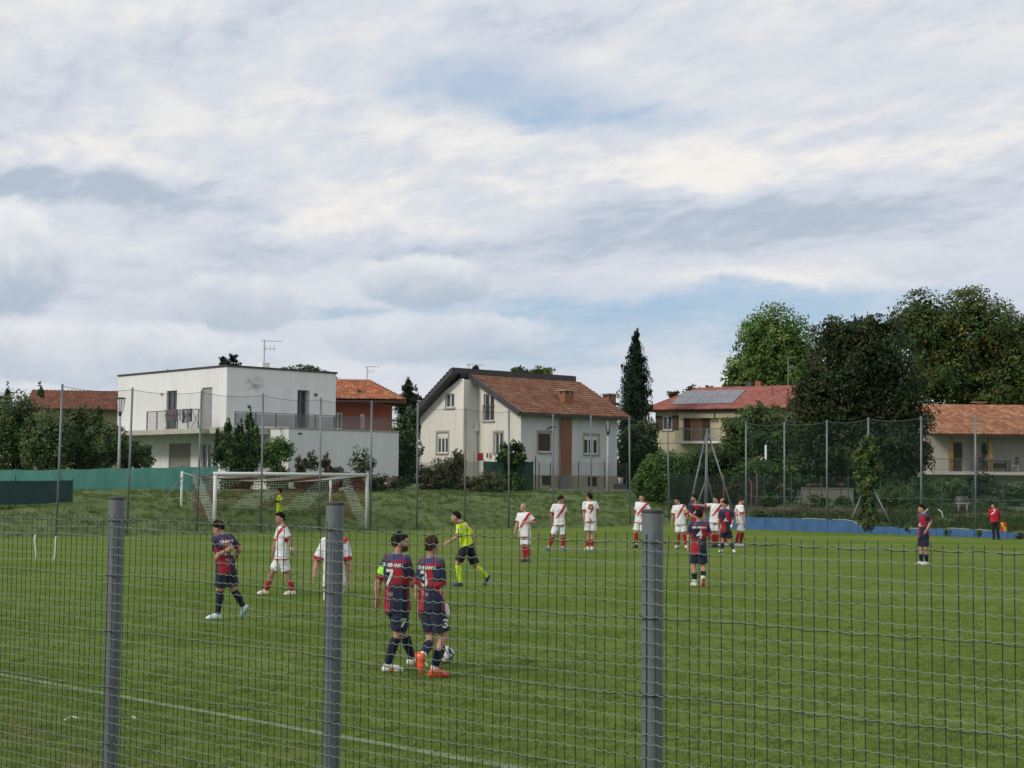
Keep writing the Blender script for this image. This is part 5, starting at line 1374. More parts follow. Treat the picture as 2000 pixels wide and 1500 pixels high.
# bucket by the house corner
bk = P(1212, 952, 93); bz = hz(bk.x, bk.y)
tag(MB().lathe([(.13, 0), (.18, .38), (.19, .40), (.17, .39)], (0, 0, 0), 14).build('white_bucket', M_FRAME, None, True, (bk.x, bk.y, bz + .55)), 'white bucket on a dark crate by the house corner', 'bucket')
tag(MB().box(-.45, .45, -.3, .3, 0, .12).box(-.42, .42, -.27, .27, .12, .549).build('dark_crate', M_DARKMETAL, None, False, (bk.x, bk.y, bz)), 'dark plastic crate by the pale house corner', 'crate')

# ------------------------------------------------------------------ lamp posts
def lamp(px, Y, ytop, label):
    b = P(px, 950, Y); z0 = hz(b.x, b.y); zt = P(px, ytop, Y).z - z0
    t = thing('lamp_post', label, 'lamp post', (b.x, b.y, z0), 0, None)
    k = .25 if px < 600 else .17
    MB().tube([(0, 0, -.2), (0, 0, zt - .95)], [.085, .06], 10).build('pole', mat('lamp_pole_grey', (.42, .44, .45), (.34, .36, .37), scale=4, rough=.5), t, True)
    MB().lathe([(.06, zt - .95), (.09, zt - .85), (.10, zt - .72), (.07, zt - .70)], (0, 0, 0), 12).build('lamp_socket', M_DARKMETAL, t)
    mb = MB()
    for i in range(4):
        a = i * math.pi / 2 + .5; mb.tube([(.13 * math.cos(a), .13 * math.sin(a), zt - .75), (k * math.cos(a), k * math.sin(a), zt - .04)], .018, 5)
    mb.lathe([(k + .02, zt - .05), (k + .03, zt - .02), (k + .02, zt), (.05, zt + .03)], (0, 0, 0), 16) if px < 600 else mb.tube([(k * math.cos(q), k * math.sin(q), zt - .04) for q in np.linspace(0, 6.283, 17)], .018, 5)
    mb.build('lantern_frame', M_DARKMETAL, t)
    MB().lathe([(k * .35, zt - .72), (k * .62, zt - .42), (k * .9, zt - .06)], (0, 0, 0), 16).build('lantern_glass', mat('lantern_glass', (.5, .52, .54), (.45, .47, .5), scale=3, rough=.2, trans=.75), t, True)
lamp(231, 76, 777, 'pale lamp post with flared lantern at the teal fence')
lamp(1187, 90, 820, 'slim white lamp post with forked lantern before the pale house side')

# ------------------------------------------------------------------ green mesh fence and things in the right-hand gardens
pts = []; zt = []; zb = []
for px, Y, yt in ((1308, 84, 925), (1346, 84.5, 928), (1441, 84.5, 928), (1493, 84, 928), (1546, 83.5, 929), (1605, 83, 930), (1657, 82.5, 931), (1720, 82, 934), (1782, 81, 936), (1840, 80, 938), (1900, 79, 940), (1960, 78, 942), (2040, 77, 945)):
    p = P(px, yt, Y); pts.append((p.x, p.y)); zt.append(p.z); zb.append(hz(p.x, p.y))
M_MESHD = mat('dark_mesh', (.010, .022, .017), (.016, .03, .024), scale=2, rough=.9, trans=.42)
M_MESHL = mat('light_mesh', (.02, .045, .035), (.03, .06, .045), scale=2, rough=.9, trans=.83)
cloth_fence('mesh_fence', 'dark green mesh fence dividing the gardens behind the blue wall', pts, zt, zb, lambda i: M_MESHD if i < 3 else M_MESHL, sagz=.03, pn='mesh_panel', pm=mat('grey_green_post', (.05, .075, .065), (.07, .095, .085), scale=5, rough=.7))
# low garden wall and pale outhouse wall
a = P(1455, 1003, 79); b = P(1735, 1003, 76)
az_ = hz((a.x + b.x) / 2, (a.y + b.y) / 2)
gw = thing('garden_wall', 'low brown block wall behind the blue pitch wall', 'wall', (a.x, a.y, az_))
dv = Vector((b.x - a.x, b.y - a.y, 0)); n_ = 16; rngw = random.Random(8)
M_BLOCK = mat('brown_block', (.085, .065, .045), (.13, .105, .075), scale=4, rough=.95, bump=.4)
for r_ in range(2):
    for i in range(n_):
        q0 = (i + .5 * (r_ % 2)) / n_; q1 = min(1, q0 + 1 / n_)
        if q0 >= 1: continue
        p0 = dv * q0; p1 = dv * q1; w = .16 + rngw.uniform(-.01, .01)
        MB().slab(p0 + Vector((.01, 0, .09 + r_ * .19)), p1 + Vector((-.01, 0, .09 + r_ * .19)), (0, 0, 1), .18, w).build('block', M_BLOCK, gw)
a = P(1568, 985, 88); ah = hz(a.x, a.y)
tag(MB().box(0, 3.0, 0, .25, -.1, 1.05).box(-.05, 3.05, -.05, .3, 1.051, 1.11).build('outhouse_wall', mat('old_plaster', (.24, .22, .185), (.18, .165, .14), scale=2, rough=.95), None, False, (a.x, a.y, ah)), 'pale plastered wall behind the stepladder', 'wall')
# stepladder
a = P(1565, 990, 82); ah = hz(a.x, a.y)
ld = thing('stepladder', 'grey stepladder standing in the vegetable garden', 'ladder', (a.x, a.y, ah), .3)
for sy, sx in ((-.25, -1), (.25, -1), (-.25, 1), (.25, 1)):
    MB().tube([(sx * .42, sy, 0), (sx * .05, sy * .6, 1.15)], .022, 6).build('rail', M_GALV, ld)
for i in range(5):
    q = (i + .6) / 5.5; MB().box(-.42 + .37 * q - .04, -.42 + .37 * q + .04, -.25 + .1 * q, .25 - .1 * q, 1.15 * q - .015, 1.15 * q + .015).build('step', M_GALV, ld)
# row of orange flower boxes, pink-stemmed stakes
rng = random.Random(12)
for i, (px, py, lb) in enumerate(((1437, 948, 'orange flowers beside the garden stake'), (1455, 947, 'orange flowers between two garden stakes'), (1473, 947, 'orange flowers under the tall pink stake'), (1528, 948, 'orange flowers on the dark bed left of the stepladder'), (1582, 947, 'orange flowers above the stepladder top'), (1596, 946, 'orange flowers before the pale outhouse wall'), (1644, 946, 'orange flowers left of the vine pole'))):
    plant('flower_clump', lb, 'flowers', [(px, py, 9, 2.6)], 84.6, [(.36, .13, .05), (.42, .22, .10), (.20, .10, .05)], leaf=.10, dens=2.6, limbs=6, trunk=.02)
for px, yt, yb, lb in ((1478, 918, 985, 'tall pinkish garden stake with a bent hook'), (1413, 922, 945, 'short pink and white garden stake'), (1467, 935, 975, 'thin brown garden stake')):
    a = P(px, 985, 83.4); z0 = hz(a.x, a.y); zt_ = P(px, yt, 83.4).z - z0
    tag(MB().tube([(0, 0, 0), (.02, 0, zt_ * .6), (.0, 0, zt_ * .9), (-.15, 0, zt_)], [.035, .03, .03, .015], 6).build('garden_stake', mat('stake_pink', (.30, .12, .11), (.22, .09, .08), scale=8, rough=.8), None, True, (a.x, a.y, z0)), lb, 'stake')
# white pipe behind the hedge
a = P(1496, 950, 94); z0 = hz(a.x, a.y)
tag(MB().tube([(0, 0, 0), (0, 0, P(1496, 869, 94).z - z0)], .07, 8).build('white_pipe', M_WHITE, None, True, (a.x, a.y, z0)), 'white pipe rising from the long hedge row', 'pipe')
# wooden boards / pallets by the far right
for px, py, w, ang_, lb in ((1955, 1005, 2.6, .1, 'grey plank rail behind the linesman'), (1880, 983, .7, .0, 'pale short plank on the dark water barrel')):
    a = P(px, py, 78); tag(MB().box(-w / 2, w / 2, -.04, .04, -.04, .04).box(-w / 2 + .1, -w / 2 + .16, -.03, .03, -(a.z - hz(a.x, a.y)), -.041).box(w / 2 - .16, w / 2 - .1, -.03, .03, -(a.z - hz(a.x, a.y)), -.041).build('plank_rail', M_CONC, None, False, a), lb, 'plank')
a = P(1878, 1000, 79.5); z0 = hz(a.x, a.y)
tag(MB().lathe([(.34, 0), (.38, .3), (.38, .55), (.33, .82), (.30, .84)], (0, 0, 0), 16).build('water_barrel', M_DARKMETAL, None, True, (a.x, a.y, z0)), 'dark water barrel in the garden behind the netting', 'barrel')

# ------------------------------------------------------------------ training arches, litter
M_ARC = mat('white_plastic', (.70, .74, .66), (.60, .65, .56), scale=8, rough=.5)
a = G(80, 1097); s_ = a.y / F
ar = thing('training_arch', 'pair of white curved training poles on the grass before the bank', 'training poles', a)
for dx, dpx in ((-11, ((0, 0), (1, 14), (-1, 30), (-3, 42), (-1, 52))), (23, ((0, 0), (3, 10), (4, 26), (4, 42), (6, 50)))):
    MB().tube([((dx + x) * s_, 0, z * s_) for x, z in dpx], .022, 8).build('pole', M_ARC, ar, True)
a = P(1820, 1000, 74); z0 = hz(a.x, a.y); O = Vector((a.x, a.y, z0))
ar = thing('training_arch', 'pale green plastic arch standing in the garden behind the standing player', 'training poles', O)
for seq in (((1813, 994), (1808, 998), (1806, 1003), (1805, 1016)), ((1833, 995), (1839, 1000), (1841, 1006), (1842, 1018))):
    MB().tube([P(x, y, 74) - O for x, y in seq[:-1]] + [Vector((P(*seq[-1], 74).x - O.x, 0, 0))], .028, 8).build('pole', M_ARC, ar, True)
for px, py, lb, ln_ in ((139, 1409, 'white paper strip lying on the worn grass', .14), (258, 1409, 'small white scrap on the worn grass', .06)):
    a = G(px, py); tag(MB().add([(-ln_ / 2, -.02, .012), (ln_ / 2, -.015, .03), (ln_ / 2, .025, .034), (-ln_ / 2, .02, .018), (0, -.02, .05), (0, .02, .052)], [(0, 4, 5, 3), (4, 1, 2, 5)]).build('litter', M_FRAME, None, False, a), lb, 'litter')
# ------------------------------------------------------------------ people: signed-distance bodies turned into one surface each
def surface_net(S, lo, h):
    """S: values on grid nodes; returns verts, quads of the zero surface"""
    neg = S < 0
    nx, ny, nz = S.shape
    cnt = np.zeros((nx - 1, ny - 1, nz - 1), np.int8)
    for i in (0, 1):
        for j in (0, 1):
            for k in (0, 1): cnt += neg[i:nx - 1 + i, j:ny - 1 + j, k:nz - 1 + k]
    mask = (cnt > 0) & (cnt < 8)
    ci = np.argwhere(mask); n = len(ci)
    idx = -np.ones(mask.shape, np.int32); idx[mask] = np.arange(n)
    acc = np.zeros((n, 3)); num = np.zeros(n)
    I, J, K = ci.T
    for ax in range(3):
        for p in (0, 1):
            for q in (0, 1):
                o = [0, 0, 0]; oth = [a for a in range(3) if a != ax]; o[oth[0]] = p; o[oth[1]] = q
                e = list(o); e[ax] += 1
                a = S[I + o[0], J + o[1], K + o[2]]; b = S[I + e[0], J + e[1], K + e[2]]
                m = (a < 0) != (b < 0); t = np.where(m, a / (a - b + 1e-12), 0)
                pos = np.tile(np.array(o, float), (n, 1)); pos[:, ax] += t
                acc[m] += pos[m]; num[m] += 1
    V = (ci + acc / num[:, None]) * h + lo
    quads = []
    for ax in range(3):
        a = [slice(None)] * 3; b = [slice(None)] * 3; a[ax] = slice(0, -1); b[ax] = slice(1, None)
        ch = neg[tuple(a)] != neg[tuple(b)]
        o1, o2 = [x for x in range(3) if x != ax]
        e = np.argwhere(ch); e = e[(e[:, o1] > 0) & (e[:, o2] > 0) & (e[:, o1] < S.shape[o1] - 1) & (e[:, o2] < S.shape[o2] - 1)]
        def cell(d1, d2):
            c = e.copy(); c[:, o1] -= d1; c[:, o2] -= d2; return idx[c[:, 0], c[:, 1], c[:, 2]]
        q = np.stack([cell(1, 1), cell(0, 1), cell(0, 0), cell(1, 0)], 1)
        s = neg[e[:, 0], e[:, 1], e[:, 2]]
        if ax == 1: s = ~s
        q[~s] = q[~s][:, ::-1]
        quads.append(q)
    return V, np.concatenate(quads)

class Field:
    def __init__(s, lo, hi, h):
        s.h = h; s.lo = np.array(lo) - 3 * h; n = np.ceil((np.array(hi) + 3 * h - s.lo) / h).astype(int) + 1
        s.S = np.full(n, 9.0, np.float32); s.n = n
        s.ax = [s.lo[i] + np.arange(n[i]) * h for i in range(3)]
    def block(s, lo, hi):
        a = np.clip(np.floor((np.array(lo) - s.lo) / s.h).astype(int), 0, s.n); b = np.clip(np.ceil((np.array(hi) - s.lo) / s.h).astype(int) + 1, 0, s.n)
        sl = tuple(slice(a[i], b[i]) for i in range(3))
        if min(b - a) <= 0: return None, None
        X, Y, Z = np.meshgrid(s.ax[0][sl[0]], s.ax[1][sl[1]], s.ax[2][sl[2]], indexing='ij')
        return sl, np.stack([X, Y, Z], -1)
    def put(s, sl, d, k):
        a = s.S[sl]
        if k > 0:
            hh = np.maximum(k - np.abs(a - d), 0) / k; s.S[sl] = np.minimum(a, d) - hh * hh * k * .25
        else: s.S[sl] = np.minimum(a, d)
    def cone(s, a, b, ra, rb, k=.02, flat=False):
        a = np.array(a, float); b = np.array(b, float); m = max(ra, rb) + k + 2 * s.h
        sl, p = s.block(np.minimum(a, b) - m, np.maximum(a, b) + m)
        if sl is None: return
        ab = b - a; tu = ((p - a) @ ab) / (ab @ ab + 1e-9); t = np.clip(tu, 0, 1.6 if flat else 1)
        d = np.linalg.norm(p - a - t[..., None] * ab, axis=-1) - (ra + (rb - ra) * t)
        if flat: d = np.maximum(d, (tu - 1) * np.linalg.norm(ab))
        s.put(sl, d, k)
    def ell(s, c, ax, r, k=.02):
        """ellipsoid: centre, 3 axis rows, radii"""
        c = np.array(c, float); A = np.array(ax, float); r = np.array(r, float); m = max(r) + k + 2 * s.h
        sl, p = s.block(c - m, c + m)
        if sl is None: return
        q = ((p - c) @ A.T) / r; l = np.linalg.norm(q, axis=-1)
        d = (l - 1) * min(r) * .5 + .5 * (l - 1) * np.linalg.norm(p - c, axis=-1) / (l + 1e-6)
        s.put(sl, d, k)
    def loft(s, o, A, L, prof, k=.03):
        """elliptic tube: origin, axes (right, fwd, up), length; prof rows (t, half width, half depth)"""
        o = np.array(o, float); A = np.array(A, float); prof = np.array(prof); w = max(prof[:, 1].max(), prof[:, 2].max())
        e0 = o + A[2] * L * prof[0, 0]; e1 = o + A[2] * L * prof[-1, 0]; m = w + k + 2 * s.h
        sl, p = s.block(np.minimum(e0, e1) - m, np.maximum(e0, e1) + m)
        if sl is None: return
        q = (p - o) @ A.T; t = q[..., 2] / L; tc = np.clip(t, prof[0, 0], prof[-1, 0])
        a = np.interp(tc, prof[:, 0], prof[:, 1]); b = np.interp(tc, prof[:, 0], prof[:, 2])
        rr = (np.abs(q[..., 0] / a) ** 2.3 + np.abs(q[..., 1] / b) ** 2.3) ** (1 / 2.3)
        d = (rr - 1) * np.minimum(a, b); out = np.abs(t - tc) * L
        d = np.where(out > 0, np.maximum(d, 0) * .6 + out, d); d = np.maximum(d, np.where(out > 0, out, -9))
        s.put(sl, d, k)
    def net(s): return surface_net(s.S, s.lo, s.h)

def wrinkle(V, seed, amp, sc=1.0):
    rng = np.random.RandomState(seed); d = np.zeros(len(V))
    for i in range(7):
        f = rng.normal(size=3) * np.array([15, 15, 15]) * sc; f[2] *= 1.3 if i % 2 else .5; ph = rng.rand() * 6.28
        g = rng.normal(size=3) * 7 * sc
        d += np.sin(V @ f + ph + 1.2 * np.sin(V @ g + ph * 2)) * (1.0 / (1 + .25 * i))
    return d * amp / 3.2
def normals(V, Q):
    n = np.cross(V[Q[:, 2]] - V[Q[:, 0]], V[Q[:, 3]] - V[Q[:, 1]]); N = np.zeros_like(V)
    for i in range(4): np.add.at(N, Q[:, i], n)
    return N / (np.linalg.norm(N, axis=1, keepdims=True) + 1e-9)

M_SKIN = mat_attr('skin', rough=.55, var=.06, scale=25, spec=.35)
M_CLOTH = mat_attr('jersey_cloth', rough=.8, var=.07, scale=14, bump=.15, bscale=90, spec=.25, sheen=.15)
M_HAIR = mat_attr('hair', rough=.75, var=.45, scale=60, bump=.8, bscale=110, spec=.12)
M_SHOE = mat_attr('boot', rough=.4, var=.12, scale=30, spec=.5)
NAVY = np.array((.012, .016, .045)); CRIM = np.array((.30, .014, .028)); WHT = np.array((.72, .73, .75)); RED = np.array((.42, .014, .024)); BLK = np.array((.010, .010, .012)); YEL = np.array((.56, .74, .015)); KEEP = np.array((.42, .58, .012))

def number_mesh(txt, size, bold=.0):
    cu = bpy.data.curves.new('num', 'FONT'); cu.body = txt; cu.size = size; cu.align_x = 'CENTER'; cu.align_y = 'CENTER'; cu.resolution_u = 3; cu.offset = bold
    ob = bpy.data.objects.new('num', cu); COL.objects.link(ob)
    dg = bpy.context.evaluated_depsgraph_get(); dg.update()
    me = bpy.data.meshes.new_from_object(ob.evaluated_get(dg)); bpy.data.objects.remove(ob); bpy.data.curves.remove(cu)
    bm = bmesh.new(); bm.from_mesh(me); bmesh.ops.triangulate(bm, faces=bm.faces)
    for it in range(3):
        es = [e for e in bm.edges if e.calc_length() > .035]
        if not es: break
        bmesh.ops.subdivide_edges(bm, edges=es, cuts=1); bmesh.ops.triangulate(bm, faces=bm.faces)
    V = np.array([v.co[:] for v in bm.verts]); Fc = [tuple(v.index for v in f.verts) for f in bm.faces]; bm.free(); bpy.data.meshes.remove(me)
    return V, Fc

def person(sp):
    gx, gy = sp['g']; d = G(gx, gy).y; base = G(gx, gy); k = d / F
    S = sp.get('S', (gy - sp['top']) * k / 1.79)
    h = sp.get('vox', .016)
    root = thing('person', sp['label'], 'person', (base.x, base.y, 0))
    O = np.array((base.x, base.y, 0.0))
    def pp(px, py, dy=0.0): return np.array(P(px, py, d + dy)) - O
    def face(a): return np.array((math.sin(R(a)), -math.cos(R(a)), 0.0))
    f = face(sp['yaw']); rt = np.array((f[1], -f[0], 0.0))
    pel = pp(*sp['pel'], sp.get('pdy', 0)); neck = pp(*sp['neck'], sp.get('ndy', 0))
    up = neck - pel; TL = np.linalg.norm(up); up = up / TL
    rt = rt - up * (rt @ up); rt /= np.linalg.norm(rt); fw = np.cross(up, rt)
    if fw @ f < 0: fw = -fw
    A = np.array([rt, fw, up])
    sh = {}; hip = {}
    for sd_, sg in (('L', -1), ('R', 1)):
        sh[sd_] = pel + up * TL * .895 + rt * sg * .165 * S; hip[sd_] = pel + rt * sg * .088 * S - up * .03 * S
    J = {}
    for sd_ in 'LR':
        e = sp[sd_]['e']; w = sp[sd_]['w']
        es = pp(e[0], e[1], sh[sd_][1] + (e[2] if len(e) > 2 else 0.0)); ws = pp(w[0], w[1], es[1] + (w[2] if len(w) > 2 else 0.0))
        J['e' + sd_] = es; J['w' + sd_] = ws
        kn = sp[sd_ + 'L']['k']; an = sp[sd_ + 'L']['a']; 
        ks = pp(kn[0], kn[1], hip[sd_][1] + (kn[2] if len(kn) > 2 else 0.0)); as_ = pp(an[0], an[1], ks[1] + (an[2] if len(an) > 2 else 0.0))
        if not sp[sd_ + 'L'].get('p'): as_[2] = .088 * S
        J['k' + sd_] = ks; J['a' + sd_] = as_
    # head frame
    hc = pp(*sp['head'], sp.get('hdy', 0)); hf = face(sp['hyaw']); pt = R(sp.get('hpitch', 0)); hf = hf * math.cos(pt) + np.array((0, 0, math.sin(pt)))
    hr = np.array((hf[1], -hf[0], 0.0)); hr /= np.linalg.norm(hr); hu = np.cross(hr, hf); 
    if hu[2] < 0: hu = -hu
    H = np.array([hr, hf, hu]); hs = S * sp.get('hs', 1.0)
    def hp(x, y, z): return hc + (hr * x + hf * y + hu * z) * hs
    allp = [hc, pel, neck] + list(J.values()) + list(sh.values()); lo = np.min(allp, 0) - .26 * S; hi = np.max(allp, 0) + .26 * S; lo[2] = -.02
    # ---- body
    B = Field(lo, hi, h)
    B.ell(hp(0, -.012, .022), H, np.array((.074, .096, .100)) * hs, .02); B.ell(hp(0, .028, -.048), H, np.array((.056, .066, .064)) * hs, .03)
    B.cone(hp(0, .088, .012), hp(0, .112, -.024), .007 * hs, .013 * hs, .012); B.cone(hp(-.032, .078, .026), hp(.032, .078, .026), .011 * hs, .011 * hs, .014); B.ell(hp(0, .074, -.092), H, np.array((.022, .018, .018)) * hs, .02)
    B.cone(hp(-.018, .090, -.058), hp(.018, .090, -.058), .009 * hs, .009 * hs, .01)
    for sg in (-1, 1): B.ell(hp(sg * .076, -.008, -.012), H, np.array((.012, .022, .032)) * hs, .008)
    B.cone(hp(0, -.022, -.05), neck + up * .0, .054 * S, .060 * S, .03)
    B.loft(pel, A, TL, [(-.10, .14 * S, .10 * S), (0, .160 * S, .110 * S), (.25, .145 * S, .100 * S), (.45, .150 * S, .105 * S), (.7, .168 * S, .118 * S), (.88, .155 * S, .100 * S), (.97, .09 * S, .07 * S)], .04)
    for sd_ in 'LR':
        e, w = J['e' + sd_], J['w' + sd_]
        B.cone(neck - up * .06 * S, sh[sd_] - up * .015, .040 * S, .044 * S, .04)
        B.cone(sh[sd_], e, .052 * S, .040 * S, .03); m = e * .65 + w * .35; B.cone(e, m, .040 * S, .041 * S, .02); B.cone(m, w, .041 * S, .027 * S, .02)
        # hand: palm, four fingers, thumb
        hd = (w - e) / np.linalg.norm(w - e); tgt = sp[sd_].get('h')
        if tgt is not None: hd = np.array(tgt, float); hd /= np.linalg.norm(hd)
        side_ = np.cross(hd, rt * (1 if sd_ == 'R' else -1)); side_ /= np.linalg.norm(side_) + 1e-9     # roughly fore-aft
        if side_ @ fw < 0: side_ = -side_
        thin = np.cross(hd, side_); pc = w + hd * .052 * S
        B.ell(pc, np.array([side_, thin, hd]), np.array((.040, .017, .054)) * S, .012)
        curl = -rt * (1 if sd_ == 'R' else -1); cu_ = sp[sd_].get('curl', .35)
        for q, (off, ln) in enumerate(((-.030, .066), (-.010, .076), (.011, .072), (.030, .056))):
            a0 = pc + hd * .040 * S + side_ * -off * S; a1 = a0 + (hd + curl * cu_ * .5) * ln * .55 * S; a2 = a1 + (hd + curl * cu_ * 1.6) / math.hypot(1, cu_ * 1.6) * ln * .5 * S
            B.cone(a0, a1, .0098 * S, .0088 * S, .004); B.cone(a1, a2, .0088 * S, .0075 * S, .003)
        t0 = w + hd * .022 * S + side_ * .028 * S; t1 = t0 + (side_ * .7 + hd * .7) * .036 * S; t2 = t1 + (side_ * .25 + hd) * .032 * S
        B.cone(t0, t1, .013 * S, .010 * S, .006); B.cone(t1, t2, .010 * S, .008 * S, .003)
        kn, an = J['k' + sd_], J['a' + sd_]; hp_ = hip[sd_]
        B.cone(hp_, kn, .088 * S, .056 * S, .04); m = kn * .68 + an * .32 - fw * .012; B.cone(kn, m, .054 * S, .056 * S, .02); B.cone(m, an, .056 * S, .036 * S, .02)
        B.cone(an, an - np.array((0, 0, .04 * S)), .036 * S, .036 * S, .01)
    V, Q = B.net()
    q = ((V - hc) @ H.T) / hs; sk = np.array(sp.get('skin', (.42, .235, .165))); C = np.tile(sk, (len(V), 1))
    ish = (np.linalg.norm(q, axis=1) < .17)
    def spot(x, y, z, r, col, amt=1.0):
        dd = np.linalg.norm(q - np.array((x, y, z)), axis=1); w = np.clip(1.4 - dd / r, 0, 1)[:, None] * amt * ish[:, None]; C[:] = C * (1 - w) + np.array(col) * w
    rr_ = max(.012, h * .75)
    for sg in (-1, 1): spot(sg * .031, .088, .006, rr_, (.05, .03, .025), .8); spot(sg * .032, .09, .030, rr_ * 1.1, (.06, .035, .025), .6); spot(sg * .075, -.005, -.012, .03, sk * np.array((1.05, .8, .75)), .5)
    spot(0, .10, -.060, rr_ * 1.3, (.30, .10, .08), .6); spot(0, .11, -.022, .02, sk * np.array((1.05, .85, .8)), .5)
    hcol = np.array(sp.get('hair', (.022, .015, .011)))
    if sp.get('beard'):
        w = (sst(q[:, 2], -.022, -.05) * sst(q[:, 1], -.01, .03) * ish * sp['beard'])[:, None]; C = C * (1 - w) + hcol * 1.3 * w
    mesh_obj('body', np_mesh('body', V, Q, C, True), M_SKIN, root)
    # ---- hair
    if sp.get('hairstyle', 'short') != 'bald':
        hv = sp.get('hvol', 1.0); Hf = Field(hc - .17 * hs, hc + .19 * hs, min(h, .011))
        Hf.ell(hp(0, -.016, .028), H, np.array((.083 * (.9 + .1 * hv), .104, .103 + .012 * hv)) * hs, .01)
        if sp.get('quiff'): Hf.cone(hp(-.04, .06, .10), hp(.04, .065, .105), .030 * hs, .030 * hs, .03)
        X, Y, Z = np.meshgrid(*Hf.ax, indexing='ij'); qq = ((np.stack([X, Y, Z], -1) - hc) @ H.T) / hs
        lump = .006 * np.sin(qq[..., 0] * 70 + 2 * np.sin(qq[..., 1] * 60)) + .004 * np.sin(qq[..., 2] * 80 + qq[..., 1] * 50)
        low = np.minimum(.80 * qq[..., 1] + .008, .062) - (.02 if sp.get('long') else 0)
        cut = (low - qq[..., 2]) / 1.28
        cut = np.maximum(cut, (qq[..., 1] - .088))
        Hf.S = np.maximum(Hf.S + lump * sp.get('lump', 1.0), cut * hs).astype(np.float32)
        V, Q = Hf.net(); C = np.tile(hcol, (len(V), 1)) * np.random.RandomState(3).uniform(.8, 1.25, (len(V), 1)); mesh_obj('hair', np_mesh('hair', V, Q, C, True), M_HAIR, root)
    # ---- shirt
    kit = sp['kit']; long_ = kit == 'assist'; hem = sp.get('hem', .13)
    Fd = Field(lo, hi, h)
    Fd.loft(pel, A, TL, [(-hem, .192 * S, .140 * S), (0, .186 * S, .138 * S), (.25, .176 * S, .130 * S), (.5, .176 * S, .130 * S), (.72, .184 * S, .138 * S), (.86, .164 * S, .116 * S), (.945, .100 * S, .086 * S), (.985, .078 * S, .074 * S)], .03)
    sl_ = {}
    for sd_ in 'LR':
        e, w = J['e' + sd_], J['w' + sd_]; se = sh[sd_] + (e - sh[sd_]) * .80
        Fd.cone(neck - up * .050 * S, sh[sd_], .050 * S, .058 * S, .05); Fd.cone(sh[sd_], se if not long_ else e, .060 * S, .076 * S if not long_ else .056 * S, .03, not long_); sl_[sd_] = (sh[sd_], se)
        if long_: Fd.cone(e, w, .058 * S, .045 * S, .02)
    V, Q = Fd.net(); Nn = normals(V, Q)
    loc = (V - pel) @ A.T; u = loc[:, 0] / S; wv = loc[:, 1] / S; v = loc[:, 2] / TL
    V = V + Nn * (wrinkle((V + np.array([sp['g'][0] * .01, 0, 0])) , int(gx), .017 * S, 1.25) * (1 - .5 * sst(v, .6, .9)))[:, None]
    ts = {}; arm = np.zeros(len(V)); cuff = np.zeros(len(V)); sgn = np.zeros(len(V))
    for sd_, sg in (('L', -1), ('R', 1)):
        a, b = sl_[sd_]; ab = b - a; t = ((V - a) @ ab) / (ab @ ab); dd = np.linalg.norm(V - a - np.clip(t, 0, 1)[:, None] * ab, axis=1)
        on = (t > .12) & (dd < .105 * S) & (np.abs(u) > .12); arm[on] = 1; cuff[on & (t > .82)] = 1; sgn[on] = sg; ts[sd_] = (t, on)
    wob = .006 * np.sin(V[:, 2] * 40) 
    if kit == 'white':
        C = np.tile(WHT, (len(V), 1)); 
        if True:
            # sash from his left shoulder to his right hip on the front
            s_ = (u + .145 - (.86 - v) * .42)         # centre line of the band
            band = sst(np.abs(s_ + wob), .058, .044) * (wv > -.01) * (arm < .5) * sst(v, .18, .34)
            fade = (sst(v, .15, .75) * .65 + .35)[:, None]
            C = C * (1 - band[:, None]) + (RED * fade + np.array((.62, .25, .28)) * (1 - fade)) * band[:, None]
            bk = sst(np.abs(u + .05 + (v - .1) * .25), .03, .02) * (wv < 0) * sst(v, .25, .02); C = C * (1 - bk[:, None]) + RED * bk[:, None]
        hm = (v < -hem + .045); C[hm] = RED; C[cuff > .5] = RED
    elif kit == 'navy':
        up_ = sst(v, .34, .50) * (0 if sp.get('halved') else 1); qd = np.tanh(u * 60) * np.tanh(wv * 40 + .0)
        nv = np.where(up_ > .5, qd > 0, qd < 0).astype(float); nv = .5 + (nv - .5) * 1.0
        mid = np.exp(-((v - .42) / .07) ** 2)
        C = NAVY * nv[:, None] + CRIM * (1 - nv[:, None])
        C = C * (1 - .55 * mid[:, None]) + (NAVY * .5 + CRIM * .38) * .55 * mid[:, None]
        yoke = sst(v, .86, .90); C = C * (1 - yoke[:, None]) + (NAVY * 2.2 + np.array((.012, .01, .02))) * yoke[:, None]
        st = sst(np.abs(np.abs(u) - .135), .022, .012) * (v > .80) * (arm < .5); C = C * (1 - st[:, None]) + CRIM * .7 * st[:, None]
        C[arm > .5] = NAVY * 1.15; C[cuff > .5] = CRIM
        ch = sst(np.abs(u - .01 + (v - .5) * .55), .030, .020) * sst(np.abs(v - .50), .085, .06) * (wv > .02); ch = np.maximum(ch, sst(np.abs(v - .45 - u * .25), .024, .014) * sst(np.abs(u + .02), .085, .07) * (wv > .02)); C = C * (1 - ch[:, None]) + WHT * .8 * ch[:, None]
    elif kit == 'ref':
        C = np.tile(YEL, (len(V), 1)); bd = (v > .70) & (v < .84) & (wv < 0) & (np.abs(u + .06) < .05); C[bd] = (.45, .25, .28); C[(v > .955)] = BLK * 2
        bd = (v > .62) & (v < .65) & (wv < 0) & (np.abs(u + .06) < .06); C[bd] = (.15, .2, .02)
        t, on = ts['L']; C[on & (t > .35) & (t < .6)] = (.5, .55, .4)
    elif kit == 'keeper':
        C = np.tile(KEEP, (len(V), 1)); C[cuff > .5] = BLK
    else:
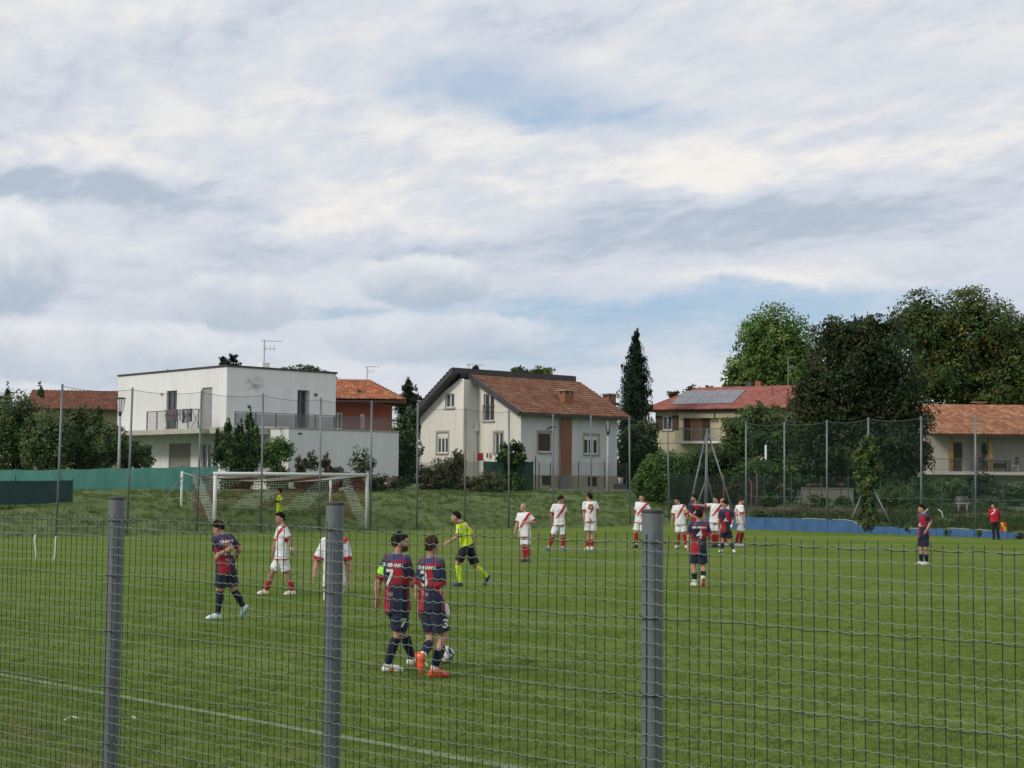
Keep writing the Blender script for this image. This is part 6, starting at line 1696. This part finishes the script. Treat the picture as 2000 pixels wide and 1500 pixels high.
        C = np.tile(RED * 1.02, (len(V), 1)); C[v < -hem + .06] = BLK * 1.5; s_ = np.abs((v - .80) * .5 - (-u - .02) * .55); on = (s_ < .022) & (wv > 0) & (u > .01) & (u < .16); C[on] = WHT; vn = (np.abs(u) < .035 * sst(v, .70, .95)) & (wv > 0) & (v > .72); C[vn] = WHT
    if sp.get('armband'):
        sd_, colr = sp['armband']; t, on = ts[sd_]; C[on & (t > .42) & (t < .78)] = colr
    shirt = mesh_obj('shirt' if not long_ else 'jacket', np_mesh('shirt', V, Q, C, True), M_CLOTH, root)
    # printed number / name, pressed onto the back
    if sp.get('print'):
        bvh = BVHTree.FromPolygons([tuple(x) for x in V], [tuple(x) for x in Q])
        for txt, size, cx, cv, colr, nm, bold in sp['print']:
            sg = -1 if nm.startswith('back') else 1
            NV, NF = number_mesh(txt, size * S, bold); out = []
            dirv = fw * sg
            for x, y, _ in NV:
                x = max(-.17 * S, min(.17 * S, x + cx * S * (1 if sg < 0 else -1)))
                o = pel + rt * (x if sg < 0 else -x) + up * (TL * cv + y) + dirv * .6
                hit = bvh.ray_cast(Vector(o), Vector(-dirv), 1.0)[0]
                if hit is None: hit = Vector(o - dirv * .5)
                out.append(tuple(np.array(hit) + dirv * .006))
            MB().add(out, NF).build('number' if len(txt) < 3 else 'lettering', mat('print_%s' % nm.split('_')[-1], colr, tuple(x * .85 for x in colr), scale=20, rough=.7), shirt)
    # ---- shorts / trousers
    Fs = Field(lo, hi, h); sc = {'white': WHT * .97, 'navy': NAVY * .85, 'ref': BLK, 'keeper': BLK, 'assist': BLK * 1.2}[kit]
    Fs.loft(pel, A, TL, [(-.16, .150 * S, .120 * S), (-.02, .166 * S, .126 * S), (.16, .155 * S, .115 * S)], .03)
    st_ = sp.get('short_t', .72)
    for sd_ in 'LR':
        kn, an = J['k' + sd_], J['a' + sd_]; hp_ = hip[sd_]
        if long_: Fs.cone(hp_, kn, .100 * S, .078 * S, .03); Fs.cone(kn, an - np.array((0, 0, .03)), .078 * S, .068 * S, .02)
        else: Fs.cone(hp_, hp_ + (kn - hp_) * (st_ + .06), .098 * S, .110 * S, .02, True)
    V, Q = Fs.net(); Nn = normals(V, Q); V = V + Nn * wrinkle(V, int(gx) + 3, .016 * S, 1.2)[:, None]; C = np.tile(sc, (len(V), 1)); loc = (V - pel) @ A.T
    if kit == 'white': on = (np.abs(np.abs(loc[:, 0]) - .19 * S) < .012); C[on] = C[on] * .85
    sho = mesh_obj('shorts' if not long_ else 'trousers', np_mesh('shorts', V, Q, C, True), M_CLOTH, root)
    if sp.get('shortnum'):
        txt, cx_, side_s = sp['shortnum']; bvh = BVHTree.FromPolygons([tuple(x) for x in V], [tuple(x) for x in Q]); NV, NF = number_mesh(txt, .15 * S, .004); out = []
        kd = hip[side_s] + (J['k' + side_s] - hip[side_s]) * .52; view = np.array((0, -1.0, 0)); rx = np.array((1.0, 0, 0))
        for x, y, _ in NV:
            o = kd + rx * (x + cx_ * S) + np.array((0, 0, y)) + view * .5; hit = bvh.ray_cast(Vector(o), Vector(-view), 1.0)[0]
            out.append(tuple((np.array(hit) if hit is not None else o - view * .42) + view * .006))
        MB().add(out, NF).build('number', mat('print_white', (.7, .7, .7), (.6, .6, .6), scale=20, rough=.7), sho)
    # ---- socks and boots
    if not long_:
        scol = {'white': RED * .85, 'navy': NAVY * .75, 'ref': YEL, 'keeper': BLK}[kit]
        for sd_ in 'LR':
            kn, an = J['k' + sd_], J['a' + sd_]; t0 = sp.get('sock', .16); Fk = Field(np.minimum(kn, an) - .1, np.maximum(kn, an) + .1, h)
            a = kn + (an - kn) * t0; m = kn * .66 + an * .34 - fw * .012; m = m if t0 < .3 else kn * (1 - t0 - .1) + an * (t0 + .1); Fk.cone(a, m, .064 * S, .065 * S, .01); Fk.cone(m, an, .065 * S, .045 * S, .015); Fk.cone(an, an - np.array((0, 0, .03 * S)), .045 * S, .042 * S, .01)
            V, Q = Fk.net(); C = np.tile(scol, (len(V), 1)); tt = ((V - kn) @ (an - kn)) / ((an - kn) @ (an - kn)); wsock = sp.get('anklesock', 9)
            C[tt > wsock] = WHT * .9
            mesh_obj('sock', np_mesh('sock', V, Q, C, True), M_CLOTH, root)
    bc = sp.get('boot', ((.55, .56, .55), (.5, .5, .5)))
    for sd_ in 'LR':
        an = J['a' + sd_]; spL = sp[sd_ + 'L']; ff = face(spL.get('fy', sp['yaw'])); p_ = R(spL.get('p', 0)); fd = ff * math.cos(p_) - np.array((0, 0, math.sin(p_))); ud = np.array((0, 0, math.cos(p_))) + ff * math.sin(p_)
        hb = min(h, .012); Fb = Field(an - .26 * S, an + .26 * S, hb); dn = .088 * S
        Fb.cone(an - ud * .03 * S, an - ud * .0 * S, .046 * S, .044 * S, .02)
        heel = an - fd * .035 * S - ud * (dn - .042 * S); ball = an + fd * .115 * S - ud * (dn - .040 * S); toe = an + fd * .175 * S - ud * (dn - .030 * S)
        Fb.cone(heel, ball, .042 * S, .046 * S, .02); Fb.cone(ball, toe, .046 * S, .032 * S, .02); Fb.cone(an, ball, .042 * S, .036 * S, .03)
        X, Y, Z = np.meshgrid(*Fb.ax, indexing='ij'); pl = -((np.stack([X, Y, Z], -1) - an) @ ud + dn); Fb.S = np.maximum(Fb.S, pl).astype(np.float32)
        V, Q = Fb.net(); lz = (V - an) @ ud; C = np.tile(np.array(bc[0]), (len(V), 1)); C[lz < -dn + .018 * S] = bc[1]
        if len(bc) > 2: lf = (V - an) @ fd; C[(lf > .02) & (lf < .09) & (lz < -.02)] = bc[2]
        mesh_obj('boot', np_mesh('boot', V, Q, C, True), M_SHOE, root)
    for ex in sp.get('extra', []): ex(root, J, S, dict(sh=sh, hip=hip, fw=fw, rt=rt, up=up, h=h))
    return root

def wrap(sd_, t0, t1, r, colr, nm):
    def fn(root, J, S, q):
        e, w = J['e' + sd_], J['w' + sd_]; dr = (w - e); L_ = np.linalg.norm(dr); dr = dr / L_
        Fd = Field(np.minimum(e, w) - .2, np.maximum(e, w) + .2, min(q['h'], .010)); a = w + dr * t0; b = w + dr * t1
        Fd.cone(a, b, r * S, r * S * 1.05, .01); V, Q = Fd.net(); mesh_obj(nm, np_mesh(nm, V, Q, np.tile(np.array(colr), (len(V), 1)), True), M_CLOTH, root)
    return fn

WN = lambda n, c=(.70, .70, .70): [(n, .32, 0, .50, c, 'back_white', .010)]
NAME = ('CBA VERANO', .058, 0, .79, (.70, .70, .70), 'back_white', .003)
def navy_print(n): return [(n, .28, 0, .54, (.62, .62, .60), 'back_white', .006), NAME, ('Tinja', .075, 0, .24, (.5, .42, .45), 'back_pale', .0)]
DK = (.013, .009, .007)
PEOPLE = [
 dict(label='player in navy and red number 7 shirt walking right with green armband', g=(775, 1312), top=1040, vox=.009, yaw=140, head=(783, 1060), hyaw=92, neck=(776, 1082), pel=(775, 1182), kit='navy', beard=.85, hair=DK, hs=1.02,
      L=dict(e=(738, 1140), w=(737, 1168, -.02)), R=dict(e=(803, 1140, .05), w=(824, 1158, .15)),
      LL=dict(k=(791, 1240, .05), a=(806, 1287, .1), fy=95, p=8), RL=dict(k=(775, 1242), a=(757, 1299, 0), fy=92), armband=('L', (.35, .75, .08)), print=navy_print('7'), shortnum=('7', .06, 'R'), boot=((.62, .66, .62), (.55, .6, .58), (.62, .20, .08)), sock=.12),
 dict(label='player in navy and red shirt with bandaged hand beside the ball', g=(848, 1322), top=1050, vox=.009, yaw=132, head=(844.5, 1067), hyaw=140, neck=(843, 1089), pel=(845, 1180), kit='navy', hair=(.045, .022, .012), hs=.98, hvol=.8,
      L=dict(e=(815, 1150), w=(818, 1186, .03)), R=dict(e=(861, 1154, .02), w=(869, 1186, .05)),
      RL=dict(k=(866, 1247, .02), a=(847, 1308, -.02), fy=100), LL=dict(k=(842, 1249, -.05), a=(824, 1283, -.30), fy=70, p=72), print=navy_print('3'), shortnum=('3', .07, 'R'), boot=((.72, .085, .02), (.66, .07, .02)), sock=.30, anklesock=.86,
      extra=[wrap('R', -.02, .085, .047, (.66, .67, .68), 'hand_bandage')]),
 dict(label='player in navy and red number 11 shirt walking left with head bowed', g=(442, 1210), top=1020, S=.97, vox=.012, yaw=228, head=(426, 1032), hyaw=262, hpitch=-22, neck=(433, 1044), pel=(441, 1112), kit='navy', halved=True, hair=DK, hvol=1.4,
      L=dict(e=(452, 1072, -.10), w=(431, 1080, -.12), h=(-.6, 0, -.5)), R=dict(e=(467, 1074, .05), w=(459, 1092, .15)),
      LL=dict(k=(429, 1154), a=(425, 1193), fy=280), RL=dict(k=(457, 1153), a=(476, 1186, .1), fy=255, p=58), print=navy_print('11'), boot=((.50, .60, .60), (.06, .38, .40)), sock=.05),
 dict(label='player in white with red sash striding left before the goal', g=(545, 1163), top=1000, vox=.012, yaw=296, head=(547, 1013), hyaw=312, neck=(552, 1026), pel=(550, 1086), kit='white', hair=DK, quiff=True, hvol=1.2,
      L=dict(e=(566, 1056), w=(570, 1073)), R=dict(e=(538, 1063, .0), w=(534, 1077)),
      LL=dict(k=(563, 1126, .05), a=(572, 1154, .05), fy=285), RL=dict(k=(529, 1125), a=(519, 1153), fy=280), boot=((.58, .55, .42), (.5, .46, .34)), sock=.42, short_t=.62, skin=(.36, .20, .14), extra=[wrap('L', -.035, -.015, .034, (.7, .7, .7), 'wrist_tape')]),
 dict(label='player in white shirt standing behind the middle grey fence post', g=(647, 1228), top=1010, vox=.012, yaw=4, head=(652, 1028), hyaw=0, neck=(654, 1048), pel=(654, 1137), kit='white', hair=DK,
      R=dict(e=(618, 1102), w=(614, 1124, -.05)), L=dict(e=(681, 1102), w=(682, 1132, -.03)),
      LL=dict(k=(654, 1176), a=(651, 1218, .05), fy=5), RL=dict(k=(645, 1177), a=(643, 1218, -.05), fy=-5), short_t=.80),
 dict(label='referee in fluorescent yellow shirt and black shorts running left', g=(905, 1146), top=996, S=.99, vox=.012, yaw=252, head=(890, 1010), hyaw=268, neck=(900, 1020), pel=(912, 1064), kit='ref', hair=DK, hvol=.6, hem=.04,
      L=dict(e=(896, 1047, -.05), w=(877, 1058, -.05)), R=dict(e=(922, 1046, .1), w=(925, 1060)),
      LL=dict(k=(894, 1101), a=(898, 1138), fy=265), RL=dict(k=(928, 1106, .05), a=(952, 1127, .15), fy=255, p=62), boot=((.03, .03, .03), (.5, .5, .5)), sock=.14, short_t=.80),
 dict(label='goalkeeper in yellow-green shirt with gloves inside the goal', g=(545, 1037), top=952, yaw=284, head=(545, 960), hyaw=276, neck=(546, 967), pel=(546, 999), kit='keeper', hair=DK,
      L=dict(e=(553, 982, -.15), w=(543, 980, -.15)), R=dict(e=(541, 983, .1), w=(537, 977, -.1)), LL=dict(k=(549, 1017), a=(549, 1033), fy=275), RL=dict(k=(543, 1017), a=(543, 1033), fy=275),
      extra=[wrap('L', -.02, .15, .048, (.05, .05, .055), 'glove'), wrap('R', -.02, .15, .048, (.35, .36, .36), 'glove')]),
 dict(label='bald player in white with red sash, one hand across his stomach', g=(1025, 1098), top=982, yaw=-18, head=(1021.5, 991), hyaw=-42, neck=(1024, 1001), pel=(1025, 1044), kit='white', hairstyle='bald', skin=(.46, .27, .20),
      R=dict(e=(1010, 1023), w=(1005, 1040)), L=dict(e=(1043, 1020, .0), w=(1030, 1020, -.22), h=(-1, -.1, 0)), LL=dict(k=(1031, 1068), a=(1033, 1090, .1), fy=5), RL=dict(k=(1023, 1068), a=(1025, 1092), fy=-50), boot=((.05, .05, .055), (.55, .55, .55)), sock=.0),
 dict(label='dark-haired player in white with red sash looking over to the right', g=(1085, 1076), top=967, yaw=14, head=(1096, 976), hyaw=70, hpitch=-12, neck=(1092.5, 984), pel=(1092, 1022), kit='white', hair=DK, hvol=1.2, skin=(.32, .18, .125),
      R=dict(e=(1076, 1006), w=(1079, 1022)), L=dict(e=(1104, 1004, .12), w=(1102, 1016, .1)), LL=dict(k=(1100, 1050), a=(1099, 1070), fy=10), RL=dict(k=(1080, 1049), a=(1072, 1069), fy=-30), boot=((.05, .08, .22), (.5, .5, .52)), sock=.05, anklesock=.84),
 dict(label='player in white number 9 shirt seen from behind', g=(1152, 1076), top=963, yaw=188, head=(1151, 971.5), hyaw=232, neck=(1152, 979), pel=(1153, 1015), kit='white', hair=DK,
      L=dict(e=(1140.5, 1001), w=(1142, 1019, -.05)), R=dict(e=(1169, 998, .05), w=(1171, 996, .22)), LL=dict(k=(1148, 1044), a=(1148, 1070), fy=215), RL=dict(k=(1157, 1044), a=(1156, 1069), fy=180), print=[('9', .36, .0, .56, (.42, .02, .03), 'back_red', .008), ('IIIIIIIIIII', .05, 0, .80, (.45, .05, .06), 'back_red', .004)], boot=((.62, .63, .63), (.55, .55, .55)), sock=.42, anklesock=.86, short_t=.68),
 dict(label='player in white with red sash half hidden by the right grey fence post', g=(1245, 1070), top=963, yaw=-16, head=(1253, 972), hyaw=-18, neck=(1254, 981), pel=(1251, 1017), kit='white', hair=DK, quiff=True,
      R=dict(e=(1243, 1002), w=(1251, 1006, -.2), h=(1, -.2, 0)), L=dict(e=(1269, 1001), w=(1262, 1008, -.2)), RL=dict(k=(1242, 1041), a=(1243, 1063), fy=-40), LL=dict(k=(1257, 1042), a=(1260, 1062), fy=10), boot=((.03, .03, .03), (.1, .1, .1)), sock=.03, anklesock=.82),
 dict(label='player in white with red sash and yellow captain armband', g=(1329, 1071), top=970, yaw=-12, head=(1322, 978), hyaw=-32, hpitch=-14, neck=(1326, 986), pel=(1329, 1021), kit='white', hair=DK,
      R=dict(e=(1314, 1008), w=(1312.5, 1023)), L=dict(e=(1342, 1007), w=(1339, 1020)), RL=dict(k=(1325, 1043), a=(1324.5, 1064), fy=-40), LL=dict(k=(1336, 1043), a=(1340, 1064), fy=10), armband=('L', (.55, .38, .03)), boot=((.6, .6, .6), (.5, .5, .5)), sock=.05),
 dict(label='bearded player in navy and red shirt looking left behind number 4', g=(1360, 1068), top=965, yaw=-14, head=(1354.5, 974), hyaw=-50, neck=(1358, 982), pel=(1360, 1018), kit='navy', hair=DK, beard=.6,
      R=dict(e=(1348, 1004), w=(1355, 1009, -.2)), L=dict(e=(1375, 1001), w=(1376, 1016)), RL=dict(k=(1355, 1041), a=(1354, 1062), fy=-20), LL=dict(k=(1366, 1041), a=(1368, 1062), fy=10)),
 dict(label='player in navy and red number 4 shirt walking away', g=(1366, 1146), top=995, vox=.012, yaw=180, head=(1365, 1006), hyaw=182, neck=(1365, 1018), pel=(1365, 1075), kit='navy', hair=DK, hvol=1.1,
      L=dict(e=(1345, 1048), w=(1344, 1071)), R=dict(e=(1386, 1046, .03), w=(1385, 1058, .2)), LL=dict(k=(1355, 1106), a=(1357, 1134), fy=200), RL=dict(k=(1374, 1107), a=(1373, 1131, -.12), fy=180, p=66), print=navy_print('4'), boot=((.62, .58, .50), (.40, .04, .04)), sock=.40, anklesock=.78),
 dict(label='player in white stretching one arm out to his opponent', g=(1396, 1069), top=967, yaw=-8, head=(1398, 976), hyaw=-58, neck=(1399, 983.5), pel=(1396.5, 1018), kit='white', hair=DK,
      R=dict(e=(1374, 988, -.05), w=(1360, 986, 0)), L=dict(e=(1412, 1002, .05), w=(1413, 1016)), RL=dict(k=(1393, 1042), a=(1393, 1062), fy=-30), LL=dict(k=(1400, 1042), a=(1399, 1062), fy=10), boot=((.05, .07, .12), (.2, .2, .2))),
 dict(label='player in white whose head shows behind the outstretched arm', g=(1411, 1066), top=968, yaw=-20, head=(1410.5, 976), hyaw=30, neck=(1411, 984), pel=(1412, 1018), kit='white', hair=DK,
      R=dict(e=(1402, 1003), w=(1401, 1018)), L=dict(e=(1423, 1003), w=(1424, 1018)), RL=dict(k=(1408, 1041), a=(1408, 1061), fy=-20), LL=dict(k=(1416, 1041), a=(1417, 1061), fy=10)),
 dict(label='shorter player in navy and red with white wrist tape facing us', g=(1418, 1079), top=977, yaw=-12, head=(1415, 985.5), hyaw=-52, hpitch=-10, neck=(1417, 994), pel=(1418, 1035), kit='navy', hair=DK, hvol=1.3,
      R=dict(e=(1404.5, 1016), w=(1404, 1031, .1)), L=dict(e=(1432, 1016), w=(1428, 1029, -.1)), RL=dict(k=(1411, 1054), a=(1410, 1075), fy=-40), LL=dict(k=(1426, 1055), a=(1432, 1073), fy=10), boot=((.6, .6, .6), (.5, .5, .5)), sock=.45, extra=[wrap('L', -.05, .0, .036, (.7, .7, .72), 'wrist_tape')]),
 dict(label='player in white seen from the side, head lowered, at the group edge', g=(1443, 1068), top=970, yaw=112, head=(1449, 978), hyaw=82, hpitch=-22, neck=(1445, 986), pel=(1446, 1020), kit='white', hair=(.04, .022, .013), hvol=1.3, quiff=True,
      L=dict(e=(1437, 1004, .1), w=(1442, 1018)), R=dict(e=(1449, 1006, -.04), w=(1453, 1018, -.03)), LL=dict(k=(1451, 1041), a=(1446, 1060, .1), fy=100), RL=dict(k=(1443, 1041), a=(1438, 1062), fy=110), print=[('2', .34, .0, .55, (.42, .02, .03), 'back_red', .008)], boot=((.62, .63, .63), (.55, .55, .55)), sock=.03, anklesock=.86),
 dict(label='player in navy and red standing alone with a hand on his hip', g=(1803, 1104), top=984, yaw=-70, head=(1799.5, 994), hyaw=-72, hpitch=-6, neck=(1802.5, 1003), pel=(1804, 1045), kit='navy', hair=DK,
      L=dict(e=(1818.5, 1018, .02), w=(1810, 1035, -.05)), R=dict(e=(1799, 1022, .1), w=(1797, 1038)), LL=dict(k=(1808, 1071), a=(1810, 1096, .1), fy=-70), RL=dict(k=(1799, 1071), a=(1799, 1097), fy=-75), boot=((.62, .60, .58), (.55, .55, .55)), sock=.50, short_t=.75),
 dict(label='linesman in red tracksuit jacket and dark trousers before the blue wall', g=(1944, 1054), top=981, yaw=-4, head=(1939, 988), hyaw=-8, neck=(1941, 994), pel=(1942.5, 1019), kit='assist', hair=(.012, .012, .012), hem=.06,
      R=dict(e=(1931, 1007, .12), w=(1937, 1019, .18)), L=dict(e=(1953.5, 1008, .12), w=(1949, 1020, .18)), RL=dict(k=(1940, 1035), a=(1941.5, 1051), fy=-15), LL=dict(k=(1948, 1035), a=(1950.5, 1051), fy=12), boot=((.02, .02, .02), (.03, .03, .03))),
]
for sp in PEOPLE: person(sp)

# ------------------------------------------------------------------ linesman's flag and the ball
a = P(1950, 1021, 63.3)
fl = thing('linesman_flag', 'red and yellow chequered flag held behind the linesman', 'flag', a)
e = P(1962, 1033, 63.4) - a
MB().tube([(0, 0, .12), (.06, 0, -.02), (.20, .02, -.42)], .013, 6).build('stick', M_DARKMETAL, fl)
for i in range(2):
    for j in range(2):
        x0, z0 = .09 + i * .13, -.38 + j * .19
        V = [(x0 + .13 * u_ / 3, .02 + .02 * math.sin(5 * (x0 + .13 * u_ / 3) * 4), z0 + .19 * w_ / 3 + .03 * math.sin(8 * x0)) for u_ in range(4) for w_ in range(4)]
        MB().add(V, [(u_ * 4 + w_, u_ * 4 + 4 + w_, u_ * 4 + 5 + w_, u_ * 4 + 1 + w_) for u_ in range(3) for w_ in range(3)]).build('flag_quarter', mat('flag_%d' % ((i + j) % 2), (.75, .38, .02) if (i + j) % 2 else (.60, .06, .02), (.65, .32, .02) if (i + j) % 2 else (.5, .05, .02), scale=9, rough=.8), fl)
def ball():
    c = G(871, 1296); r = .112
    u = np.linspace(0, 2 * np.pi, 65)[:-1]; v = np.linspace(-np.pi / 2, np.pi / 2, 34)
    U, Vv = np.meshgrid(u, v, indexing='ij'); X = np.cos(Vv) * np.cos(U); Y = np.cos(Vv) * np.sin(U); Z = np.sin(Vv)
    D = np.stack([X, Y, Z], -1).reshape(-1, 3); C = np.tile(np.array((.72, .73, .74)), (len(D), 1)); rad = np.full(len(D), r)
    for ax, col in (((-.25, -.95, .1), (.045, .13, .06)), ((.75, -.45, .5), (.02, .025, .08)), ((-.8, .2, .55), (.02, .025, .08)), ((.3, .8, -.5), (.05, .16, .07)), ((.1, -.3, -.95), (.10, .03, .02)), ((.85, -.3, -.4), (.05, .16, .07))):
        a = np.array(ax); a = a / np.linalg.norm(a); ang_ = np.arccos(np.clip(D @ a, -1, 1)); t = np.cross(a, (0, 0, 1.)); t /= np.linalg.norm(t); ph = np.arctan2(D @ np.cross(a, t), D @ t)
        sp_ = (ang_ < .62) & (np.sin(ph * 1 + ang_ * 5.0) > -.1) & (ang_ > .12); C[sp_] = col
        ring = np.abs(ang_ - .80) < .035; C[ring & (np.sin(ph * 3) > -.3)] = (.03, .04, .09); rad[np.abs(ang_ - .86) < .03] -= .0012
    idx = np.arange(64 * 34).reshape(64, 34); Q = np.stack([idx, np.roll(idx, -1, 0)], -1); q = np.stack([Q[:, :-1, 0], Q[:, :-1, 1], Q[:, 1:, 1], Q[:, 1:, 0]], -1).reshape(-1, 4)
    tag(mesh_obj('football', np_mesh('football', D * rad[:, None], q, C, True), mat_attr('ball_skin', rough=.35, var=.05, scale=40, spec=.5), None, (c.x, c.y, r)), 'white football with swirled dark markings by the orange boots', 'ball')
ball()

# ------------------------------------------------------------------ repeats of a kind share a group
GROUPS = {'lamp_post': 'lamp posts behind the pitch', 'hedge_shrub': 'shrubs of the left hedge', 'young_shoot': 'upright shoots of the left hedge', 'garden_shrub': 'garden shrubs behind the blue wall',
          'privet_hedge': 'privet hedges by the pitch corner', 'dark_hedge': 'dark hedges between the houses', 'ivy': 'ivy patches on the blue wall', 'flower_clump': 'orange flowers in the garden', 'garden_stake': 'garden stakes',
          'garden_tree': 'treetops showing above the roofs', 'dry_shrub': 'dry shrubs below the gabled house', 'fruit_sapling': 'saplings before the white wing', 'ball_stop_fence': 'ball-stop fences round the pitch', 'training_arch': 'curved training poles', 'litter': 'litter on the worn grass', 'plank_rail': 'planks in the right garden'}
for o in list(COL.objects):
    if o.parent is None and 'label' in o:
        b = o.name.split('.')[0]
        if b in GROUPS: o['group'] = GROUPS[b]
        elif b == 'person':
            if 'navy and red' in o['label']: o['group'] = 'players in navy and red'
            elif 'player in white' in o['label']: o['group'] = 'players in white with a red sash'
